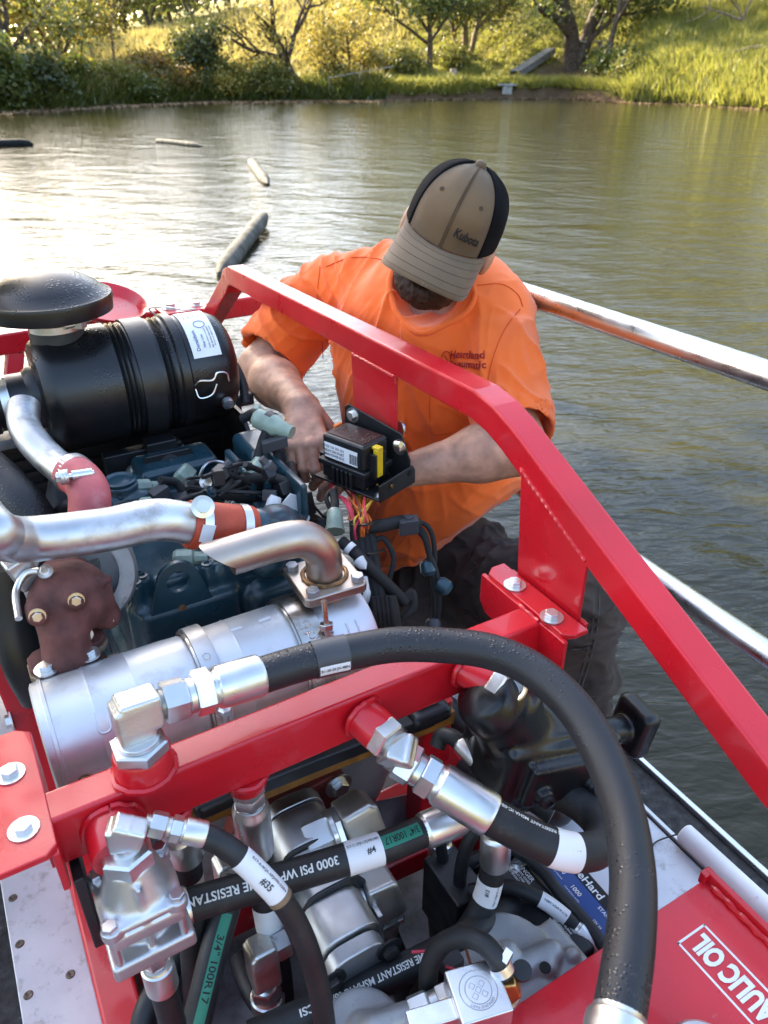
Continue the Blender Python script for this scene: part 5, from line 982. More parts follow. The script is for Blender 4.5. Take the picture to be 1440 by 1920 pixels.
# msha hose at the bottom
tm, hm = hose('black hose printed flame resistant running low across the bottom', [at(470, 1945, 1.02), at(540, 1915, 1.03), at(640, 1872, 1.05), at(740, 1825, 1.07), at(830, 1780, 1.10), at(900, 1740, 1.13), at(960, 1700, 1.2)], .0205)
for s, x, y, w in (('CSI', 577, 1895, .022), ('MSHA IC-08/2', 660, 1858, .066), ('FLAME RESISTANT', 762, 1812, .085)):
    mb = MB(); text_hose(mb, hm, .0205, hm.near(at(x, y, 1.06)), s, .0100, .15, True, .02, w); mb.build('hose_print', 'hose_print', tm)
# no. 13
t13, h13 = hose('black hose labelled #13 standing beside the battery', [at(928, 1612, 1.12), at(922, 1640, 1.13), at(908, 1690, 1.14), at(880, 1740, 1.14), at(840, 1790, 1.14), at(800, 1850, 1.14), at(770, 1920, 1.15)], .0185)
fit(t13, at(930, 1560, 1.10), h13.p(0)-at(930, 1560, 1.10), [('fer', np.linalg.norm(h13.p(0)-at(930, 1560, 1.10))+.008, .0225)])
s13 = h13.near(at(914, 1662, 1.135)); mb = MB(); sleeve(mb, h13, .0185, s13-.016, s13+.022); pl_ = mb.build('paper_label', 'white_label', t13); mb = MB(); text_hose(mb, h13, .0185, s13-.004, '#13', .0065, .0, True, .02, None, .0014); text_hose(mb, h13, .0185, s13, 'R17-8-8FJX-19IN', .004, .75, False, .01, .034, .0014); mb.build('label_print', 'label_ink', pl_)
mb = MB(); text_hose(mb, h13, .0185, h13.near(at(860, 1765, 1.14)), '3000 PSI WP', .0085, .35, False, .02, .055); mb.build('hose_print', 'hose_print', t13)
# suction hose printed along its length
ta, ha = hose('black suction hose with white print dropping beside the pump', [at(688, 1600, 1.22), at(690, 1650, 1.22), at(705, 1720, 1.22), at(735, 1800, 1.24), at(775, 1870, 1.27), at(810, 1950, 1.3)], .0275)
mb = MB(); text_hose(mb, ha, .0275, ha.near(at(690, 1662, 1.22)), 'ALFAGOMMA', .013, .15, True, .02, .10); mb.build('hose_print', 'hose_print', ta)
sa = ha.near(at(714, 1742, 1.22)); mb = MB(); sleeve(mb, ha, .0275, sa-.008, sa+.008, thick=.0018); q = ha.p(sa); mb.box(q+nrm(EYE-q)*.031+A([.012, -.004, .004]), (.032, .016, .014), nrm([.8, -.2, .5]), nrm([.1, .9, 0])); mb.cyl(q+nrm(EYE-q)*.031+A([-.004, 0, -.004]), q+nrm(EYE-q)*.031+A([.036, -.012, .02]), .0055); mb.build('hose_clamp', 'zinc', ta)
# small loop hose
tl, hl = hose('small black hose looping to a brass elbow', [at(948, 1828, .96), at(930, 1795, .96), at(905, 1768, .97), at(870, 1757, .985), at(832, 1768, 1.0), at(808, 1805, 1.01), at(803, 1850, 1.02), at(815, 1900, 1.03), at(830, 1960, 1.05)], .0130)
q = hl.p(.012); mb = MB(); sleeve(mb, hl, .0130, .004, .016, thick=.0012); mb.box(q+nrm(EYE-q)*.014+A([.010, .004, .004]), (.016, .010, .009), nrm([.8, .3, .4]), nrm([-.3, .9, 0])); mb.build('hose_clamp', 'zinc', tl)
p = at(953, 1836, .965); elbow_block(tl, p, at(962, 1856, .975), at(945, 1872, .985), .0095, 'brass', 'brass_elbow'); fit(tl, at(955, 1868, .985), nrm([0, 0, -1.]), [('hex', .012, .014)], 'zinc')
MB().lathe([(0, .012), (.014, .013), (.02, .012), (.021, .002)], at(975, 1822, .985), nrm([-.2, -.4, 1]), 18).build('black_knob', 'black_plastic', tl)
# battery side hose
tbh, hb = hose('thin black hose with white label crossing the battery', [at(880, 1672, 1.2), at(930, 1662, 1.2), at(975, 1668, 1.19), at(1020, 1690, 1.18), at(1060, 1720, 1.17), at(1090, 1750, 1.16)], .0115)
ub = nrm(hb.P[-1]-hb.P[-4]); fit(tbh, hb.P[-1]-ub*.012, ub, [('fer', .05, .0145), ('hex', .014, .014)]); sb = hb.near(at(1040, 1704, 1.175)); mb = MB(); sleeve(mb, hb, .0115, sb-.026, sb+.020); pl_ = mb.build('paper_label', 'white_label', tbh); mb = MB(); text_hose(mb, hb, .0115, sb-.002, 'R17-6-6FJX-28IN', .004, .3, True, .01, .038, .0014); mb.build('label_print', 'label_ink', pl_)
# thin hose on the black valve
tv, hv = hose('short black pilot hose ending in a silver angle fitting at the valve', [at(820, 1400, 1.18), at(828, 1380, 1.18), at(848, 1382, 1.17), at(868, 1398, 1.16)], .0125)
dv = nrm(at(915, 1445, 1.13)-at(860, 1392, 1.165)); o = fit(tv, at(860, 1392, 1.163), dv, [('fer', .040, .0140), ('hex', .012, .0125), ('rnd', .006, .010), ('hex', .012, .0135)]); elbow_block(tv, o, at(935, 1462, 1.125), at(968, 1446, 1.135), .0120); fit(tv, at(962, 1449, 1.133), at(980, 1440, 1.14)-at(962, 1449, 1.133), [('thr', .012, .0125)])
# other dark hoses in the bay
for lb, pts, r in (('slim black hose standing in front of the far red post', [at(825, 1575, 1.25), at(835, 1640, 1.27), at(850, 1720, 1.3), at(855, 1800, 1.34)], .0095), ('corrugated black conduit left of hose #13', [at(905, 1545, 1.2), at(878, 1580, 1.2), at(863, 1640, 1.22), at(860, 1720, 1.25), at(850, 1800, 1.3)], .0105), ('black hose with silver collar behind the straight hose', [at(830, 1545, 1.28), at(822, 1640, 1.3), at(820, 1720, 1.33), at(830, 1820, 1.38)], .0165),
                   ('thick dark hose deep beside the engine mount', [at(1010, 1500, 1.3), at(960, 1440, 1.34), at(900, 1385, 1.40), at(830, 1330, 1.46), at(770, 1290, 1.5)], .030), ('thick dark hose running low under the valve', [at(1040, 1520, 1.28), at(990, 1490, 1.30), at(930, 1480, 1.34), at(870, 1440, 1.40)], .024), ('black hose at the foot of the pump', [at(450, 1800, 1.3), at(470, 1850, 1.25), at(500, 1890, 1.22), at(560, 1925, 1.2)], .019), ('black hose curving below the regulator', [at(420, 1660, 1.2), at(380, 1720, 1.2), at(330, 1800, 1.16), at(280, 1880, 1.12), at(260, 1950, 1.1)], .0175)):
    t, h = hose(lb, pts, r)
    if 'collar' in lb: fit(t, at(826, 1575, 1.275), at(823, 1620, 1.29)-at(826, 1575, 1.275), [('fer', .05, .020)])

# ================================================================ regulator body
rg = thing('regulator', 'cast aluminium regulator with four bolts hanging from the beam', 'regulator', (.02, .59, .43))
top, bot = at(238, 1600, .845), at(300, 1830, .945); ax = nrm(bot-top); ex = nrm(X_-ax*np.dot(X_, ax)); ey = np.cross(ax, ex); Rg = lambda u, v, w_: top+ax*u+ex*v+ey*w_
lo, hi = np.minimum(top, bot)-.11, np.maximum(top, bot)+.11; s = SDF(lo, hi, .0019)
s.box(Rg(.062, 0, 0), (.010, .088, .088), .004, ax, ex, ey); s.box(Rg(.080, 0, 0), (.022, .086, .086), .006, ax, ex, ey, k=.003)
s.cyl(Rg(.008, 0, 0), Rg(.060, 0, 0), .026, .004, .012, r2=.041); s.cyl(Rg(.09, 0, 0), Rg(.14, 0, 0), .030, .004, .008); s.box(Rg(.125, 0, 0), (.024, .094, .090), .005, ax, ex, ey, k=.006)
s.cyl(Rg(.135, 0, 0), Rg(.175, 0, 0), .034, .004, .012, r2=.016)
for v, w_ in ((-1, -1), (1, -1), (1, 1), (-1, 1)): s.cyl(Rg(.056, v*.036, w_*.036), Rg(.070, v*.036, w_*.036), .0115, .0015, .002)
s.box(Rg(.10, 0, -.0), (.06, .006, .080), .002, ax, ex, ey, k=.005); s.box(Rg(.045, 0, 0), (.05, .005, .074), .002, ax, ex, ey, k=.006)
s.build('housing', 'cast_aluminium', rg, relax=1)
for v, w_ in ((-1, -1), (1, -1), (1, 1), (-1, 1)):
    bolt('bolt', Rg(.056, v*.037, w_*.037), -ax, .0085, rg, 'zinc', False, .007); MB().cyl(Rg(.07, v*.037, w_*.037), Rg(.115, v*.037, w_*.037), .0058, n=14).build('bolt_shank', 'zinc', rg)
MB().hexa(Rg(.016, 0, 0), -ax, .030, .024, .12, ph=.4).build('top_nut', 'zinc', rg, sharp=25); MB().lathe([(0, .016), (.010, .015)], Rg(-.008, 0, 0), -ax, 24).build('collar', 'zinc', rg)
elbow_block(rg, Rg(-.014, 0, 0), Rg(-.036, 0, 0), Rg(-.036, 0, 0)+nrm(at(300, 1549, .85)-at(238, 1535, .84))*.026, .0145, 'zinc')
o = fit(rg, Rg(.170, 0, 0), ax, [('hex', .020, .0165), ('rnd', .005, .014)]); fit(rg, o, ax, [('fer', .045, .020)]); o = o+ax*.035; MB().tube([o, o+ax*.05, o+ax*.10], .0165, 20).build('drain_hose', 'rubber', rg)

# ================================================================ flywheel housing, mount, pump
fl = thing('bell_housing', 'grey flywheel housing behind the hydraulic pump', 'housing', (.30, .86, .10))
MB().lathe([(0, .205), (.004, .210), (.05, .210), (.055, .19), (.06, .02)], (.30, .905, .30), -Y_, 64).build('housing_disc', 'grey_casting', fl, bev=.002)
for t in np.linspace(.2, 2.9, 8): bolt('bolt', A([.30+.185*math.cos(t), .853, .30+.185*math.sin(t)]), -Y_, .0095, fl)
mt = thing('engine_mount', 'ochre engine mount crossbar with black rubber isolators', 'mount', (.34, .80, .40))
MB().rect_tube([(.10, .80, .462), (.33, .80, .455), (.575, .80, .440)], Y_, .085, .030, .003).build('mount_bar', 'ochre', mt)
MB().rect_tube([(.18, .775, .482), (.33, .775, .475), (.53, .775, .462)], Y_, .05, .025, .003).build('top_bar', 'black_steel', mt)
for x, z in ((.165, .478), (.525, .462)):
    s = SDF((x-.06, .72, z-.02), (x+.06, .86, z+.05), .003); s.box((x, .785, z+.008), (.075, .085, .03), .012); s.box((x, .785, z+.024), (.045, .05, .016), .006, k=.006); s.build('isolator', 'black_plastic', mt)
    bolt('bolt', (x, .785, z+.031), Z_, .0085, mt)
pu = thing('hydraulic_pump', 'aluminium tandem gear pump bolted to a red brown adaptor', 'pump', (.28, .66, .18))
MB().prism([(-.13, -.03), (-.10, .06), (.07, .075), (.10, .06), (.11, -.03), (.06, -.09), (-.08, -.09)], (.29, .835, .30), X_, Z_, .035).build('adaptor', 'primer_red', pu, bev=.005)
bolt('bolt', atY(668, 1535-8, .80)*0+A([.372, .798, .352]), -Y_, .015, pu); bolt('bolt', (.185, .798, .33), -Y_, .013, pu)
def pump_sec(y0, y1, x, z, w, h, name='pump_section', m='aluminium'):
    n = 28; pl = []
    for i in range(n):
        t = 2*math.pi*i/n; a, b = math.cos(t), math.sin(t); k = 1/(abs(a)**4+abs(b)**4)**.25; pl.append((a*k*w*(1-.10*abs(math.sin(2*t))), b*k*h))
    return MB().prism(pl, (x, y1, z), X_, Z_, y1-y0).build(name, m, pu, bev=.003)
pump_sec(.775, .80, .285, .300, .058, .082); pump_sec(.705, .772, .280, .297, .060, .084); pump_sec(.625, .702, .273, .292, .056, .080); pump_sec(.555, .622, .268, .288, .056, .080); pump_sec(.528, .552, .266, .285, .052, .076, 'end_cover', 'cast_aluminium')
for y in (.7035, .6235): pump_sec(y-.0025, y+.0025, .276, .294, .0615, .086, 'seal_plate', 'black_steel')
for y, dz in ((.74, .0), (.60, 0.)):
    MB().box((.336 if y > .7 else .327, y, .30), (.008, .05, .06)).build('port_pad', 'aluminium', pu, bev=.002)
o = fit(pu, atY(572, 1580, .725), nrm([1, -.12, .12]), [('hex', .042, .036), ('rnd', .008, .033), ('hex', .010, .034)]); elbow_block(pu, o, o+A([.030, 0, .004]), o+A([.040, -.02, -.055]), .032)
o = fit(pu, atY(650, 1695, .62), nrm([1, -.1, .1]), [('hex', .018, .020), ('rnd', .010, .017)]); elbow_block(pu, o, o+A([.028, -.002, .0]), o+A([.036, -.012, -.045]), .024)
o = A([.205, .64, .28]); o = fit(pu, o, nrm([-1, 0, -.05]), [('hex', .022, .022)]); elbow_block(pu, o, o+A([-.020, 0, 0]), o+A([-.022, -.01, -.05]), .022); fit(pu, o+A([-.022, -.01, -.05]), -Z_, [('thr', .01, .018), ('hex', .025, .024), ('fer', .05, .026)])
o = A([.215, .76, .33]); o = fit(pu, o, nrm([-1, 0, .0]), [('hex', .020, .024), ('rnd', .01, .02)]); elbow_block(pu, o, o+A([-.022, 0, 0]), o+A([-.024, -.01, -.05]), .022)
bolt('bolt', (.312, .527, .335), -Y_, .012, pu, 'black_steel'); bolt('bolt', (.225, .527, .335), -Y_, .012, pu, 'black_steel'); bolt('bolt', (.312, .527, .245), -Y_, .012, pu, 'black_steel')

# ================================================================ black control valve
vb = thing('control_valve', 'glossy black cast control valve with hex plug and knob', 'valve', (.62, .58, .42))
s = SDF((.46, .44, .36), (.86, .72, .74), .003)
s.cyl(at(905, 1300, 1.045), at(935, 1330, 1.06), .040, .006, .01); s.cyl(at(960, 1300, 1.075), at(968, 1370, 1.11), .040, .006, .012); s.cap(at(925, 1320, 1.06), at(985, 1400, 1.13), .045, .05, k=.02)
bc = at(1010, 1395, 1.15); bx = nrm([1, -.12, -.22]); by = nrm(np.cross(Z_, bx)); bz = np.cross(bx, by)
s.box(bc, (.20, .12, .10), .010, bx, by, bz, k=.014); s.box(bc+bz*.045-bx*.02, (.10, .09, .03), .006, bx, by, bz, k=.008); s.box(bc-by*.065+bz*.0, (.14, .03, .07), .006, bx, by, bz, k=.008)
for v in (-.045, .045): s.cyl(bc+bx*v-by*.06-bz*.01, bc+bx*v-by*.092-bz*.01, .014, .003, .004)
s.cyl(bc+bx*.09, bc+bx*.17, .022, .003, .008); s.box(bc+bx*.185+bz*.005, (.034, .075, .085), .012, bx, by, bz, k=.004)
s.box(bc-bz*.055, (.12, .10, .04), .006, bx, by, bz, k=.01); s.cap(at(908, 1372, 1.12), at(912, 1420, 1.14), .016, k=.008)
s.build('casting', 'black_gloss', vb, relax=1)
pc = at(957, 1288, 1.038); pa = nrm(EYE-pc+A([0, 0, .5])); MB().lathe([(0, .023), (.006, .023), (.008, .021), (.006, .017), (.001, .016)], pc, pa, 30).build('plug_rim', 'zinc_yellow', vb); MB().lathe([(0, .0155), (-.007, .0155), (-.007, .002)], pc+pa*.004, pa, 6).build('hex_socket', 'lead', vb, sharp=20)
ed = nrm([.35, -1, -.05]); MB().hexa(P_END+ed*.049, ed, .028, .020).build('hex_nut', 'zinc', vb, sharp=25)
for v in (-.045, .045): MB().lathe([(0, .010), (.006, .010), (.007, .006), (.002, .005)], bc+bx*v-by*.092-bz*.01, -by, 16).build('cap_screw', 'black_steel', vb)

# ================================================================ battery
bt_ = thing('battery', 'black starter battery with blue label on the side deck', 'battery', (.60, .50, .03))
BX = nrm(atZ(990, 1602, .25)-atZ(1122, 1702, .25)); BZ = Z_; BXs = np.cross(BX, BZ)          # long axis runs forward
bc = atZ(1020, 1690, .245); bc = A([.585, .50, .245]); q0 = bc
MB().box((.575, .49, .135), (.21, .27, .21)).build('case', 'battery_case', bt_, bev=.006)
MB().box((.575, .49, .247), (.215, .275, .016)).build('top_cover', 'battery_case', bt_, bev=.004)
MB().box((.560, .505, .262), (.075, .20, .022)).build('vent_cap', 'battery_case', bt_, bev=.008); MB().box((.535, .42, .259), (.05, .08, .012)).build('vent_cap', 'battery_case', bt_, bev=.005)
lb = [atZ(1052, 1668, .256), atZ(1138, 1722, .256), atZ(1130, 1755, .256), atZ(1042, 1690, .256)]
LX0, LX1, LY0, LY1 = .622, .678, .385, .555
MB().add([(LX0, LY0, .2563), (LX1, LY0, .2563), (LX1, LY1, .2563), (LX0, LY1, .2563)], [(0, 1, 2, 3)]).build('blue_label', 'battery_blue', bt_)
bl_ = COL.objects[-1]
MB().add([(LX1-.020, LY0, .2569), (LX1, LY0, .2569), (LX1, LY1, .2569), (LX1-.020, LY1, .2569)], [(0, 1, 2, 3)]).build('black_band', 'ink', bl_)
def btxt(s, x, y, h, m, w=None, bold=.02): mb = MB(); text_plane(mb, s, (x, y, .2572), -Y_, X_, h, bold, w); mb.build('label_print', m, bl_)
btxt('DieHard', .6665, .500, .014, 'white_label', .07); btxt('800', .645, .535, .008, 'white_label'); btxt('1000', .640, .495, .008, 'white_label'); btxt('STARTING', .652, .437, .0065, 'white_label'); btxt('COLD CRANK', .634, .535, .003, 'white_label', bold=.0); btxt('CRANKING AMPS', .630, .495, .003, 'white_label', bold=.0); btxt('12V 34', .630, .437, .0045, 'white_label')
MB().add([(LX0+.002, LY0+.002, .2569), (LX0+.032, LY0+.002, .2569), (LX0+.032, LY0+.022, .2569), (LX0+.002, LY0+.022, .2569)], [(0, 1, 2, 3)]).build('bar_code', 'white_label', bl_)
mb = MB()
for i in range(12): x = LX0+.004+i*.0023; mb.add([(x, LY0+.004, .2573), (x+.0005*(1+i % 3), LY0+.004, .2573), (x+.0005*(1+i % 3), LY0+.02, .2573), (x, LY0+.02, .2573)], [(0, 1, 2, 3)])
mb.build('bar_code_lines', 'ink', bl_)
def vtxt(s, x, y, h, w=None): mb = MB(); text_plane(mb, s, (x, y, .2735), -Y_, X_, h, .015, w); mb.build('warning_print', 'white_label', bt_)
vtxt('DANGER', .583, .555, .0075); vtxt('EXPLOSIVE GASES', .575, .555, .004); vtxt('SHIELD EYES', .569, .555, .004); vtxt('NO SPARKS', .563, .56, .004)
for i, s in enumerate(('POISON CAUSES', 'SEVERE BURNS', 'KEEP VENT CAPS', 'TIGHT AND LEVEL')): vtxt(s, .583-.006*i, .455, .0036)
for i, s in enumerate(('DANGER POISON', 'SULFURIC ACID', 'FLUSH EYES', 'WITH WATER', 'GET HELP FAST', 'KEEP AWAY')): mb = MB(); text_plane(mb, s, (.552-.0058*i, .42, .2655), -Y_, X_, .0036, .015); mb.build('warning_print', 'white_label', bt_)
tp = A([.618, .568, .255]); MB().lathe([(0, .016), (.012, .015), (.012, .010), (.026, .009)], tp, Z_, 20).build('terminal', 'lead', bt_); MB().hexa(tp+A([0, 0, .026]), Z_, .011, .009).build('terminal_nut', 'zinc', bt_); MB().box(tp+A([-.03, .006, .012]), (.05, .022, .014), nrm([1, .25, 0]), nrm([-.25, 1, 0])).build('cable_lug', 'lead', bt_, bev=.003); bolt('lug_bolt', tp+A([-.045, .0, .012]), nrm([-.6, -.6, .4]), .008, bt_)
MB().tube(spl([(.49, .62, .24), (.52, .615, .27), (.575, .60, .285), (.60, .55, .285), (.605, .50, .275), (.61, .43, .27), (.60, .33, .26)], 6), .0095, 12).build('cable', 'rubber', bt_)
MB().box((.485, .61, .20), (.06, .10, .14)).build('bracket', 'black_steel', bt_, bev=.004)

# ================================================================ pilot gearbox casting, square block, cover
gc = thing('gear_case', 'grey cast gear case with ribs in front of the battery', 'gear case', (.46, .43, .05))
s = SDF((.33, .33, .10), (.62, .56, .36), .003)
s.cyl((.455, .445, .12), (.455, .445, .30), .075, .008); s.cyl((.455, .445, .29), (.455, .445, .31), .070, .004); s.cap(atZ(860, 1872, .31), atZ(1035, 1785, .315), .019, .017, k=.012); s.cap(atZ(950, 1790, .31), atZ(952, 1785, .325), .016, k=.008)
s.box(atZ(1000, 1835, .27), (.15, .09, .06), .01, nrm([1, .05, 0]), nrm([-.05, 1, 0]), k=.01); s.cap(atZ(1025, 1812, .30), atZ(1025, 1812, .315), .014, k=.006); s.cap(atZ(1065, 1800, .29), atZ(1072, 1792, .30), .012, k=.006)
s.build('casting', 'grey_casting', gc, relax=1)
MB().lathe([(0, .0155), (.004, .015), (.005, .012), (.0045, .002)], atZ(940, 1790, .331)*1.0, Z_, 24).build('cap_plug', 'cast_aluminium', gc); MB().lathe([(0, .008), (.002, .008), (.002, .004)], atZ(1022, 1815, .330), Z_, 16).build('bolt_hole', 'black_hole', gc)
mb = MB(); text_plane(mb, 'eaton', atZ(1010, 1858, .303), nrm([-1, -.1, 0]), nrm([.1, -1, 0]), .010, .01); mb.build('cast_lettering', 'black_steel', gc) if False else None
bl = thing('solenoid_block', 'square aluminium block with round stamped emblem', 'block', (.365, .395, .36))
bo = atZ(897, 1856, .42); be = nrm(atZ(955, 1882, .42)-atZ(880, 1905, .42)); bf = np.cross(Z_, be)
MB().box(bo-Z_*.018, (.066, .066, .036), be, bf).build('block_body', 'rail_aluminium', bl, bev=.0025); MB().box(bo-Z_*.022-be*.062-bf*.006, (.06, .026, .022), be, bf).build('stem', 'rail_aluminium', bl, bev=.002)
mb = MB(); [mb.tube([bo+(be*math.cos(t)+bf*math.sin(t))*r for t in np.linspace(0, 6.3, 40)], .0006, 5) for r in (.0235, .0165)]
for i in range(3):
    for j in range(3):
        if (i+j) % 2 == 0: k = bo+be*(i-1)*.0062+bf*(j-1)*.0062; mb.tube([k+be*.0042, k+bf*.0042, k-be*.0042, k-bf*.0042, k+be*.0042], .0005, 5)
mb.build('emblem', 'lead', bl)
mb = MB(); V, F = text2d('GENUINE PART', .0, 1); k = .0035
mb.add([bo+(be*math.sin(a*k/.020+math.pi)+bf*math.cos(a*k/.020+math.pi))*(.020+b*k)+Z_*.0006 for a, b in V], F); mb.build('emblem_print', 'lead', bl)
ct = thing('end_cover', 'round grey cast cover and fitting at the bottom edge', 'cover', (.26, .43, .2))
s = SDF((.14, .34, .22), (.40, .54, .42), .003); c0 = atZ(680, 1925, .34); s.cyl(c0-Z_*.06, c0, .052, .006); s.cyl(c0-Z_*.01, c0+Z_*.006, .018, .003, .004); s.cap(atZ(700, 1925, .345), atZ(780, 1895, .345), .017, .015, k=.01); s.build('casting', 'grey_casting', ct, relax=1)
fit(ct, atZ(770, 1898, .35), atZ(850, 1862, .36)-atZ(770, 1898, .35), [('hex', .026, .0185), ('rnd', .012, .014), ('hex', .02, .018)], 'cast_zinc')
for i, (pts, m_) in enumerate(((((772, 1785), (800, 1783), (830, 1780)), 'pink_wire'), (((835, 1812), (860, 1822), (880, 1838)), 'pink_wire'), (((872, 1772), (880, 1800), (890, 1830)), 'brown_wire'), (((840, 1880), (845, 1900), (850, 1925)), 'pink_wire'))):
    one('wire', MB().tube(spl([at(x, y, 1.03+.02*(i == 2)) for x, y in pts], 6), .0022, 8), m_, ('short pink wire behind the loop hose', 'pink wire entering the square block', 'thin brown wire rising inside the loop hose', 'pink wire below the square block')[i], 'wire', 'loose wires')
one('conduit_plug', MB().box(at(845, 1805, 1.06), (.03, .025, .03)), 'dark_grey_plastic', 'dark plug inside the loop hose', 'plug', bev=.003)
# dark sheet metal deeper in the bay
one('bay_plate', MB().prism([(0, 0), (.14, -.02), (.18, .10), (.02, .14)], at(715, 1640, 1.42), nrm([.8, .2, -.2]), nrm([0, .4, .9]), .004), 'pan', 'grey bent sheet metal plate deep between the hoses', 'plate')
one('bay_bracket', MB().prism([(0, 0), (.05, .01), (.12, .20), (.09, .22)], at(905, 1490, 1.42)*1.0, nrm([-.9, .1, 0]), nrm([0, .3, .9]), .006), 'red', 'slanting red bracket behind the angled hose fitting', 'bracket')
one('cross_brace', MB().rect_tube([at(700, 1640, 1.33), at(790, 1600, 1.36), at(905, 1560, 1.40)], Y_, .03, .05, .004), 'red', 'red brace behind the straight hose', 'brace')

# ================================================================ lettering and filler on the tank, pool noodle on the deck
tz += 0.0
U, Vv = Y_, -X_                                            # the lettering reads along the boat, tops towards port
c0 = atZ(1395, 1835, tz); lx = .684
mb = MB(); text_plane(mb, 'HYDRAULIC OIL', (lx, .2255, tz+.0005), U, Vv, .034, .05, .187); mb.build('lettering', 'tank_white', tank)
mb = MB()
for a, b, w_, h_ in ((0, .0258, .204, .0030), (0, -.0258, .204, .0030), (.1010, 0, .0030, .0546), (-.1010, 0, .0030, .0546)): mb.box(A([lx, .2255, tz+.0004])+U*a+Vv*b, (w_, h_, .0006), U, Vv)
mb.build('lettering_border', 'tank_white', tank)
fc = atZ(1322, 1985, .375); MB().lathe([(-.05, .040), (-.01, .040), (-.008, .044), (0, .044), (.004, .040), (.004, .028)], fc, Z_, 36).build('filler_cap', 'zinc', tank); MB().lathe([(0, .030), (.003, .029), (.004, .02)], fc+Z_*.003, Z_, 30).build('cap_disc', 'yellow_plastic', tank)
MB().box(fc+A([-.055, .01, -.02]), (.03, .03, .03)).build('cap_latch', 'black_plastic', tank, bev=.004)
a, b = A([1.052, .585, .024]), A([1.060, .10, .024]); nd = MB(); nd.lathe([(0, .010), (.001, .019), (.004, .0215), (.25, .0215), (.48, .0215)], a, b-a, 30); one('white_tube', nd, 'white_vinyl', 'white vinyl covered tube lying on the side deck', 'tube')
one('wire_hook', MB().tube(spl([a+A([-.004, .0, .0]), a+A([-.05, .02, -.02]), a+A([-.075, .012, -.021])], 5), .0016, 6), 'black_steel', 'bent wire sticking out of the white tube', 'wire')
one('whip_antenna', MB().tube([at(24, 521, 2.2), at(10, 502, 2.2), at(-6, 478, 2.2)], .0018, 6), 'white_vinyl', 'thin whip antenna behind the rain cap', 'antenna')
# ================================================================ fuse box on its bracket, wiring harness
fx = thing('fuse_box', 'black fuse box with yellow tab on a bracket below the guard rail', 'fuse box', (.645, 1.20, .69))
fo = at(665, 850, 1.47); fu = nrm([-.10, 1., .0]); fv = nrm([-1, -.10, .12]); fw = np.cross(fu, fv); fw = fw if fw[2] > 0 else -fw
fY = nrm(at(612, 800, 1.50)-at(712, 842, 1.43)); fY = nrm(A([fY[0], fY[1], 0])); fX = nrm(np.cross(fY, Z_)); fX = fX if fX[0] > 0 else -fX
bc = at(666, 848, 1.465)
def fb(u, v, w): return bc+fY*u+fX*v+Z_*w
L_b, W_b = .104, .071
MB().box(fb(0, 0, .012), (L_b, W_b, .052), fY, fX, Z_).build('lid', 'black_plastic', fx, bev=.006); MB().box(fb(0, 0, .0385), (L_b-.016, W_b-.016, .0012), fY, fX, Z_).build('wet_window', 'maroon_film', fx)
MB().box(fb(0, 0, -.018), (L_b+.014, W_b+.014, .012), fY, fX, Z_).build('flange', 'black_plastic', fx, bev=.003); MB().box(fb(0, 0, -.034), (L_b+.002, W_b+.004, .034), fY, fX, Z_).build('base', 'black_plastic', fx, bev=.004)
for i in range(5): MB().box(fb(-.012-.011*i+.03, -W_b/2-.006, -.036), (.006, .008, .032), fY, fX, Z_).build('rib', 'black_plastic', fx, bev=.001)
MB().box(fb(L_b/2+.010, -.012, -.022), (.022, .022, .020), fY, fX, Z_).build('latch_ear', 'black_plastic', fx, bev=.002)
MB().box(fb(.004, -W_b/2-.0006, .008), (L_b-.022, .0012, .030), fY, fX, Z_).build('paper_label', 'white_label', fx)
mb = MB(); text_plane(mb, 'FUSE 10A 20A 30A', fb(.020, -W_b/2-.0014, .016), -fY, Z_, .0055, .01, .05, lift=.0); text_plane(mb, 'RELAY IGN START', fb(.020, -W_b/2-.0014, .008), -fY, Z_, .0055, .01, .05); text_plane(mb, 'MAIN POWER BOX', fb(.020, -W_b/2-.0014, .000), -fY, Z_, .005, .01, .05)
for i in range(14): mb.box(fb(-.018-.0019*i, -W_b/2-.0013, .006), (.0006+.0004*(i % 3), .0004, .020), fY, fX, Z_)
mb.build('label_print', 'label_ink', fx)
MB().box(fb(-L_b/2-.010, -.006, .000), (.012, .016, .056), fY, fX, Z_).box(fb(-L_b/2-.008, -.006, .030), (.018, .014, .006), fY, fX, Z_).build('yellow_tab', 'yellow_plastic', fx, bev=.002)
for sx in (-.013, .013): MB().box(fb(-L_b/2-.008, -.006+sx, -.004), (.016, .005, .05), fY, fX, Z_).build('tab_guide', 'black_plastic', fx, bev=.001)
MB().box(fb(L_b/2+.002, .012, .022), (.008, .020, .036), fY, fX, Z_).build('orange_tab', 'orange_wire', fx, bev=.002)
# bracket: back plate against the red gusset plus a shelf with front lip
MB().prism([(-.092, -.060), (-.092, -.010), (-.070, .040), (.062, .066), (.072, .058), (.072, -.05)], fb(0, W_b/2+.020, 0), fY, Z_, -.004).build('bracket_plate', 'black_steel', fx, bev=.0015)
MB().box(fb(-.012, .010, -.056), (.165, .105, .005), fY, fX, Z_).build('bracket_shelf', 'black_steel', fx, bev=.0015)
MB().prism([(-.047, -.058), (.060, -.058), (.060, -.030), (.052, -.018), (-.047, -.022)], fb(-.094, .002, 0), fX, Z_, .004).build('bracket_lip', 'black_steel', fx, bev=.0015)
for v, w_ in ((-.012, -.034), (.044, -.030)): MB().lathe([(0, .0062), (.001, .0062)], fb(-.0985, v, w_), -fY, 16).build('lip_hole', 'black_hole', fx)
MB().lathe([(0, .0045), (.002, .0042)], fb(-.0992, -.012, -.034), -fY, 12).build('brass_screw', 'brass', fx)
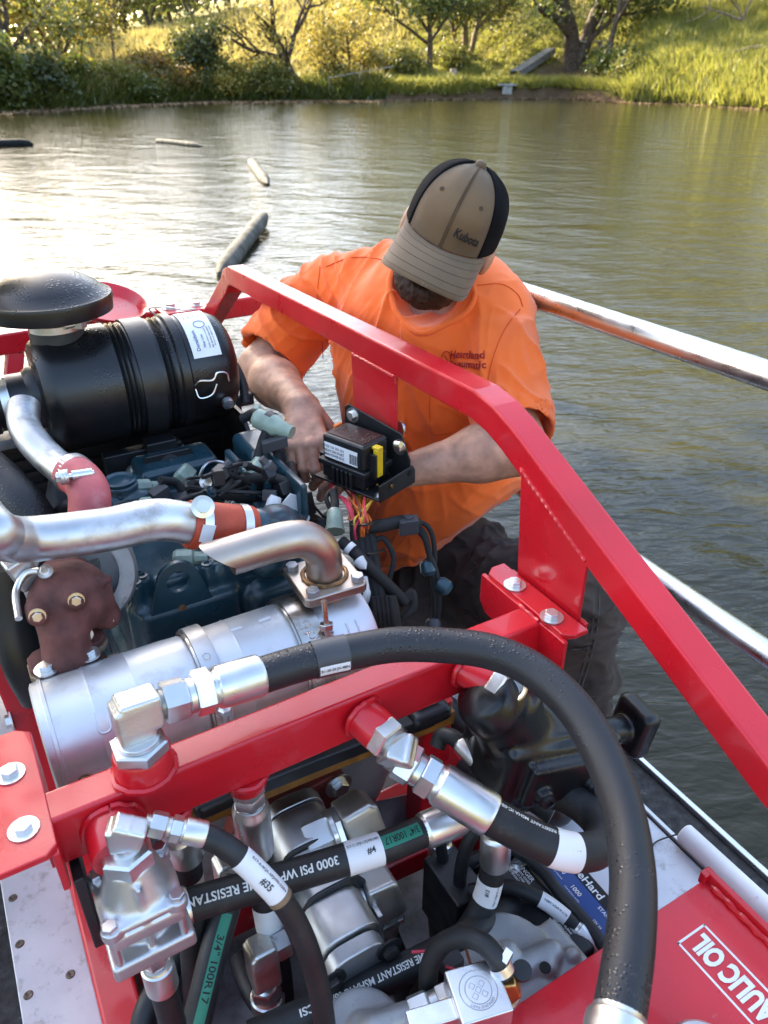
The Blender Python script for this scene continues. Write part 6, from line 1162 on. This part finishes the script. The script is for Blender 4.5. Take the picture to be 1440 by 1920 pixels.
for u, w_ in ((-.066, .012), (.050, .046)): bolt('bolt', fb(u, W_b/2+.0165, w_), -fX, .0095, fx)
bolt('bolt', A([.742-.04, 1.155, .79]), X_, .009, fx); MB().cyl(at(742, 832, 1.40), at(752, 834, 1.39), .006, n=10).build('bolt_tip', 'zinc', fx)
bolt('bolt', fb(-.082, -.028, -.0535), Z_, .006, fx)
# coloured wires below the box
wr = thing('wire_bundle', 'yellow orange and red wires fanning out under the fuse box', 'wires', fb(-.02, 0, -.2))
end = at(678, 992, 1.415)
for i in range(20):
    a = fb(rng.uniform(-.055, .03), rng.uniform(-.03, .015), -.052); b = end+A([rng.normal(0, .008), rng.normal(0, .006), .006*rng.normal()]); mid = (a+b)/2+A([rng.normal(0, .006), rng.normal(0, .006), rng.normal(0, .006)])
    MB().tube(spl([a, a-Z_*.02, mid, b+Z_*.02, b-Z_*.01], 5), .0021, 7).build('wire', ('yellow_wire', 'yellow_wire', 'orange_wire', 'yellow_wire', 'pink_wire', 'orange_wire', 'brown_wire')[i % 7], wr)
for i in range(3): MB().tube(spl([fb(.03+.004*i, -.03, -.05), fb(.034, -.032, -.085), at(645+4*i, 940, 1.45), at(668, 988, 1.42)], 5), .0022, 7).build('wire', 'pink_wire', wr)
hn = thing('wiring_harness', 'black braided wiring harness hanging between fuse box and engine', 'harness', at(700, 1150, 1.4))
def loom(pts, r, m='loom', nm='loom_run', tree_=None): return MB().tube(spl([at(*p) for p in pts], 8), r, 16).build(nm, m, tree_ or hn)
for i, dx in enumerate((-16, -6, 5, 14)): loom(((674+dx*.6, 978, 1.43), (682+dx, 1010, 1.42), (690+dx, 1060, 1.40), (700+dx, 1120, 1.38), (708+dx*1.2, 1200, 1.38), (715+dx, 1290, 1.4)), .0095)
for p, q in (((660, 985), (712, 975)), ((668, 1040), (722, 1030)), ((688, 1112), (745, 1108))): MB().tube(spl([at(p[0], p[1], 1.415), at((p[0]+q[0])/2, (p[1]+q[1])/2+4, 1.385), at(q[0], q[1], 1.415)], 5), .0025, 6).build('cable_tie', 'black_plastic', hn)
loom(((690, 990, 1.42), (720, 985, 1.42), (755, 978, 1.43), (785, 985, 1.44)), .0125)
for off in (0, 7): loom(((770, 982, 1.44), (795, 1000+off, 1.44), (805, 1040, 1.45), (812+off, 1080, 1.46), (815+off, 1140, 1.48), (812, 1200, 1.52)), .0058)
loom(((775, 978, 1.44), (800, 985, 1.44), (812, 1010, 1.45), (815, 1050, 1.46), (808, 1070, 1.46)), .0050)
MB().box(at(766, 985, 1.425), (.036, .024, .030), nrm([.9, -.4, .1]), nrm([.4, .9, 0])).box(at(766, 973, 1.42), (.014, .014, .014)).build('connector_block', 'dark_grey_plastic', hn, bev=.002)
for px, py, qx, qy in ((800, 1050, 805, 1075), (820, 1090, 840, 1105), (812, 1160, 812, 1175)):
    MB().lathe([(0, .010), (.006, .015), (.022, .016), (.030, .010)], at(px, py, 1.46), at(qx, qy, 1.46)-at(px, py, 1.46), 10).build('connector', 'dark_grey_plastic' if py > 1150 else 'engine_teal', hn)
loom(((700, 1015, 1.42), (720, 1010, 1.42), (738, 1045, 1.42), (730, 1085, 1.42), (722, 1110, 1.42)), .0052)
loom(((640, 1015, 1.40), (675, 1045, 1.38), (710, 1080, 1.38), (740, 1110, 1.39), (760, 1130, 1.40)), .0110)
for k in range(3): loom(((755, 1130, 1.40), (772, 1110+6*k, 1.40), (775, 1135+4*k, 1.40), (750, 1165, 1.40), (735+8*k, 1200, 1.42)), .0065)
loom(((720, 1120, 1.36), (728, 1160, 1.36), (730, 1220, 1.38)), .022)
for k in range(5): loom(((700+8*k, 1118, 1.335), (705+8*k, 1160, 1.335), (708+8*k, 1215, 1.36)), .0050)
MB().tube(spl([at(684, 1082, 1.37), at(688, 1110, 1.36), at(683, 1135, 1.36)], 5), [.005]*5+[.007]*6, 10).build('tagged_wire', 'white_wire', hn)
MB().lathe([(0, .0125), (.010, .0125)], at(652, 1025, 1.385), at(675, 1045, 1.38)-at(652, 1025, 1.385), 18).build('white_tape', 'white_label', hn); MB().lathe([(0, .012), (.014, .009), (.022, .001)], at(672, 1050, 1.37), at(682, 1062, 1.365)-at(672, 1050, 1.37), 12).build('white_tip', 'white_label', hn)
# the branch going up left to the hand, and the loops at the engine
loom(((470, 905, 1.45), (480, 870, 1.46), (492, 830, 1.47), (500, 800, 1.47), (480, 775, 1.5), (455, 785, 1.52)), .0095)
loom(((505, 815, 1.47), (520, 850, 1.48), (518, 890, 1.48), (530, 920, 1.46)), .0080); loom(((545, 870, 1.5), (552, 900, 1.47), (555, 940, 1.44)), .0085); loom(((560, 925, 1.42), (535, 905, 1.42), (500, 895, 1.42), (455, 900, 1.42), (430, 915, 1.42), (400, 945, 1.38)), .0105)
loom(((625, 920, 1.45), (628, 950, 1.43), (610, 970, 1.42)), .0075); loom(((620, 920, 1.46), (612, 935, 1.45), (622, 960, 1.44)), .0045)
MB().lathe([(0, .010), (.008, .015), (.03, .0165), (.046, .019), (.046, .014)], at(628, 955, 1.42), at(628, 995, 1.40)-at(628, 955, 1.42), 10).build('connector', 'pale_green_plastic', hn)
MB().lathe([(0, .010), (.008, .013), (.03, .0165), (.042, .019), (.042, .014)], at(488, 862, 1.45), at(470, 898, 1.43)-at(488, 862, 1.45), 10).build('connector', 'pale_green_plastic', hn)
MB().lathe([(0, .014), (.006, .020), (.05, .021), (.06, .016), (.085, .013)], at(478, 782, 1.48), at(535, 806, 1.46)-at(478, 782, 1.48), 14).build('connector', 'pale_green_plastic', hn); MB().lathe([(0, .022), (.014, .022)], at(500, 790, 1.475), at(535, 806, 1.46)-at(500, 790, 1.475), 14).build('tape_band', 'black_plastic', hn)
MB().box(at(515, 832, 1.46), (.05, .018, .022), nrm([.8, -.3, .2]), nrm([.3, .9, 0])).build('clip', 'dark_grey_plastic', hn, bev=.002); MB().box(at(552, 915, 1.43), (.03, .022, .03)).build('clip', 'dark_grey_plastic', hn, bev=.002)
# ================================================================ the mechanic
man_ = thing('person', 'person in orange t-shirt, dark trousers and tan cap bending over the engine', 'person', (1.0, 1.25, 0.0))
TC = -FWD
shR, shL = at(572, 588, 1.97), at(926, 602, 1.67); neckb = at(800, 535, 1.78)
elR, wrR = at(490, 692, 1.93), at(566, 764, 1.67); elL, wrL = at(966, 836, 1.50), at(752, 884, 1.535)
HC = at(842, 442, 1.50); hU = nrm(.39*RGT+.76*UPV+.54*TC); hF = -.25*RGT-.50*UPV+.84*TC; hF = nrm(hF-hU*np.dot(hF, hU)); hS = np.cross(hU, hF)
def hd(s_, u, f): return HC+hS*s_+hU*u+hF*f
LAT = nrm(shL-shR); pelv = at(815, 1040, 2.02); TUP = nrm((shR+shL)/2-pelv); TF = nrm(np.cross(LAT, TUP)); TF = TF if np.dot(TF, TC) > 0 else -TF
b = SDF((.43, .93, .40), (1.30, 1.95, 1.32), .0033)
# torso core and neck
b.cap(at(800, 620, 1.78), pelv, .10, .12, k=.05); b.cap(shR, shL, .055, k=.03); b.cap(neckb, hd(0, -.05, -.02), .060, .058, k=.03)
# head
b.ell(hd(0, .02, 0), (.083, .112, .104), hS, hU, hF, k=.02); b.ell(hd(0, -.065, .030), (.062, .062, .070), hS, hU, hF, k=.03); b.cap(hd(0, -.02, .098), hd(0, -.045, .122), .010, .015, k=.012)
b.ell(hd(0, -.075, .092), (.024, .009, .014), hS, hU, hF, k=.01)
for sg in (-1, 1): b.ell(hd(sg*.087, -.008, -.005), (.012, .034, .022), hS, hU, hF, k=.008); b.ell(hd(sg*.032, -.005, .088), (.014, .010, .010), hS, hU, hF, k=.006, op='-'); b.ell(hd(sg*.032, -.006, .083), (.012, .011, .011), hS, hU, hF, k=.002)
# arms
b.cap(shR, elR, .062, .054, k=.03); b.cap(elR, elR*.6+wrR*.4, .056, .054, k=.025); b.cap(elR*.6+wrR*.4, wrR, .054, .036, k=.03)
b.cap(shL, elL, .062, .054, k=.03); m_ = elL*.72+wrL*.28; b.cap(elL, m_, .054, .053, k=.025); b.cap(m_, wrL, .053, .031, k=.03)
def hand(wr, kn, across, palmn, curls, th_dir, scale=1.12, spread=.0):
    """wr wrist, kn centre of the knuckles, across from index to little finger, palmn towards the palm side"""
    across = nrm(across); fd = nrm(kn-wr); palmn = nrm(palmn-fd*np.dot(palmn, fd)); across = nrm(across-fd*np.dot(across, fd)-palmn*np.dot(across, palmn)); s_ = scale
    offs = (-.033, -.011, .011, .031); back = (.0, .004, .0, -.008); Ls = ((.044, .027, .021), (.048, .031, .023), (.045, .029, .022), (.036, .022, .019))
    for o in offs: b.cap(wr+across*o*.45*s_+fd*.004, kn+across*o*s_, .0165*s_, .0125*s_, k=.012, )
    b.cap(wr, wr+fd*.03, .030*s_, .026*s_, k=.02, flat=(palmn, .72)); tips = []
    for i, o in enumerate(offs):
        p = kn+across*o*s_+fd*back[i]*s_; a = curls[i][0]; d = fd; rr = (.0108, .0110, .0106, .0094)[i]*s_
        b.cap(p-fd*.006, p, rr*1.12, k=.006)
        for j in range(3):
            ang = sum(curls[i][:j+1]); d = nrm(fd*math.cos(ang)+palmn*math.sin(ang)+across*spread*(i-1.5)); q = p+d*Ls[i][j]*s_; b.cap(p, q, rr*(1-.08*j), rr*(1-.08*(j+1)), k=.0028); b.cap(q, q, rr*(1-.06*(j+1))*1.03, k=.003); p = q
        tips.append(p)
    t0 = wr+fd*.022*s_-across*.026*s_; d1 = nrm(th_dir); p1 = t0+d1*.040*s_; b.cap(t0, p1, .0165*s_, .0125*s_, k=.010); d2 = nrm(d1*.8+fd*.5+palmn*.25); p2_ = p1+d2*.030*s_; b.cap(p1, p2_, .0118*s_, .0105*s_, k=.003); p3 = p2_+nrm(d2+palmn*.4)*.024*s_; b.cap(p2_, p3, .0108*s_, .0090*s_, k=.003)
    return tips
knR = at(573, 834, 1.59)
hand(wrR, knR, -RGT*.92+UPV*(-.25), FWD*.9-UPV*.25, ((.75, .9, .6), (.55, 1.15, .7), (.50, 1.2, .8), (.55, 1.2, .8)), RGT*.55-UPV*.55+FWD*.6)
knL = at(668, 884, 1.555)
hand(wrL, knL, -UPV*.75+FWD*.5, -UPV*.45-TC*.35, ((.10, .30, .30), (.15, .40, .35), (.25, .5, .4), (.35, .6, .5)), UPV*.25-RGT*.9+TC*.15)
def skin_fn(V, N):
    d = np.array([mnoise.noise(Vector(p*60))*.0007+mnoise.noise(Vector(p*16))*.0016 for p in V]); return V+N*d[:, None]
b.build('body', 'skin', man_, skin_fn, relax=1)

# ---- shirt
s = SDF((.45, .85, .28), (1.36, 2.08, 1.12), .0052)
LT = lambda px, py, d: at(px, py, d)
s.ell(LT(780, 640, 1.77), (.225, .20, .145), LAT, TUP, TF, k=.03); s.ell(LT(800, 780, 1.83), (.222, .22, .165), LAT, TUP, TF, k=.07); s.ell(LT(812, 930, 1.90), (.225, .19, .180), LAT, TUP, TF, k=.07); s.ell(LT(815, 1050, 1.98), (.222, .16, .170), LAT, TUP, TF, k=.06)
for S_, mid in ((shR, .0), (shL, .0)): s.cap(at(800, 528, 1.74), S_+UPV*.002, .070, .076, k=.04); s.cap(S_, S_-TUP*.02, .080, k=.04)
s.cap(at(815, 575, 1.64), at(790, 640, 1.63), .05, k=.05)
slR, slL = shR+(elR-shR)*.80, shL+(elL-shL)*.92
s.cap(shR, shR+(slR-shR)*.5, .082, .084, k=.03); s.cyl(shR+(slR-shR)*.25, slR, .083, .005, .03, r2=.091); s.cap(shL, shL+(slL-shL)*.5, .079, .079, k=.03); s.cyl(shL+(slL-shL)*.25, slL, .077, .005, .03, r2=.082)
s.cap(at(762, 492, 1.80), at(620, 530, 1.93), .055, .062, k=.05); s.cap(at(900, 525, 1.73), at(935, 565, 1.69), .05, .06, k=.05)
# openings: sleeves, hem, neck
s.cyl(slR-nrm(slR-shR)*.05, slR+nrm(slR-shR)*.06, .078, .004, .004, '-', r2=.090); s.cyl(slL-nrm(slL-shL)*.05, slL+nrm(slL-shL)*.06, .072, .004, .004, '-', r2=.079)
ha_, hb_, hc_ = at(735, 1030, 1.88), at(850, 1034, 1.86), at(965, 932, 1.80); hn_ = nrm(np.cross(hc_-(ha_*.3+hb_*.7), TF)); hn_ = hn_ if hn_[2] < 0 else -hn_; hx, hy, _ = frame(hn_)
s.box((ha_+hb_+hc_)/3+hn_*.25, (1.4, 1.4, .5), .004, hx, hy, hn_, k=.006, op='-')
s.cap(neckb+UPV*.02+TC*.01, hd(0, -.10, .0), .066, .085, k=.012, op='-')
def shirt_fn(V, N):
    rel = V-at(800, 800, 1.75); la, up, fr = rel@LAT, rel@TUP, rel@TF; out = np.zeros(len(V)); drift = np.zeros(len(V))
    for i, p in enumerate(V):
        l, u = la[i], up[i]; w = mnoise.noise(Vector((l*5, u*5, 3.1)))*.5
        vert = 1-abs(mnoise.noise(Vector((l*12+w+u*4.5*np.sign(l), u*2.4, 7)))); low = 1-abs(mnoise.noise(Vector((l*3.0+1.7, u*15+w*2-l*6, fr[i]*3))))
        k = min(1, max(0, (-.02-u)/.22)); ks = min(1, max(0, (abs(l)-.19)/.06)); ap = math.exp(-((abs(l)-.19)**2+(u-.10)**2)/.012)
        slv = 1-abs(mnoise.noise(Vector((p[0]*6, p[1]*6, p[2]*20+l*16)))); fine = 1-abs(mnoise.noise(Vector((l*22+u*16*np.sign(l), u*9-l*4, 2.))))
        out[i] = (vert**7*.013*(1-k)*(1-.6*ks)+low**7*.015*k+slv**7*.010*ks+fine**10*.006*(.35+ap+.5*k))-.006+mnoise.noise(Vector(p*8))*.006+mnoise.noise(Vector(p*38))*.0010
    return V+N*out[:, None]
sh_o = s.build('shirt', 'shirt', man_, shirt_fn, relax=2)
SV = np.array([v.co for v in sh_o.data.vertices])+WL[man_.name]; SN = np.array([v.normal for v in sh_o.data.vertices])
_d = SV-EYE; _z = _d@FWD; _px = 720+FOC*(_d@RGT)/_z; _py = 960-FOC*(_d@UPV)/_z; _fr = (SN@TC > -.1)
def surf(px, py, lift=.0015):
    q = (np.abs(_px-px) < 9) & (np.abs(_py-py) < 9) & _fr
    if not q.any(): return at(px, py, 1.62)
    i = np.where(q)[0]; i = i[_z[i] < _z[i].min()+.03]; w = 1/((_px[i]-px)**2+(_py[i]-py)**2+4); z = (_z[i]*w).sum()/w.sum(); n = nrm((SN[i]*w[:, None]).sum(0)); return at(px, py, z)+n*lift
def seam(pts, r=.0014, m='shirt_seam', name='seam'):
    P = [q for q in spl([A([x, y, 0.]) for x, y in pts], 8) if ((np.abs(_px-q[0]) < 7) & (np.abs(_py-q[1]) < 7) & _fr).any()]
    if len(P) < 4: return
    return MB().tube(A([surf(x, y, .0004) for x, y, _ in P]), r, 6).build(name, m, man_)
seam(((612, 500), (655, 484), (700, 484), (735, 494))); seam(((895, 535), (940, 533), (970, 552), (980, 575))); seam(((600, 500), (595, 560), (602, 620), (606, 680)), .0011); seam(((975, 580), (945, 620), (922, 680), (910, 740)), .0011)
seam(((806, 742), (806, 790), (812, 815), (845, 812)), .0010, name='pocket_seam')
def logo(sx, cx, cy, h, w, bold=.03):
    V, F = text2d(sx, bold, 1); k = w/(V[:, 0].max()-V[:, 0].min()); MB().add([surf(cx+a*k, cy-b*h+a*k*.06, .0050) for a, b in V], F).build('embroidery', 'embroidery', man_, sharp=180)
logo('Heartland', 877, 666, 15, 64, .02); logo('Pneumatic', 878, 684, 14, 66, .02)
mb = MB(); mb.tube(A([surf(836+9*math.cos(t), 672+14*math.sin(t), .0045) for t in np.linspace(0, 6.3, 26)]), .0008, 5); mb.tube(A([surf(832+t*8, 665+t*13, .0045) for t in np.linspace(0, 1, 5)]), .0009, 5); mb.build('embroidery', 'embroidery', man_)
# collar ribbing follows the neck opening
ring = []; nc = at(806, 548, 1.70); na_ = nrm(hd(0, -.10, 0)-neckb-UPV*.02); e1, e2, _ = frame(na_)
_nk = neckb+UPV*.02+TC*.01
rr_ = np.linalg.norm((SV-_nk)-((SV-_nk)@na_)[:, None]*na_, axis=1); ax_ = (SV-_nk)@na_; th_ = np.arctan2((SV-_nk)@e2, (SV-_nk)@e1)
for t in np.linspace(-math.pi, math.pi, 49)[:-1]:
    q = (np.abs((th_-t+math.pi) % (2*math.pi)-math.pi) < .16) & (rr_ < .12) & (rr_ > .055); i = np.where(q)[0]
    if len(i): j = i[np.argmax(ax_[i]-.35*np.abs(rr_[i]-.072))]; ring.append(SV[j])
ring = A(ring); ring = A([ring[(i+np.arange(-3, 4)) % len(ring)].mean(0) for i in range(len(ring))]); ring = np.concatenate([ring, ring[:1]])
MB().tube(ring, .0065, 10, cap=False).build('collar', 'shirt', man_)

# ---- trousers
hipL, hipR = pelv+LAT*.10-TUP*.06, pelv-LAT*.09-TUP*.05; knL_ = at(1090, 1105, 1.50); ankL = at(1078, 1345, 1.70); knR_ = at(778, 1215, 1.86); ankR = knR_+A([.26, .20, -.06])
s = SDF((.55, .60, -.02), (1.34, 1.85, .62), .0065)
s.ell(pelv-TUP*.02, (.20, .15, .150), LAT, TUP, TF, k=.04); s.cap(hipL, knL_, .108, .088, k=.05); s.cap(knL_, ankL, .086, .068, k=.025); s.cap(hipR, knR_, .115, .088, k=.05); s.cap(knR_, ankR, .085, .062, k=.03)
def tr_fn(V, N):
    out = np.zeros(len(V))
    for i, p in enumerate(V):
        w = mnoise.noise(Vector(p*6)); f1 = 1-abs(mnoise.noise(Vector((p[0]*9+w*.6, p[1]*9-p[2]*9, p[2]*7+p[1]*6)))); f2 = 1-abs(mnoise.noise(Vector((p[0]*20, p[1]*16+p[2]*12, p[2]*18)))); out[i] = f1**7*.016+f2**9*.009-.005+mnoise.noise(Vector(p*14))*.004
    return V+N*out[:, None]
tr_o = s.build('trousers', 'trousers', man_, tr_fn, relax=2)
SV = np.array([v.co for v in tr_o.data.vertices])+WL[man_.name]; SN = np.array([v.normal for v in tr_o.data.vertices]); _d = SV-EYE; _z = _d@FWD; _px = 720+FOC*(_d@RGT)/_z; _py = 960-FOC*(_d@UPV)/_z; _fr = (SN@TC > -.1)
seam(((1124, 1100), (1122, 1160), (1108, 1230), (1090, 1290)), .0016, 'trouser_seam'); seam(((1112, 1110), (1112, 1165), (1098, 1232), (1082, 1290)), .0012, 'trouser_seam'); seam(((1035, 1215), (1070, 1218), (1105, 1214)), .0014, 'trouser_seam'); seam(((865, 1020), (885, 1030), (880, 1045), (895, 1060)), .0012, 'trouser_seam')
for an, dr in ((ankL, A([-.75, -.6, 0])), (ankR, A([.6, .6, 0]))):
    s = SDF(an-A([.25, .25, .2]), an+A([.25, .25, .12]), .007); g = A([an[0], an[1], .035]) if an is ankL else an; s.cap(an, g+A([0, 0, .03]), .055, k=.02); s.cap(g, g+nrm(dr)*.16, .046, .040, k=.03); s.build('boot', 'black_steel', man_)

# ---- beard, hair
s = SDF(HC-.2, HC+.2, .0034); s.ell(hd(0, -.080, .044), (.066, .058, .076), hS, hU, hF, k=.01); s.ell(hd(-.055, -.03, .03), (.026, .06, .03), hS, hU, hF, k=.02); s.ell(hd(.055, -.03, .03), (.026, .06, .03), hS, hU, hF, k=.02)
s.ell(hd(0, -.062, .118), (.030, .022, .034), hS, hU, hF, k=.006, op='-'); s.ell(hd(0, -.01, .09), (.060, .055, .06), hS, hU, hF, k=.01, op='-')
s.build('beard', 'hair', man_, lambda V, N: V+N*np.array([mnoise.noise(Vector(p*190))*.0035+mnoise.noise(Vector(p*60))*.003 for p in V])[:, None], relax=0)
s = SDF(HC-.2, HC+.2, .0036); s.ell(hd(0, .0, -.030), (.089, .07, .088), hS, hU, hF, k=.01); s.ell(hd(0, -.01, .075), (.12, .14, .10), hS, hU, hF, k=.01, op='-')
s.build('hair', 'hair', man_, lambda V, N: V+N*np.array([mnoise.noise(Vector(p*120))*.006 for p in V])[:, None], relax=0)
# ---- cap
cap_ = bpy.data.objects.new('cap', None); COL.objects.link(cap_); cap_.parent = man_; WL[cap_.name] = WL[man_.name]; cap_['label'] = 'tan cap with black mesh back and lettering'
AS, AF, CHh = .0935, .113, .128; U0 = .012
def dome(phi, t, lift=0.):                                 # phi from the front towards image right, t 0 rim .. 1 button
    r = max(0., 1-t**3.0)**.50; f = math.cos(phi); tilt = .030*max(0, f)*(1-abs(t-.45)*1.2)      # upright front panel
    d = hS*math.sin(phi)*AS*r+hF*(f*AF*r+tilt*r*.6-.006); return HC+hU*(U0-.012*math.cos(phi)*(1-t)+CHh*t)+d+lift*nrm(hS*math.sin(phi)+hF*f+hU*(.2+1.2*t))
def panel(p0, p1, n, m_, name):
    mb = MB(); K = 22; ph = np.linspace(p0, p1, n); ts = 1-(1-np.linspace(0, 1, K))**1.0; v = []
    for t in ts: v += [dome(p, t*.998, .0006*math.sin(9*p+6*t)) for p in ph]
    mb.add(v, [(i*n+j, i*n+j+1, (i+1)*n+j+1, (i+1)*n+j) for i in range(K-1) for j in range(n-1)]); return mb.build(name, m_, cap_, sharp=80)
PB = math.radians(50)
panel(-PB, 0, 18, 'cap_tan', 'front_panel'); panel(0, PB, 18, 'cap_tan', 'front_panel')
for k in range(4): panel(PB+k*(2*math.pi-2*PB)/4, PB+(k+1)*(2*math.pi-2*PB)/4, 14, 'cap_mesh', 'mesh_panel')
for p_, m_ in ((0, 'cap_thread'), (.045, 'cap_thread'), (-PB, 'cap_mesh'), (PB, 'cap_mesh')): MB().tube(A([dome(p_, t, .0008) for t in np.linspace(0, .985, 30)]), .0011 if m_ == 'cap_thread' else .003, 6).build('seam', m_, cap_)
MB().lathe([(-.004, .011), (.001, .011), (.005, .008), (.007, .002)], dome(0, .995, .0)+hU*.002, hU, 20).build('button', 'cap_brim', cap_)
for p_ in (-.50, .50): o = dome(p_, .62, .0008); n_ = nrm(dome(p_, .62, .01)-o); MB().lathe([(0, .0045), (.0010, .0040), (.0010, .0018), (0, .0014)], o, n_, 14).build('eyelet', 'cap_thread', cap_); MB().lathe([(0, .0014), (.0006, .0012)], o, n_, 8).build('eyelet_hole', 'ink', cap_)
V, F = text2d('Kubota', .025, 1); hh = .0135; MB().add([dome(math.radians(26)+(a+.15*b)*hh*1.15/.112, .235+b*hh*1.15/.128-a*.012, .0016) for a, b in V], F).build('lettering', 'ink', cap_, sharp=180)
def brim(u, v, lift=0.):                                   # u -1..1 across, v 0..1 outwards
    ph = u*math.radians(66); base = dome(ph, .0); L = .106*(1-.16*abs(u)**2.2)*min(1, (1.001-abs(u)**9)); dirn = nrm(hF*1.0+hS*math.sin(ph)*.10)
    return base+dirn*L*v+hU*(-.030*(u*u)*v-.030*v*v-.010*v+lift)-hU*.002
mb = MB(); nu, nv = 41, 13; v = [brim(u, w_) for w_ in np.linspace(0, 1, nv) for u in np.linspace(-1, 1, nu)]+[brim(u, w_, -.0045) for w_ in np.linspace(0, 1, nv) for u in np.linspace(-1, 1, nu)]; k0 = nu*nv
f = [(i*nu+j, i*nu+j+1, (i+1)*nu+j+1, (i+1)*nu+j) for i in range(nv-1) for j in range(nu-1)]; f += [tuple(k0+q for q in r_[::-1]) for r_ in f]
bd = list(range(nu))+[i*nu+nu-1 for i in range(1, nv)]+[(nv-1)*nu+j for j in range(nu-2, -1, -1)]+[i*nu for i in range(nv-2, 0, -1)]
f += [(bd[i], k0+bd[i], k0+bd[(i+1) % len(bd)], bd[(i+1) % len(bd)]) for i in range(len(bd))]; mb.add(v, f); mb.build('brim', 'cap_brim', cap_, sharp=60)
for w_ in (.2, .4, .6, .8, .95): MB().tube(A([brim(u, w_, .0002) for u in np.linspace(-.93, .93, 40)]), .0004, 5).build('stitch_line', 'cap_thread', cap_)
